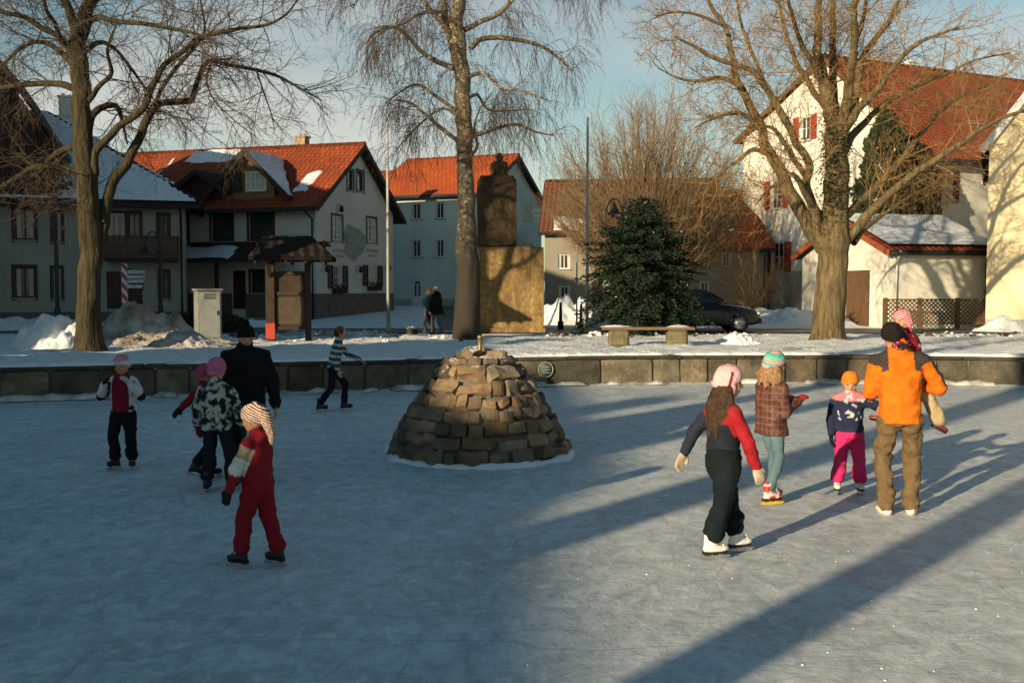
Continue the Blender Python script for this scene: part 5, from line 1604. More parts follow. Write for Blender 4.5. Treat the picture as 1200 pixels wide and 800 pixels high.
# ------------------------------------------------------------------ bench
Yb = 25.2
pb = P(759, 400, Yb)
M['mossy'] = surf('mossy_block', (.20, .17, .10), (.10, .085, .05), 6, .9, .8, .02)
be = empty('stone_bench', (pb.x, Yb, gh(pb.x, Yb) - .04), -.03, 'long low bench, a wooden slab on two squat stone blocks with snow', 'bench')
kb = Yb / 1200
mb = MB()
for yy in (-.15, .0, .15): mb.box((0, yy, .44), (108 * kb, .14, .07), bev=.012)
se = mb.build('seat', surf('bench_wood', (.22, .13, .07), (.12, .075, .045), 4, .7, .5, .01, 30, stretch=(.3, 4, 4)), be)
for xx in (-34 * kb, 34 * kb):
    mb = MB(); mb.box((xx, 0, .20), (24 * kb, .42, .40), bev=.05); mb.build('support', M['mossy'], be)
for xx, sx_ in ((-38, .42), (36, .34)):
    mb = MB(); snowblob((xx * kb, 0, .485), (sx_, .2, .05), xx); mb.build('snow', M['snow'], be)

# ------------------------------------------------------------------ notice board kiosk
Yk = 28.0; pk = P(340, 400, Yk); kk = Yk / 1200
ks = empty('notice_board', (pk.x, Yk, GZ), .12, 'roofed wooden notice board on dark posts, the front one painted red near the ground', 'notice board')
def kx(u): return (u - 340) * kk
def kz(v): return (340 - v) * kk + CAM_H - GZ
pr_ = empty  # (keeps names short below)
mb = MB(); mb.box((kx(318), 0, kz(350)), (.22, .22, kz(302) * 1.0 - .0), bev=.01) if False else mb.box((kx(318), 0, kz(302) / 2), (.24, .22, kz(302)), bev=.01)
po = mb.build('post', M['dark_wood'], ks)
mb = MB(); mb.box((kx(318), 0, .30), (.252, .232, .44), bev=.01); mb.build('red_band', surf('red_post_paint', (.45, .06, .045), (.32, .04, .03), 5, .6), po)
mb = MB(); mb.box((kx(361), .02, kz(304) / 2), (.16, .16, kz(304)), bev=.01); mb.build('post', M['dark_wood'], ks)
mb = MB(); mb.box((kx(343), .04, kz(352)), (.98, .06, 1.55)); bo = mb.build('board', M['dark_wood'], ks)
mb = MB()
for v in (320, 344, 384): mb.box((kx(343), .0, kz(v)), (1.0, .08, .10))
mb.build('board_frame', M['dark_wood'], bo)
mb = MB(); mb.box((kx(343), .0, kz(364)), (.86, .03, .74)); mb.build('panel', surf('shade_dark_panel', (.085, .065, .04), (.045, .035, .022), 4, .8), bo)  # panel darkened, its shade put into the colour
mb = MB(); zt = kz(281); ze = kz(306); th = V((0, 0, .1))
for sd in (-1, 1):
    q = [V((kx(299), sd * 1.05, ze)), V((kx(392), sd * 1.05, ze)), V((kx(366), 0, zt)), V((kx(312), 0, zt))]
    mb.add([p + th for p in q], [(0, 1, 2, 3)], [[(0, 0), (2.2, 0), (1.8, 1.2), (.4, 1.2)]]); mb.add(q, [(3, 2, 1, 0)])
    for i in range(4): j = (i + 1) % 4; mb.add([q[i], q[j], q[j] + th, q[i] + th], [(0, 1, 2, 3)])
for (ue, ut) in ((299, 312), (392, 366)):
    mb.add([V((kx(ue), -1.05, ze + .1)), V((kx(ue), 1.05, ze + .1)), V((kx(ut), 0, zt + .1))], [(0, 1, 2)])
ro = mb.build('roof', M['black_tile'], ks)
mb = MB()
for u in (306, 318, 340, 361, 380):
    for sd in (-1, 1): mb.bar((kx(u), 0, zt - .06), (kx(u), sd * .98, ze - .05), .07, .09)
mb.bar((kx(303), 0, zt - .12), (kx(388), 0, zt - .12), .12, .14)
for u in (318, 361): mb.bar((kx(u), -.8, ze - .02), (kx(u), .8, ze - .02), .1, .1)
mb.bar((kx(318), 0, ze - .5), (kx(318), -.6, ze), .08, .08)
mb.build('rafters', M['dark_wood'], ro)

# ------------------------------------------------------------------ cabinet
Yc = 27.0; pc = P(244, 402, Yc); kc = Yc / 1200
ca_ = empty('utility_cabinet', (pc.x, Yc, gh(pc.x, Yc) - .04), .50, 'tall grey concrete utility cabinet standing in snow clods, its left face sunlit', 'cabinet')
mb = MB(); mb.box((0, 0, .80), (.62, .50, 1.30), bev=.02); mb.box((0, 0, 1.455), (.70, .58, .06), bev=.015); mb.build('body', surf('cabinet_grey', (.23, .24, .215), (.15, .16, .145), 4, .7), ca_)
mb = MB(); mb.box((0, 0, .08), (.66, .54, .17), bev=.02); mb.build('plinth', M['concrete'], ca_)
mb = MB(); mb.box((0, -.256, .8), (.52, .012, 1.16), bev=.003); dd_ = mb.build('door', surf('cabinet_door', (.36, .37, .34), (.27, .28, .26), 4, .6), ca_)
mb = MB(); mb.box((.2, -.268, .85), (.03, .02, .12)); 
for k in range(5): mb.box((0, -.266, 1.22 + .03 * k), (.3, .01, .012))
mb.build('handle', M['dark_metal'], dd_)

# ------------------------------------------------------------------ lamps
def bell(mb, c, s_=1.0):
    mb.lathe([(.01, .0), (.05 * s_, -.02), (.07 * s_, -.12 * s_), (.16 * s_, -.26 * s_), (.19 * s_, -.36 * s_), (.30 * s_, -.42 * s_), (.31 * s_, -.45 * s_), (.10 * s_, -.44 * s_)], 16, c)
def twin_lamp(label, u, vtop, Y, s_=1.0, single=False):
    p = P(u, 340, Y); g = gh(p.x, p.y); k = Y / 1200; H = (340 - vtop) * k + CAM_H - g
    t = empty('street_lamp', (p.x, Y, g - .05), 0, label, 'street lamp', 'old style street lamps with bell shades')
    mb = MB(); mb.lathe([(.14, 0), (.14, .25), (.10, .32), (.09, .9), (.06, 1.0), (.055, H * .8), (.05, H - .3 * s_)], 12); mb.build('pole', M['dark_metal'], t)
    for sd in ((-1,) if single else (-1, 1)):
        mb = MB(); w_ = .60 * s_; q = []
        for j in range(15):
            a = math.pi * j / 14
            q.append((sd * (w_ / 2 - w_ / 2 * math.cos(a)), 0, H - .62 * s_ + .62 * s_ * (math.sin(a) if j > 7 or True else 1)))
        q = [(sd * .03, 0, H - 1.25 * s_)] + q[:-1] + [(q[-1][0], 0, H - .5 * s_ + .12)]
        mb.tube(q, .024, 6)
        mb.tube([(sd * .05, 0, H - .9 * s_), (sd * .30 * s_, 0, H - .62 * s_)], .014, 5)
        ar = mb.build('arm', M['dark_metal'], t)
        mb = MB(); bell(mb, (sd * w_ * .5 if not single else sd * w_, 0, H - .16 * s_ if not single else H - .5 * s_), s_ * .9)
        if not single: mb.tube([(sd * w_ * .5, 0, H), (sd * w_ * .5, 0, H - .18 * s_)], .02, 5)
        mb.build('lamp_shade', M['dark_metal'], ar)
    return t
twin_lamp('tall twin bell street lamp beside the leftmost tree', 67, 203, 29.0, .75)
twin_lamp('single bell street lamp in front of the balcony house', 188, 270, 34.0, .8, True)
twin_lamp('twin bell street lamp whose shades show above the fir', 729, 232, 38.0, 1.0)

# ------------------------------------------------------------------ flagpoles and slim posts
def pole(name, label, u, vt, Y, r, cat, group=None, mat='pale_metal', knob=False, h=None):
    p = P(u, 340, Y); g = gh(p.x, p.y); H = h or (340 - vt) * Y / 1200 + CAM_H - g
    mb = MB(); mb.tube([(0, 0, -.05), (0, 0, H * .5), (0, 0, H)], [r, r * .85, r * .6], 10)
    mb.tube([(0, 0, -.05), (0, 0, .3)], r * 1.5, 10)
    if knob: mb.sphere((0, 0, H + r), r * 1.3, 10, 6)
    o = mb.build(name, M[mat]); o.location = (p.x, Y, g)
    return tag(o, label, cat, group)
pole('flagpole', 'bare pale flagpole in front of the mural gable', 455, 142, 33.8, .06, 'flagpole', 'bare flagpoles')
pole('flagpole', 'bare grey flagpole between monument and fir', 688, 140, 33.4, .06, 'flagpole', 'bare flagpoles')
pole('sign_post', 'thin metal pipe post behind the bollards left of the fir', 676, 286, 36, .035, 'post')
pole('bollard', 'dark bollard in the sunlit snow, nearer the monument', 657, 354, 36.5, .075, 'bollard', 'dark bollards in the snow', 'dark_metal')
pole('bollard', 'dark bollard in the sunlit snow, nearer the fir', 681, 356, 36.0, .07, 'bollard', 'dark bollards in the snow', 'dark_metal')

# striped signpost with four direction boards
Ys = 37.0; ps = P(146.5, 360, Ys); g = gh(ps.x, Ys); ks_ = Ys / 1200
H = (340 - 312) * ks_ + CAM_H - g
sp = empty('signpost', (ps.x, Ys, g), 0, 'red and white striped signpost with four white direction boards', 'signpost')
m, nt, b = _mat('barber_stripes'); vec = coords(nt, 'Object', (1, 1, 1))
wv = N(nt, 'ShaderNodeTexWave', wave_type='BANDS', bands_direction='DIAGONAL'); wv.inputs['Scale'].default_value = 1.7; nt.links.new(vec, wv.inputs[0])
nt.links.new(ramp(nt, wv.outputs['Fac'], [(.48, (.50, .05, .06)), (.54, (.75, .75, .75))]), b.inputs['Base Color']); b.inputs['Roughness'].default_value = .5
mb = MB(); mb.tube([(0, 0, 0), (0, 0, H)], .10, 12); mb.sphere((0, 0, H), .11, 10, 6); mb.build('pole', m, sp)
m, nt, b = _mat('sign_board_print'); vec = coords(nt, 'Object', (1, 1, 1))
n1 = nz(nt, coords(nt, 'Object', (9, 1, 3)), 4, 2); nt.links.new(ramp(nt, n1, [(.42, (.40, .41, .40)), (.52, (.70, .71, .70))]), b.inputs['Base Color']); b.inputs['Roughness'].default_value = .5
for k, (v, x1, cut) in enumerate(((319, 171, .5), (324.5, 171, .25), (329.5, 169.5, 0), (335.5, 168, 0))):
    z = (340 - v) * ks_ + CAM_H - g; x0_ = .12; x1_ = (x1 - 146.5) * ks_
    mb = MB(); mb.box(((x0_ + x1_) / 2, -.05, z), (x1_ - x0_, .03, .125), bev=.005); mb.build('direction_board', m, sp)
mb = MB(); mb.tube([(.0, 0, H - .1), (.3, 0, H - .1)], .02, 6); mb.tube([(x1_ + .0, .0, (340 - 340) * ks_ + CAM_H - g), (x1_, 0, (340 - 316) * ks_ + CAM_H - g)], .02, 6)
mb.bar((0, 0, (340 - 330) * ks_ + CAM_H - g), (x1_, 0, (340 - 330) * ks_ + CAM_H - g), .03, .03); mb.build('bracket', M['dark_metal'], sp)

# ------------------------------------------------------------------ lattice fence
Yf = 36.6; pf = P(1038, 340, Yf); kf_ = Yf / 1200
x1 = (1159 - 1038) * kf_
fe = empty('lattice_fence', (pf.x, Yf, GZ), .03, 'brown diamond lattice fence on stout posts in front of the garage', 'fence')
zt = (340 - 351) * kf_ + CAM_H - GZ; zb = (340 - 381) * kf_ + CAM_H - GZ + .06
mb = MB(); st = .155; hgt = zt - zb
for sd, yy in ((1, 0), (-1, .018)):
    x = -hgt
    while x < x1:
        a = [x, zb]; e = [x + hgt, zt]
        if a[0] < 0: a = [0, zb + (0 - x)]
        if e[0] > x1: e = [x1, zb + (x1 - x)]
        if e[0] - a[0] > .05:
            if sd < 0: a[1], e[1] = zt - (a[1] - zb), zt - (e[1] - zb)
            mb.bar((a[0], yy, a[1]), (e[0], yy, e[1]), .042, .014) if False else mb.bar((a[0], yy, a[1]), (e[0], yy, e[1]), .014, .042)
        x += st
mb.build('lattice', M['brown_wood'], fe)
mb = MB(); mb.box((x1 / 2, .0, zt), (x1, .07, .05)); mb.box((x1 / 2, 0, zb), (x1, .07, .05)); mb.build('rail', M['brown_wood'], fe)
for t in (0, .34, .71, 1.0):
    mb = MB(); mb.box((x1 * t, .02, (zt + .06) / 2), (.15, .12, zt + .06), bev=.012); mb.build('post', M['brown_wood'], fe)

# snow-topped stone by the road
ps2 = P(483, 386, 32.4)
st_ = empty('boulder', (ps2.x, ps2.y, gh(ps2.x, ps2.y) - .03), 0, 'small dark boulder capped with snow by the road left of the birch', 'boulder')
mb = MB(); cols = []; rock((0, 0, .13), (.32, .26, .26), .3, 0, 4, (.4, .4, .4)); me = mb.mesh('stone'); paint(me, lambda co, nn, i: cols[i]); link('stone', me, M['wall_stone'], st_)
mb = MB(); snowblob((0, 0, .25), (.19, .15, .06), 3); mb.build('snow', M['snow'], st_)

# ------------------------------------------------------------------ the dark car
Yv = 34.2; pv = P(887, 390, Yv)
car = empty('parked_car', (pv.x - 2.05, Yv, GZ + .03), 0, 'dark hatchback parked on the road half behind the fir, nose to the right', 'car')
m, nt, b = _mat('dark_car_paint'); vec = coords(nt, 'Object')
nt.links.new(ramp(nt, nz(nt, vec, 3, 5), [(.35, (.006, .007, .008)), (.75, (.014, .014, .015))]), b.inputs['Base Color']); b.inputs['Roughness'].default_value = .32; b.inputs['Coat Weight'].default_value = .2; b.inputs['Coat Roughness'].default_value = .15
M['car'] = m
# side outline of the body, and width per station (x along the car, nose +x)
st_x = [-2.0, -1.93, -1.7, -1.35, -1.0, -.5, 0, .5, .85, 1.2, 1.55, 1.8, 1.97, 2.05]
belt = [.82, .90, .95, .96, .96, .95, .94, .93, .92, .88, .82, .75, .66, .55]
bot = [.42, .30, .24, .22, .22, .22, .22, .22, .22, .22, .23, .25, .30, .38]
wid = [.66, .74, .80, .83, .84, .85, .85, .85, .85, .84, .81, .77, .68, .60]
mb = MB(); q = []; nr = 12
for x, zt_, zb_, w_ in zip(st_x, belt, bot, wid):
    zm = (zt_ + zb_) / 2
    ring = [(-w_ * .55, zt_), (-w_ * .90, zt_ - .03), (-w_ * .985, zt_ - .12), (-w_, zm), (-w_ * .98, zb_ + .08), (-w_ * .9, zb_), (w_ * .9, zb_), (w_ * .98, zb_ + .08), (w_, zm), (w_ * .985, zt_ - .12), (w_ * .90, zt_ - .03), (w_ * .55, zt_)]
    q += [(x, y, z) for y, z in ring]
fs = [(i * nr + k, i * nr + (k + 1) % nr, (i + 1) * nr + (k + 1) % nr, (i + 1) * nr + k) for i in range(len(st_x) - 1) for k in range(nr)]
fs += [tuple(range(nr - 1, -1, -1)), tuple((len(st_x) - 1) * nr + k for k in range(nr))]
mb.add(q, fs, smooth=True)
body = mb.build('body', M['car'], car)
mb = MB(); cab = [(-1.86, .90, .70), (-1.62, 1.28, .62), (-1.45, 1.38, .60), (-.9, 1.43, .60), (-.2, 1.43, .60), (.2, 1.38, .60), (1.0, .93, .70)]
q = []; nr = 8
for i, (x, zt_, w_) in enumerate(cab):
    zt_ = max(zt_, .92); f_ = (zt_ - .88) / .55
    q += [(x, -.78, .88), (x, -.78 + .14 * f_, .88 + (zt_ - .88) * .85), (x, -.56, zt_), (x, -.2, zt_ + .015), (x, .2, zt_ + .015), (x, .56, zt_), (x, .78 - .14 * f_, .88 + (zt_ - .88) * .85), (x, .78, .88)]
mb.add(q, [(i * nr + k, i * nr + k + 1, (i + 1) * nr + k + 1, (i + 1) * nr + k) for i in range(len(cab) - 1) for k in range(nr - 1)] + [tuple(range(nr - 1, -1, -1)), tuple((len(cab) - 1) * nr + k for k in range(nr))], smooth=True)
mb.build('roof', M['car'], car)
def sidewin(pts, nm):
    for sd in (-1, 1):
        mb = MB(); q = [(x, sd * (.795 - .14 * (z - .88) / .55 * 1.12 + .0), z) for x, z in pts]
        mb.add(q, [tuple(range(len(q)))]); mb.build(nm, M['glass'], car)
sidewin([(-.52, .97), (.72, .97), (.20, 1.32), (-.10, 1.35), (-.52, 1.35)], 'side_window')
sidewin([(-1.35, .97), (-.60, .97), (-.60, 1.35), (-1.25, 1.33)], 'side_window')
mb = MB(); mb.add([(1.02, -.62, .955), (1.02, .62, .955), (.24, .52, 1.385), (.24, -.52, 1.385)], [(0, 1, 2, 3)]); mb.build('windscreen', M['glass'], car)
mb = MB(); mb.add([(-1.89, -.58, .97), (-1.89, .58, .97), (-1.65, .5, 1.27), (-1.65, -.5, 1.27)], [(0, 1, 2, 3)]); mb.build('rear_window', M['glass'], car)
for x in (-1.28, 1.27):
    for sd in (-1, 1):
        mb = MB(); mb.tube([(x, sd * .86, .31), (x, sd * .66, .31)], .31, 22); wh = mb.build('wheel', surf('tyre_rubber', (.025, .025, .025), (.015, .015, .015), 5, .8) if 'tyre' not in M else M['tyre'], car)
        M['tyre'] = wh.data.materials[0]
        mb = MB(); mb.tube([(x, sd * .872, .31), (x, sd * .85, .31)], .19, 18)
        for k in range(5):
            a = k * 1.2566; mb.bar((x, sd * .876, .31), (x + .18 * math.cos(a), sd * .876, .31 + .18 * math.sin(a)), .02, .05, up=V((0, 1, 0)))
        mb.build('rim', M['metal'], wh)
for sd in (-1, 1):
    mb = MB(); mb.sphere((1.93, sd * .55, .62), (.10, .14, .08), 10, 6); mb.build('headlight', M['curtain'], car)
    mb = MB(); mb.sphere((-1.94, sd * .6, .74), (.06, .1, .12), 10, 6); mb.build('tail_light', M['red_shutter'], car)
    mb = MB(); mb.sphere((.78, sd * .92, 1.0), (.07, .10, .07), 10, 6); mb.build('wing_mirror', M['car'], car)
    mb = MB()
    for xx in (-.55, .75): mb.box((xx, sd * .853, .62), (.012, .012, .56))
    mb.box((.1, sd * .86, .62), (1.3, .012, .03)); mb.box((-.38, sd * .862, .84), (.16, .02, .03)); mb.build('door_trim', M['dark_metal'], car)
mb = MB(); mb.box((2.03, 0, .36), (.1, 1.2, .16), bev=.03); mb.box((-2.0, 0, .42), (.1, 1.3, .18), bev=.03); mb.build('bumper', M['dark_metal'], car)
# ------------------------------------------------------------------ people
M['skin'] = vcol('skin', .6, .15, 60, .002, .35)
M['cloth'] = vcol('cloth', .9, .4, 110, .003, .15)
M['knit'] = vcol('knitted_wool', .95, .7, 90, .005, .1)
M['nylon'] = vcol('padded_nylon', .62, .35, 40, .004, .35)
M['hair'] = vcol('hair', .7, .8, 60, .006, .3)
M['leather'] = vcol('skate_leather', .45, .2, 60, .002, .45)
M['eye'] = surf('dark_eye', (.03, .02, .015), (.02, .015, .01), 5, .2, 0)
M['lip'] = surf('lips', (.35, .10, .08), (.28, .08, .06), 5, .5, 0)
M['steel'] = surf('skate_steel', (.55, .56, .57), (.40, .41, .42), 6, .3, .1, metal=.8)

def remeshed(mb, name, voxel, mat, parent, colfn=None, it=4, fold=0.0, fscale=7.0, clampz=None, seed=0):
    me = mb.mesh(name + '_src'); tmp = bpy.data.objects.new('tmp', me); col.objects.link(tmp)
    r = tmp.modifiers.new('r', 'REMESH'); r.mode = 'VOXEL'; r.voxel_size = voxel; r.use_smooth_shade = True
    s_ = tmp.modifiers.new('s', 'SMOOTH'); s_.factor = .5; s_.iterations = it
    dg = bpy.context.evaluated_depsgraph_get(); dg.update()
    out = bpy.data.meshes.new_from_object(tmp.evaluated_get(dg))
    bpy.data.objects.remove(tmp); bpy.data.meshes.remove(me)
    out.name = name
    if fold:
        nv = [v_.normal.copy() for v_ in out.vertices]
        for v_, nn in zip(out.vertices, nv):
            p = v_.co
            k = noise.noise(V((p.x * fscale, p.y * fscale, p.z * fscale * 1.5 + seed))) + .5 * noise.noise(V((p.x * fscale * 2.3, p.y * fscale * 2.3, p.z * fscale * 3 + seed)))
            v_.co = p + nn * ((k * 1.15 - .9 * max(0, .22 - abs(k + .35 * noise.noise(p * 4)))) * fold)
    out.update()
    if colfn:
        ca = out.color_attributes.new('Col', 'FLOAT_COLOR', 'POINT')
        for i, v_ in enumerate(out.vertices): ca.data[i].color = c4(colfn(v_.co, v_.normal))
    out.materials.clear()
    return link(name, out, mat, parent, True)
def cone(mb, a, b, ra, rb, n=12):
    a = V(a); b = V(b); k = 5
    mb.tube([a.lerp(b, i / k) for i in range(k + 1)], [ra + (rb - ra) * i / k for i in range(k + 1)], n)
    mb.sphere(a, ra * .995, n, 8); mb.sphere(b, rb * .995, n, 8)
def loft(mb, st, n=20):
    """st: (centre, right vector, forward vector, rx, ry)"""
    vs = []; fs = []
    for c, rt, fw, rx, ry in st:
        for k in range(n):
            a = 2 * math.pi * k / n; ca, sa = math.cos(a), math.sin(a)
            e = 2.4; q = (abs(ca) ** e + abs(sa) ** e) ** (-1 / e)
            vs.append(V(c) + rt * (rx * q * ca) + fw * (ry * q * sa))
    for i in range(len(st) - 1):
        for k in range(n):
            k2 = (k + 1) % n; fs.append((i * n + k, i * n + k2, (i + 1) * n + k2, (i + 1) * n + k))
    fs.append(tuple(range(n - 1, -1, -1))); fs.append(tuple((len(st) - 1) * n + k for k in range(n)))
    mb.add(vs, fs)
def ik(a, c, l1, l2, pole):
    d = c - a; L_b = d.length
    if L_b > (l1 + l2) * .999: c = a + d.normalized() * (l1 + l2) * .999; d = c - a; L_b = d.length
    x = (l1 * l1 - l2 * l2 + L_b * L_b) / (2 * L_b); h = math.sqrt(max(0, l1 * l1 - x * x))
    dn = d.normalized(); p = pole - dn * pole.dot(dn)
    return a + dn * x + p.normalized() * h, c
def hand(mb, w_, d, palm, s_, side, curl=.5, grow=0.0, voxel=.006):
    """palm, four unequal curled fingers and a thumb leaving the side of the palm"""
    d = d.normalized(); palm = (palm - d * palm.dot(d)).normalized(); acr = d.cross(palm).normalized() * side
    L_b = .085 * s_
    loft(mb, [(w_, acr, palm, .024 * s_ + grow, .018 * s_ + grow), (w_ + d * L_b * .5, acr, palm, .036 * s_ + grow, .016 * s_ + grow), (w_ + d * L_b, acr, palm, .036 * s_ + grow, .013 * s_ + grow)], 12)
    for k, (off, ln) in enumerate(((-.027, .058), (-.009, .068), (.009, .063), (.027, .050))):
        p = w_ + d * L_b * .9 + acr * off * s_; dd = d.copy(); q = [p - d * .02 * s_]; rs = [.0095 * s_ + grow]
        for j in range(3):
            ang = curl * (.35 + .45 * j); dd = (d * math.cos(ang * 1.2) + palm * math.sin(ang * 1.2)).normalized()
            p = p + dd * ln * s_ / 2.6; q.append(p); rs.append((.0092 - .001 * j) * s_ + grow)
        mb.tube(q, rs, 8); mb.sphere(q[-1], rs[-1], 8, 6)
    p0 = w_ + d * L_b * .25 - acr * .026 * s_; t1 = (d * .75 - acr * .65 + palm * .25).normalized(); p1 = p0 + t1 * .036 * s_; p2 = p1 + (d * .9 - acr * .1 + palm * .45).normalized() * .03 * s_
    mb.tube([p0, p1, p2], [.013 * s_ + grow, .011 * s_ + grow, .009 * s_ + grow], 8); mb.sphere(p2, .009 * s_ + grow, 8, 6)

def person(label, base, rz, H, kid=1.0, lift=.058, feet=None, armL=None, armR=None, lean=(0, 0), drop=.0, headturn=0.0, headtilt=0.0, headoff=0.0,
           jacket=None, trousers=None, hat=None, hair=None, gloves=(None, None), shoe=None, group=None, extra=None, seat=None, pel_off=(0, 0), name='person', waist_tuck=False, voxel=.0125):
    K = lambda a, b_: a + (b_ - a) * kid
    Hs = H - lift
    root = empty(name, base, rz, label, 'person', group)
    X, Yv_, Z = V((1, 0, 0)), V((0, 1, 0)), V((0, 0, 1))
    hipz = (K(.50, .472) - drop) * Hs + lift
    pel = V((pel_off[0], pel_off[1], hipz)) if seat is None else V(seat)
    up = V((lean[0], lean[1], 1)).normalized()
    fw = (Yv_ - up * Yv_.dot(up)).normalized(); rt = fw.cross(up).normalized()
    at_ = lambda f: pel + up * (f * Hs)
    waist = at_(.09); chest = at_(K(.21, .195)); shc = at_(K(.305, .283)); nk = at_(K(.335, .312)); 
    hh = K(.132, .165) * H
    hup = (up * .6 + Z * .4).normalized(); ht = Matrix.Rotation(headturn, 3, 'Z')
    hf = (ht @ fw); hf = (hf + hup * -headtilt).normalized(); hr = hf.cross(hup).normalized(); hup2 = hr.cross(hf).normalized()
    hc = nk + hup * (hh * .57) + hf * hh * .06 + rt * headoff
    shw = K(.112, .104) * Hs; hw = K(.052, .052) * Hs
    ua, fa = K(.165, .155) * Hs, K(.15, .145) * Hs
    J = {}
    for sd, s_, arm in (('L', -1, armL), ('R', 1, armR)):
        arm = arm or ((s_ * .18, .05, -1), (s_ * .05, .25, -1))
        sh = shc + rt * (s_ * shw) - up * .022 * Hs
        el = sh + V(arm[0]).normalized() * ua; wr = el + V(arm[1]).normalized() * fa
        J['sh' + sd], J['el' + sd], J['wr' + sd] = sh, el, wr
        ft = (feet or {}).get(sd, (s_ * .07, 0, 0, 0, 0))   # x, y, extra lift (fractions), yaw, pitch
        hip = pel + rt * (s_ * hw)
        an = V((ft[0] * Hs, ft[1] * Hs, lift + .052 * Hs + ft[2] * Hs))
        pole = V((math.sin(-ft[3]) * 1.0, 1, .0)) if len(ft) < 6 else V(ft[5])
        kn, an = ik(hip, an, K(.235, .215) * Hs, K(.235, .218) * Hs, pole)
        J['hip' + sd], J['kn' + sd], J['an' + sd] = hip, kn, an
        J['ft' + sd] = ft
    g = H / 1.5
    # ---- body: one continuous surface
    mb = MB()
    SK = (.56, .30, .19)
    bt = K(.92, .86)
    loft(mb, [(pel - up * .04 * Hs, rt, fw, .066 * Hs * bt, .044 * Hs * bt), (pel + up * .02 * Hs, rt, fw, .076 * Hs * bt, .050 * Hs * bt), (waist, rt, fw, .075 * Hs * bt, .055 * Hs * bt), (chest, rt, fw, .092 * Hs * bt, .064 * Hs * bt), (shc - up * .01 * Hs, rt, fw, .10 * Hs * bt, .05 * Hs * bt), (nk, rt, fw, .04 * Hs, .036 * Hs)])
    cone(mb, nk - up * .02 * Hs, hc - hup * hh * .25, .034 * Hs, .030 * Hs)
    HM = Matrix((hr, hf, hup2)).transposed()
    mb.sphere(hc + hup2 * hh * .06, (hh * .345, hh * .42, hh * .43), 20, 14, HM)
    mb.sphere(hc - hup2 * hh * .20 + hf * hh * .09, (hh * .25, hh * .29, hh * .27), 16, 12, HM)
    mb.sphere(hc - hup2 * hh * .07 + hf * hh * .43, (hh * .045, hh * .075, hh * .075), 10, 8, HM)
    mb.sphere(hc - hup2 * hh * .02 + hf * hh * .39, (hh * .03, hh * .05, hh * .09), 10, 8, HM)
    for s_ in (-1, 1):
        mb.sphere(hc + hr * (s_ * hh * .345) - hup2 * hh * .03 - hf * hh * .02, (hh * .035, hh * .06, hh * .095), 10, 8, HM)
        mb.sphere(hc + hr * (s_ * hh * .17) - hup2 * hh * .13 + hf * hh * .27, (hh * .11, hh * .09, hh * .09), 10, 8, HM)
    for sd, s_ in (('L', -1), ('R', 1)):
        cone(mb, J['sh' + sd], J['el' + sd], .031 * Hs * bt, .024 * Hs * bt); cone(mb, J['el' + sd], J['wr' + sd], .024 * Hs * bt, .017 * Hs * bt)
        hand(mb, J['wr' + sd], J['wr' + sd] - J['el' + sd], V((-s_, .15, 0)) if abs((J['wr' + sd] - J['el' + sd]).normalized().z) > .6 else V((-s_ * .3, 0, -1)), .92 * g, s_ * -1)
        cone(mb, J['hip' + sd], J['kn' + sd], .044 * Hs * bt, .034 * Hs * bt); cone(mb, J['kn' + sd], J['an' + sd], .034 * Hs * bt, .021 * Hs * bt)
        yaw, pitch = J['ft' + sd][3], J['ft' + sd][4]
        FM = Matrix.Rotation(yaw, 3, 'Z') @ Matrix.Rotation(pitch, 3, 'X')
        A = J['an' + sd]; cone(mb, A + FM @ V((0, -.01 * g, -.025 * g)), A + FM @ V((0, .12 * g, -.045 * g)), .026 * g, .020 * g)
    def sc_(p, n_):
        l = p - hc
        if l.length < hh * .6:
            f = l.dot(hf) / hh; z_ = l.dot(hup2) / hh; x_ = abs(l.dot(hr)) / hh
            k = 1.0
            c = V(SK)
            if f > .2:
                if -.16 < z_ < -.02 and .14 < x_ < .26: c = V((SK[0] * 1.12, SK[1] * .82, SK[2] * .8))
                if .10 < z_ < .14 and .08 < x_ < .22: c = c * .5
                if -.01 < z_ < .07 and x_ < .22 and x_ > .08: c = c * .82
            return tuple(c)
        return SK
    remeshed(mb, 'body', .0072 if H > 1.0 else .006, M['skin'], root, sc_, 3)
    for s_ in (-1, 1):
        e = MB(); e.sphere(hc + hr * (s_ * hh * .145) + hup2 * hh * .025 + hf * hh * .365, (hh * .045, hh * .03, hh * .028), 10, 8, HM); e.build('eye', M['eye'], root)
    e = MB(); e.sphere(hc - hup2 * hh * .225 + hf * hh * .375, (hh * .085, hh * .03, hh * .020), 10, 6, HM); e.build('mouth', M['lip'], root)
    # ---- trousers
    T = dict(col=(.05, .05, .06), r=1.0, hem=.98, fold=.006, mat='cloth', ankle=None, bib=False); T.update(trousers or {})
    mb = MB(); rr_ = T['r']
    tops = (.05 if not T['bib'] else .26) * Hs
    st = [(pel - up * .045 * Hs, rt, fw, .088 * Hs * rr_, .068 * Hs * rr_), (pel + up * .02 * Hs, rt, fw, .095 * Hs * rr_, .070 * Hs * rr_), (pel + up * .07 * Hs, rt, fw, .086 * Hs * rr_, .064 * Hs * rr_)]
    loft(mb, st)
    for sd in 'LR':
        h_, k_, a_ = J['hip' + sd], J['kn' + sd], J['an' + sd]
        e = k_.lerp(a_, T['hem'])
        cone(mb, h_ - up * .01 * Hs, k_, .060 * Hs * rr_, .046 * Hs * rr_)
        cone(mb, k_, e, .046 * Hs * rr_, (T['ankle'] or .040) * Hs * (rr_ if not T['ankle'] else 1))
        # gathers above the boot
        for q in (.72, .86, .95): mb.sphere(k_.lerp(e, q) , (T['ankle'] or .043) * Hs * (rr_ if not T['ankle'] else 1) * (1.12 if q != .86 else .98), 12, 8)
    tc_ = T['col']
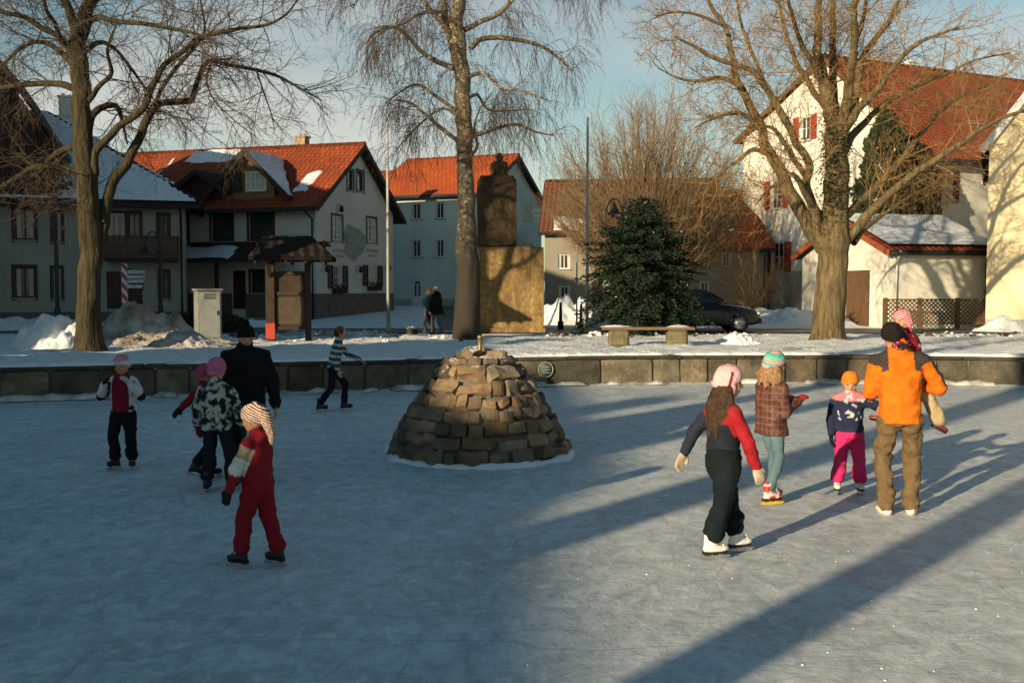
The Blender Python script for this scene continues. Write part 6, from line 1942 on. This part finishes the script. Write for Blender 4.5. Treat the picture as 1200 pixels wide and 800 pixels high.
    remeshed(mb, 'trousers', voxel, M[T['mat']], root, T.get('fn') or (lambda p, n_: tc_), 3, T['fold'] * g * 1.45, 9.0, seed=H * 10)
    # ---- jacket
    if jacket:
        Jk = dict(col=(.1, .1, .1), r=1.0, hem=-.02, hemr=1.0, sl=1.0, fold=.007, mat='cloth', collar=True, sleeve_end=.97); Jk.update(jacket)
        q = Jk['r']; mb = MB(); hz_ = Jk['hem']
        loft(mb, [(at_(hz_), rt, fw, .105 * Hs * q * Jk['hemr'], .082 * Hs * q * Jk['hemr']), (at_(max(.03, hz_ + .03)), rt, fw, .104 * Hs * q, .080 * Hs * q), (waist, rt, fw, .098 * Hs * q, .078 * Hs * q), (chest, rt, fw, .108 * Hs * q, .082 * Hs * q),
                  (shc - up * .035 * Hs, rt, fw, .116 * Hs * q, .070 * Hs * q), (shc - up * .005 * Hs, rt, fw, .103 * Hs * q, .062 * Hs * q), (shc + up * .015 * Hs, rt, fw, .072 * Hs * q, .054 * Hs * q), (nk + up * .005 * Hs, rt, fw, .048 * Hs, .046 * Hs)], 24)
        for sd in 'LR':
            sh, el, wr = J['sh' + sd], J['el' + sd], J['wr' + sd]
            a = Jk['sl']
            cone(mb, sh, el, .043 * Hs * q * a, .038 * Hs * q * a); cone(mb, el, el.lerp(wr, Jk['sleeve_end']), .040 * Hs * q * a, .031 * Hs * q * a)
            cone(mb, nk - up * .015 * Hs, sh + up * .004 * Hs, .046 * Hs, .040 * Hs * q)
            for qq in (.35, .7): mb.sphere(sh.lerp(el, qq), .043 * Hs * q * a, 12, 8)
        if Jk['collar']: cone(mb, nk - up * .01 * Hs, nk + up * .028 * Hs, .054 * Hs, .046 * Hs)
        if Jk.get('hood'): mb.sphere(nk - fw * .05 * Hs - up * .02 * Hs, (.075 * Hs, .045 * Hs, .05 * Hs), 14, 10)
        def armw(p):
            """how far along a sleeve (0..2), or None for the trunk of the jacket"""
            best = None
            for sd in 'LR':
                for (a, b_, o_) in ((J['sh' + sd], J['el' + sd], 0), (J['el' + sd], J['wr' + sd], 1)):
                    ab = b_ - a; t = max(0, min(1, (p - a).dot(ab) / ab.length_squared)); dd = (p - (a + ab * t)).length
                    if best is None or dd < best[0]: best = (dd, o_ + t, sd, (p - (a + ab * t)).z / Hs)
            l = p - waist; lx = abs(l.dot(rt)); 
            return (best[1], best[2], best[3]) if best[0] < .058 * Hs * q * Jk['sl'] and (lx > .085 * Hs * q or best[0] < .045 * Hs and abs((p - pel).dot(fw)) > .07 * Hs) and best[1] > .04 else None
        jc = Jk['col']
        fn = Jk.get('fn')
        cf = (lambda p, n_: fn(p, n_, armw(p), (p - pel).dot(rt) / Hs, (p - pel).dot(fw) / Hs, (p - pel).dot(up) / Hs)) if fn else (lambda p, n_: jc)
        jo = remeshed(mb, 'jacket', voxel, M[Jk['mat']], root, cf, 7, Jk['fold'] * g * 1.45, 8.0, seed=H * 17)
        if Jk.get('fur'):
            pass
    # ---- gloves
    for sd, s_, gc in (('L', -1, gloves[0]), ('R', 1, gloves[1])):
        if gc:
            mb = MB(); dv = J['wr' + sd] - J['el' + sd]
            hand(mb, J['wr' + sd], dv, V((-s_, .15, 0)) if abs(dv.normalized().z) > .6 else V((-s_ * .3, 0, -1)), 1.0 * g, s_ * -1, grow=.006 * g)
            cone(mb, J['wr' + sd] - dv.normalized() * .045 * g, J['wr' + sd] + dv.normalized() * .01, .036 * g, .028 * g)
            wrp = J['wr' + sd].copy(); dn = dv.normalized(); gcol = gc[0] if isinstance(gc[0], tuple) else gc; cuff = gc[1] if isinstance(gc[0], tuple) else gc
            remeshed(mb, 'glove', .0068, M['knit'], root, lambda p, n_, wrp=wrp, dn=dn: (cuff if (p - wrp).dot(dn) < .0 else gcol), 2)
    # ---- skates or shoes
    S_ = dict(col=(.75, .74, .70), sole=(.05, .04, .035), blade='steel', name='skate', lace=None); S_.update(shoe or {})
    if S_['name'] != 'none':
        for sd in 'LR':
            A = J['an' + sd]; yaw, pitch = J['ft' + sd][3], J['ft' + sd][4]
            BM = Matrix.Translation(A) @ Matrix.Rotation(yaw, 4, 'Z') @ Matrix.Rotation(pitch, 4, 'X')
            f = .052 * Hs; ln = .15 * Hs / 2
            mb = MB(); Xa, Ya = V((1, 0, 0)), V((0, 1, 0))
            if S_['name'] == 'skate':
                loft(mb, [(V((0, -.010, .090)) * g, Xa, Ya, .038 * g, .044 * g), (V((0, -.006, .02)) * g, Xa, Ya, .038 * g, .046 * g), (V((0, .0, -.02)) * g, Xa, Ya, .041 * g, .058 * g)], 14)
            else: loft(mb, [(V((0, -.002, .02)) * g, Xa, Ya, .028 * g, .032 * g), (V((0, .0, -.02)) * g, Xa, Ya, .041 * g, .056 * g)], 14)
            zs = -f
            loft(mb, [(V((0, .035 * g, zs + .004)), Xa, Ya, .040 * g, .095 * g), (V((0, .032 * g, zs + .03 * g)), Xa, Ya, .043 * g, .098 * g), (V((0, .012 * g, zs + .055 * g)), Xa, Ya, .036 * g, .065 * g)], 16)
            mb.sphere(V((0, .095 * g, zs + .026 * g)), (.044 * g, .052 * g, .028 * g), 14, 8)
            sc2, sl2 = S_['col'], S_['sole']; acc = S_.get('accent', sc2)
            bo = remeshed(mb, S_['name'] if S_['name'] != 'skate' else 'skate_boot', .0085, M['leather'], root,
                          lambda p, n_: (acc if noise.noise(p * 22) > .12 else sc2), 2)
            bo.matrix_basis = BM
            mb = MB(); 
            loft(mb, [(V((0, .035 * g, zs - .012)), Xa, Ya, .040 * g, .098 * g), (V((0, .035 * g, zs + .006)), Xa, Ya, .046 * g, .104 * g)], 18)
            if S_['name'] == 'skate': mb.box((0, -.035 * g, zs - .012), (.05 * g, .06 * g, .02), bev=.004)
            so_ = mb.build('sole', surf('sole_' + str(len(bpy.data.materials)), sl2, tuple(x * .7 for x in sl2), 6, .5, 0), bo)
            if S_['name'] == 'skate':
                mb = MB(); zb_ = -(A.z - 0.0) if not J['ft' + sd][2] and abs(pitch) < .02 else zs - lift
                zb_ = zs - lift + .003
                for y in (-.04, .09): mb.box((0, y * g, (zs - .01 + zb_ + .02) / 2), (.012, .045 * g, abs(zs - .01 - zb_ - .02)), bev=.002)
                q = [(-.09, .022), (-.085, .004), (-.06, .0), (.12, .0), (.155, .008), (.165, .028), (.15, .026), (-.07, .024)]
                vs_ = [V((sx_ * .0022, y * g, zb_ + z)) for sx_ in (-1, 1) for y, z in q]; n8 = len(q)
                mb.add(vs_, [tuple(range(n8 - 1, -1, -1)), tuple(range(n8, 2 * n8))] + [(k, (k + 1) % n8, n8 + (k + 1) % n8, n8 + k) for k in range(n8)])
                mb.build('blade', M[S_['blade']] if isinstance(S_['blade'], str) else S_['blade'], bo)
            lc = S_.get('lace')
            if lc:
                mb = MB()
                for k in range(5):
                    t = k / 4; mb.tube([(-.026 * g, .040 * g + .055 * g * (1 - t), zs + .05 * g + .075 * g * t), (.026 * g, .040 * g + .055 * g * (1 - t), zs + .056 * g + .075 * g * t)], .004 * g, 5)
                mb.build('laces', surf('lace_' + str(len(bpy.data.materials)), lc, lc, 5, .8, 0), bo)
    # ---- hair and hat
    if hair:
        mb = MB(); hcol = hair['col']
        k_ = .90 if hat else 1.0
        mb.sphere(hc + hup2 * hh * .09 - hf * hh * .05, (hh * .385 * k_, hh * .42 * k_, hh * .44 * k_), 18, 12, HM)
        if hair.get('len', 0) > .5:
            L_b = hair['len'] * hh; rr2 = random.Random(int(H * 100)); w2 = hair.get('w', 1.0)
            for k in range(16):
                a = math.pi * (.02 + .96 * k / 15); 
                p0 = hc - hf * (math.sin(a) * hh * .30) + hr * (math.cos(a) * hh * .32) - hup2 * hh * .05
                p2 = p0 - Z * L_b * rr2.uniform(.75, 1.05) - fw * (.05 * hh + .22 * hh * math.sin(a)) + rt * (math.cos(a) * hh * .22 * w2)
                p1 = p0.lerp(p2, .5) - fw * hh * .14 * math.sin(a) + rt * (math.cos(a) * hh * .08)
                mb.tube([p0, p1, p2], [hh * .13, hh * .13, hh * .05], 8)
        ho = remeshed(mb, 'hair', .0085, M['hair'], root, lambda p, n_: tuple(x * (1 + .5 * noise.noise(V((p.x * 60, p.y * 60, p.z * 8)))) for x in hcol), 2, .006, 26)
        # keep the face free
        me = ho.data; bm = bmesh.new(); bm.from_mesh(me)
        kill = [v_ for v_ in bm.verts if (v_.co - hc).dot(hf) > hh * (.20 if not hair.get('fringe') else .30) and (v_.co - hc).dot(hup2) < hh * .26 and (v_.co - hc).dot(hup2) > -hh * .6 and abs((v_.co - hc).dot(hr)) < hh * .30]
        bmesh.ops.delete(bm, geom=kill, context='VERTS'); bm.to_mesh(me); bm.free()
    if hat:
        mb = MB(); hcl = hat['col']; tp = hat.get('type', 'beanie'); tall = hat.get('tall', 1.0)
        n = 22; m_ = 10; vs = []; fs = []
        c0 = hc + hup2 * hh * (.10 + .0)
        for j in range(m_ + 1):
            th = (math.pi / 2) * (1 - j / m_) ** 1.0      # 0 = rim .. top
            for k in range(n):
                a = 2 * math.pi * k / n
                z0_ = hh * (-.13 + .16 * math.sin(a)) if tp != 'cap' else hh * .05      # rim rises at the front
                zr = z0_ + (hh * .50 * tall - z0_) * (j / m_)
                rad = math.cos(math.asin(min(1, (j / m_) ** 1.35))) ** .75 if j else 1.0
                bul = 1 + .06 * math.sin(math.pi * min(1, j / m_ * 1.6))
                p = c0 + hr * (math.cos(a) * hh * .395 * bul * max(rad, .02)) + hf * (math.sin(a) * hh * .445 * bul * max(rad, .02)) + hup2 * zr
                vs.append(p)
        for j in range(m_):
            for k in range(n):
                k2 = (k + 1) % n; fs.append((j * n + k, j * n + k2, (j + 1) * n + k2, (j + 1) * n + k))
        fs.append(tuple(range(n - 1, -1, -1))); fs.append(tuple(m_ * n + k for k in range(n)))
        mb.add(vs, fs)
        if tp in ('rim', 'beanie', 'bobble'):
            for k in range(n):
                a = 2 * math.pi * k / n; a2 = 2 * math.pi * (k + 1) / n
                f_ = lambda a: c0 + hr * (math.cos(a) * hh * .40) + hf * (math.sin(a) * hh * .45) + hup2 * hh * (-.11 + .16 * math.sin(a))
                mb.tube([f_(a), f_(a2)], hh * .028, 6)
        if tp == 'flaps':
            for s_ in (-1, 1):
                p = hc + hr * (s_ * hh * .36) - hup2 * hh * .12
                mb.sphere(p, (hh * .07, hh * .20, hh * .26), 12, 8, HM)
                mb.tube([p - hup2 * hh * .2, p - hup2 * hh * .45 - Z * .02, p - Z * hh * .85], hh * .025, 6)
            mb.sphere(hc - hf * hh * .30 - hup2 * hh * .14, (hh * .30, hh * .14, hh * .2), 12, 8, HM)
        if hat.get('tail'):
            q = [hc + hup2 * hh * .30 + hf * hh * .0] + [hc + hr * t[0] * hh + hf * t[1] * hh + hup2 * t[2] * hh for t in hat['tail']]
            rs = [hh * .38] + [hh * r for r in hat['tailr']]
            q, rs = smooth_path(q, rs, 4); mb.tube(q, rs, 14)
        cf = hat.get('fn')
        ho = remeshed(mb, 'hat', .0068, M['knit'], root, (lambda p, n_: cf((p - hc).dot(hr) / hh, (p - hc).dot(hf) / hh, (p - hc).dot(hup2) / hh)) if cf else (lambda p, n_: hcl), 2, .0015, 40)
        if tp == 'bobble':
            mb = MB(); c_ = hc + hup2 * hh * (.10 + .50 * tall + .06) - hf * hh * hat.get('bob', 0)
            rr2 = random.Random(3)
            for k in range(260):
                d_ = V((rr2.gauss(0, 1), rr2.gauss(0, 1), rr2.gauss(0, 1))).normalized(); mb.tube([c_, c_ + d_ * hh * .15], [.004, .002], 3)
            mb.sphere(c_, hh * .11, 10, 8); me = mb.mesh('pompom'); paint(me, lambda co, nn_, i: hat.get('bobcol', hcl)); link('pompom', me, M['knit'], ho)
        if hat.get('band'):
            pass
    if extra: extra(root, J, dict(hc=hc, hh=hh, hf=hf, hr=hr, hup=hup2, up=up, fw=fw, rt=rt, nk=nk, pel=pel, chest=chest, Hs=Hs, g=g))
    return root, J, hc

def on_ice(u, v): p = G(u, v); return (p.x, p.y, 0)
gk = 'children skating on the rink'
# -- girl in front, pink hat, striding to the right
def jfn(p, n_, arm, x, y, z):
    if arm: return (.33, .016, .022) if arm[1] == 'R' or arm[0] < .35 else (.022, .028, .045)  # left sleeve dark below the shoulder, its shade put into the colour
    return (.30, .02, .025) if z > .20 else (.018, .022, .034)
def hatpink(x, f, z):
    if abs(f + .02 - .25 * z) < .045 and x > 0 and z < .4: return (.16, .03, .05)
    return (.78, .46, .46)
person('girl with pink hat, red sleeves, dark overalls and white figure skates, nearest the camera', on_ice(846, 650), R(-72), 1.49, 1.0,
       feet={'L': (-.03, .10, 0, R(2), 0), 'R': (.06, -.10, 0, R(-4), 0)}, armL=((-.5, -.75, -1.0), (-.3, -.35, -1.0)), armR=((.35, .35, -1.0), (.05, .35, -1.0)),
       lean=(.02, .02), jacket=dict(fn=jfn, r=.98, hem=.02), trousers=dict(col=(.008, .014, .018), r=1.22, hem=.80, fold=.010),
       hat=dict(type='flaps', col=(.78, .46, .46), fn=hatpink, tall=1.05), hair=dict(col=(.055, .028, .014), len=1.65, w=.8),
       gloves=(((.50, .42, .30), (.05, .05, .06)), ((.50, .42, .30), (.05, .05, .06))), shoe=dict(col=(.80, .78, .72), sole=(.03, .022, .018), lace=(.7, .7, .66)), group=gk, headturn=R(-18))
# -- child in brown chequered coat
def plaid(p, n_, arm, x, y, z):
    a = (p.x + p.y * .6) * 17; b_ = p.z * 17
    k = (a - math.floor(a)) < .22 or (b_ - math.floor(b_)) < .22
    k2 = ((a * .5) - math.floor(a * .5)) < .5
    return (.16, .075, .055) if k else ((.075, .026, .018) if k2 else (.10, .034, .024))
def striped(x, f, z):
    t = z + .35 * x + .15
    i = int(math.floor(t / .12)) % 5
    return [(.10, .42, .36), (.80, .42, .30), (.12, .38, .36), (.72, .30, .30), (.16, .48, .34)][i]
person('child in brown chequered coat, striped woolly hat and red skates, facing right', on_ice(903, 589), R(-66), 1.485, 1.0,
       feet={'L': (-.045, .04, 0, R(8), 0), 'R': (.045, -.05, 0, R(-8), 0)}, armL=((-.2, .1, -1), (.25, .85, .35)), armR=((.15, .0, -1), (-.15, .85, .45)),
       jacket=dict(fn=plaid, r=1.10, hem=-.05, hemr=1.08, fold=.010, mat='nylon'), trousers=dict(col=(.10, .17, .20), r=.84, hem=.92, ankle=.030),
       hat=dict(col=(.1, .4, .35), fn=striped, tall=1.0), hair=dict(col=(.34, .19, .09), len=.75),
       gloves=((.52, .03, .05), (.52, .03, .05)), shoe=dict(col=(.45, .03, .02), accent=(.70, .66, .60), sole=(.05, .02, .02), lace=(.7, .7, .6), blade=surf('yellow_blade_holder', (.65, .48, .05), (.5, .36, .04), 6, .5, 0)), group=gk, headturn=R(-14))
# -- small child in pink trousers
def navy(p, n_, arm, x, y, z):
    if not arm and y > .03 and z > .10 and noise.noise(p * 26) > .22: return (.55, .55, .58)
    if z > .255 and not arm: return (.60, .20, .22)
    return (.020, .026, .062)
person('small child in bright pink trousers, navy jacket and orange hat beside the man in orange', on_ice(994, 578), R(158), 1.262, 1.0,
       feet={'L': (-.085, -.02, 0, R(18), 0), 'R': (.085, .03, 0, R(6), 0)}, armL=((-.9, .15, .25), (-.35, .1, 1.0)) if False else ((-.9, -.1, -.35), (-.75, .25, .35)), armR=((.28, .15, -1), (-.05, .3, -1)),
       jacket=dict(fn=navy, r=1.08, hem=.0, fold=.009), trousers=dict(col=(.56, .030, .145), r=1.16, hem=.84, fold=.010, ankle=.055),
       hat=dict(col=(.85, .24, .03), tall=.95), gloves=((.015, .015, .02), (.015, .015, .02)), shoe=dict(col=(.80, .78, .72), sole=(.03, .022, .018), lace=(.7, .7, .66)), group=gk, headtilt=.35, headturn=R(10), hair=dict(col=(.30, .17, .08), len=.3))
# -- man in orange with a child on his arm
mp = on_ice(1053, 602); mrz = R(-12)
def orange(p, n_, arm, x, y, z):
    dk = (.045, .038, .036)
    if arm:
        t, sd = arm
        a = J_m['sh' + sd] if t < 1 else J_m['el' + sd]
        return (.66, .155, .010) if (n_.z < .15 and t < 1.1) else dk
    if z > .262 + .25 * abs(x) * 0 and abs(x) > .062: return dk
    if z > .285 - .0 and abs(x) > .05: return dk
    return (.66, .155, .010)
J_m = {}
_p = person
man, J_m2, _ = person('man in an orange fleece and brown trousers, seen from behind, carrying a child', mp, mrz, 1.775, 0.0,
       feet={'L': (-.062, -.01, 0, R(14), 0), 'R': (.062, .01, 0, R(-12), 0)}, armL=((-.14, .32, -1), (.15, 1.0, -.25)), armR=((.50, .15, -.80), (-.75, .9, .05)),
       jacket=dict(fn=lambda p, n_, arm, x, y, z: ((.050, .042, .038) if ((arm is None and z > .235 + .25 * max(0, .10 - abs(x)) and abs(x) > .062) or (arm and arm[0] < 1.15 and arm[2] > .010) or (arm and arm[0] > 1.6)) else (.66, .155, .010)), r=1.0, hem=-.03, fold=.008, sl=1.02),
       trousers=dict(col=(.155, .105, .052), r=.98, hem=1.04, fold=.012, ankle=.040), lean=(-.035, -.03), headoff=-.06, lift=.0,
       hat=dict(col=(.018, .014, .014), tall=.95), hair=dict(col=(.05, .035, .025), len=.12), gloves=(None, None),
       shoe=dict(name='shoe', col=(.72, .68, .60), sole=(.5, .45, .38)), headturn=R(6))
# -- the carried child, sitting on his right forearm
cm = Matrix.Translation(V(mp)) @ Matrix.Rotation(mrz, 4, 'Z')
cb = cm @ V((.15, .25, 0)); crz = R(62); HC = 1.18
cinv = (Matrix.Translation((cb.x, cb.y, 0)) @ Matrix.Rotation(crz, 4, 'Z')).inverted()
def cloc(w_): q = cinv @ w_; return (q.x / HC, q.y / HC, (q.z - .052 * HC) / HC)
fr = cloc(P(1104, 499, mp[1] + .12)); fl = cloc(cm @ V((-.10, .42, .86)))

def kidred(p, n_, arm, x, y, z):
    return (.70, .52, .50) if noise.noise(p * 30) > .30 else (.26, .015, .028)
def bandana(x, f, z):
    t = (z * 9 + 1.5 * x) % 1.0
    return (.80, .55, .55) if t < .45 else (.50, .05, .10)
person('small child in dark red jacket and beige trousers carried by the man in orange', (cb.x, cb.y, 0), crz, HC, 1.0, lift=0.0,
       seat=(0, 0, 1.28), lean=(-.02, .20), feet={'L': (*fr, R(-150), -.5, (-.4, -1, .5)), 'R': (*fl, R(0), .1, (.3, 1, .6))},
       armL=((-.6, .5, -.3), (-.6, -.4, .1)), armR=((.35, .2, -1), (-.6, .6, -.2)),
       jacket=dict(fn=kidred, r=1.10, hem=.0, fold=.008), trousers=dict(col=(.42, .335, .20), r=1.25, hem=.96, fold=.009),
       hat=dict(col=(.7, .4, .4), fn=bandana, tall=.95, type='flaps'), hair=dict(col=(.20, .085, .035), len=.35, fringe=True), gloves=((.03, .02, .03), (.03, .02, .03)),
       shoe=dict(name='shoe', col=(.20, .025, .03), sole=(.03, .02, .02)), headturn=R(45), voxel=.011)
# -- child with long striped hat, in shade, facing left
def zebra(x, f, z):
    t = (z * 1.15 - f * .75) / .115
    return (.85, .62, .52) if (t - math.floor(t)) < .52 else (.05, .025, .02)
def reds(p, n_, arm, x, y, z):
    if arm:
        if arm[0] < .55: return (.36, .30, .20)
        if arm[0] < 1.25: return (.72, .70, .68)
        return (.30, .018, .03)
    return (.25, .014, .024)
person('child in red snowsuit and long brown and white striped hat, skating left', on_ice(304, 664), R(72), 1.225, 1.0,
       feet={'L': (-.06, .09, 0, R(2), 0), 'R': (.06, -.10, 0, R(-8), 0)}, armL=((-.25, .42, -1), (-.05, .35, -1)), armR=((.15, .1, -1), (0, .3, -1)),
       jacket=dict(fn=reds, r=1.05, hem=-.02, fold=.009, hood=True), trousers=dict(col=(.25, .014, .024), r=1.16, hem=.90, fold=.010),
       hat=dict(col=(.8, .6, .5), fn=zebra, tall=1.02, tail=[(0, -.30, .22), (0, -.52, -.10), (0.05, -.58, -.52), (.08, -.56, -.95)], tailr=[.33, .24, .17, .09]),
       hair=None, gloves=((.02, .02, .025), (.02, .02, .025)), shoe=dict(col=(.018, .016, .018), sole=(.02, .02, .02), lace=(.2, .2, .2)), group=gk, lean=(0, .04), headtilt=.1)
# -- child in patterned jacket from behind
def camo(p, n_, arm, x, y, z):
    k = noise.noise(p * 17) + .5 * noise.noise(p * 38)
    return (.46, .48, .46) if k > .08 else ((.12, .14, .13) if k > -.1 else (.015, .02, .02))
person('child in a black and white blotched jacket and pink hat, seen from behind', on_ice(255, 576), R(-8), 1.385, 1.0,
       feet={'L': (-.085, .0, 0, R(14), 0), 'R': (.095, .02, 0, R(-10), 0)}, armL=((-.42, .05, -1), (-.12, .35, -1)), armR=((.45, .0, -1), (.15, .3, -1)),
       jacket=dict(fn=camo, r=1.10, hem=-.04, fold=.009), trousers=dict(col=(.016, .017, .026), r=1.05, hem=.92, fold=.009),
       hat=dict(col=(.56, .16, .28), tall=.98), gloves=((.30, .02, .03), (.03, .03, .03)), shoe=dict(col=(.02, .018, .02), sole=(.02, .02, .02)), group=gk, hair=dict(col=(.05, .03, .02), len=.3))
# -- child half hidden behind it
person('child half hidden behind the blotched jacket, a red sleeve held out to the left', on_ice(240, 561), R(-60), 1.27, 1.0,
       feet={'L': (-.02, .06, 0, R(0), 0), 'R': (.05, -.09, .045, R(10), -.35)}, armL=((-.6, .5, -.6), (-.3, 1, -.3)), armR=((.45, -.75, -.15), (.3, -.8, -.6)),
       jacket=dict(fn=lambda p, n_, arm, x, y, z: (.20, .015, .02), r=1.05, fold=.009), trousers=dict(col=(.012, .014, .020), r=1.05, hem=.92),
       hat=dict(col=(.40, .08, .14)), gloves=((.02, .02, .02), (.02, .02, .02)), shoe=dict(col=(.02, .018, .02), sole=(.02, .02, .02)), group=gk)
# -- far left child
def lred(p, n_, arm, x, y, z):
    if arm: return (.62, .62, .64) if 1.15 < arm[0] else ((.60, .60, .62) if n_.z > .5 and arm[0] < .9 else (.05, .012, .018))
    if abs(x) > .078: return (.66, .66, .68)
    return (.20, .012, .028)
person('child in dark red jacket with white stripes holding both hands to the face, leftmost', on_ice(146, 549), R(176), 1.33, 1.0,
       feet={'L': (-.07, .0, 0, R(28), 0), 'R': (.07, .02, 0, R(-20), 0)}, armL=((-.55, .35, -.85), (.55, .55, .95)), armR=((.55, .35, -.85), (-.55, .55, .95)),
       jacket=dict(fn=lred, r=1.03, hem=.0, fold=.008), trousers=dict(col=(.010, .010, .012), r=1.12, hem=.92, fold=.010),
       hat=dict(col=(.6, .45, .5), fn=lambda x, f, z: (.58, .22, .34) if z > .30 else (.66, .60, .62)), gloves=((.50, .50, .50), (.03, .03, .03)), hair=dict(col=(.12, .07, .04), len=.4),
       shoe=dict(col=(.02, .018, .02), sole=(.02, .02, .02)), group=gk, headtilt=.12)
# -- adult in black
person('adult all in black with bobble hat standing behind the nearer children', on_ice(290, 563), R(192), 1.70, .15,
       feet={'L': (-.06, .0, 0, R(10), 0), 'R': (.06, .02, 0, R(-10), 0)}, armL=((-.33, .0, -1), (-.10, .1, -1)), armR=((.30, .05, -1), (.05, .25, -1)),
       jacket=dict(col=(.010, .010, .012), r=1.12, hem=-.06, fold=.011), trousers=dict(col=(.010, .010, .013), r=1.0, hem=.98),
       hat=dict(col=(.012, .012, .014), type='bobble', bob=-.0, tall=1.0), hair=dict(col=(.02, .014, .01), len=.2), shoe=dict(name='shoe', col=(.02, .02, .02), sole=(.02, .02, .02)), headturn=R(12), headtilt=.28, lift=.0)
# -- boy in striped jumper
def hoops(p, n_, arm, x, y, z):
    t = z * 15
    return (.42, .50, .50) if (t - math.floor(t)) < .42 else (.035, .085, .10)
person('boy in blue and white hooped jumper and dark trousers skating to the right', on_ice(391, 481), R(-84), 1.52, .7,
       feet={'L': (-.03, .12, 0, R(0), 0), 'R': (.05, -.15, 0, R(-18), 0)}, armL=((-.1, .8, -.8), (.1, .9, -.4)), armR=((.2, -.35, -1), (.0, .4, -.9)), lean=(0, .20), drop=.03,
       jacket=dict(fn=hoops, r=.88, hem=.0, fold=.006), trousers=dict(col=(.012, .012, .018), r=.88, hem=.95), hair=dict(col=(.03, .018, .012), fringe=True),
       shoe=dict(col=(.02, .018, .02), sole=(.02, .02, .02)), group=gk)
# -- two walkers on the square
p = P(513, 388, 33.0)
person('walker in black hooded coat on the square left of the birch', (p.x, p.y, gh(p.x, p.y) + .01), R(62), 1.58, .2, lift=.0,
       feet={'L': (-.05, .07, 0, 0, 0), 'R': (.05, -.07, 0, 0, 0)}, jacket=dict(col=(.010, .010, .011), r=1.15, hem=-.10, hemr=1.25, hood=True), trousers=dict(col=(.16, .13, .11), r=.8),
       hair=dict(col=(.42, .24, .10), len=.5), shoe=dict(name='shoe', col=(.05, .04, .03), sole=(.03, .03, .03)), lean=(0, .10), voxel=.014)
p = P(503, 387, 33.5)
person('walker in a pale blue-green coat just ahead of the black coated one', (p.x, p.y, gh(p.x, p.y) + .01), R(80), 1.50, .3, lift=.0,
       feet={'L': (-.05, .07, 0, 0, 0), 'R': (.05, -.07, 0, 0, 0)}, jacket=dict(col=(.09, .14, .135), r=1.05, hem=-.06), trousers=dict(col=(.08, .06, .05), r=.85),
       hair=dict(col=(.35, .18, .08), len=.3), shoe=dict(name='shoe', col=(.05, .04, .03), sole=(.03, .03, .03)), voxel=.014)
# ------------------------------------------------------------------ what closes the horizon between the houses
mb = MB(); q = []; fs = []; n = 90
for j in range(7):
    for i in range(n + 1):
        x = -420 + 900 * i / n; y = 260 + j * 30
        z = gh(0, y) - 3 + (6 + 7 * noise.noise(V((x * .006, 1, 0))) + 2 * noise.noise(V((x * .03, y * .03, 0)))) * math.sin(math.pi * min(1, (j + .2) / 6) * .9)
        q.append((x, y, z))
mb.add(q, [(j * (n + 1) + i, j * (n + 1) + i + 1, (j + 1) * (n + 1) + i + 1, (j + 1) * (n + 1) + i) for j in range(6) for i in range(n)], smooth=True)
tag(mb.build('distant_hill', surf('far_woods', (.09, .085, .06), (.045, .045, .035), .08, .95, .8, 1.0, .4, kind='World')), kind='structure')
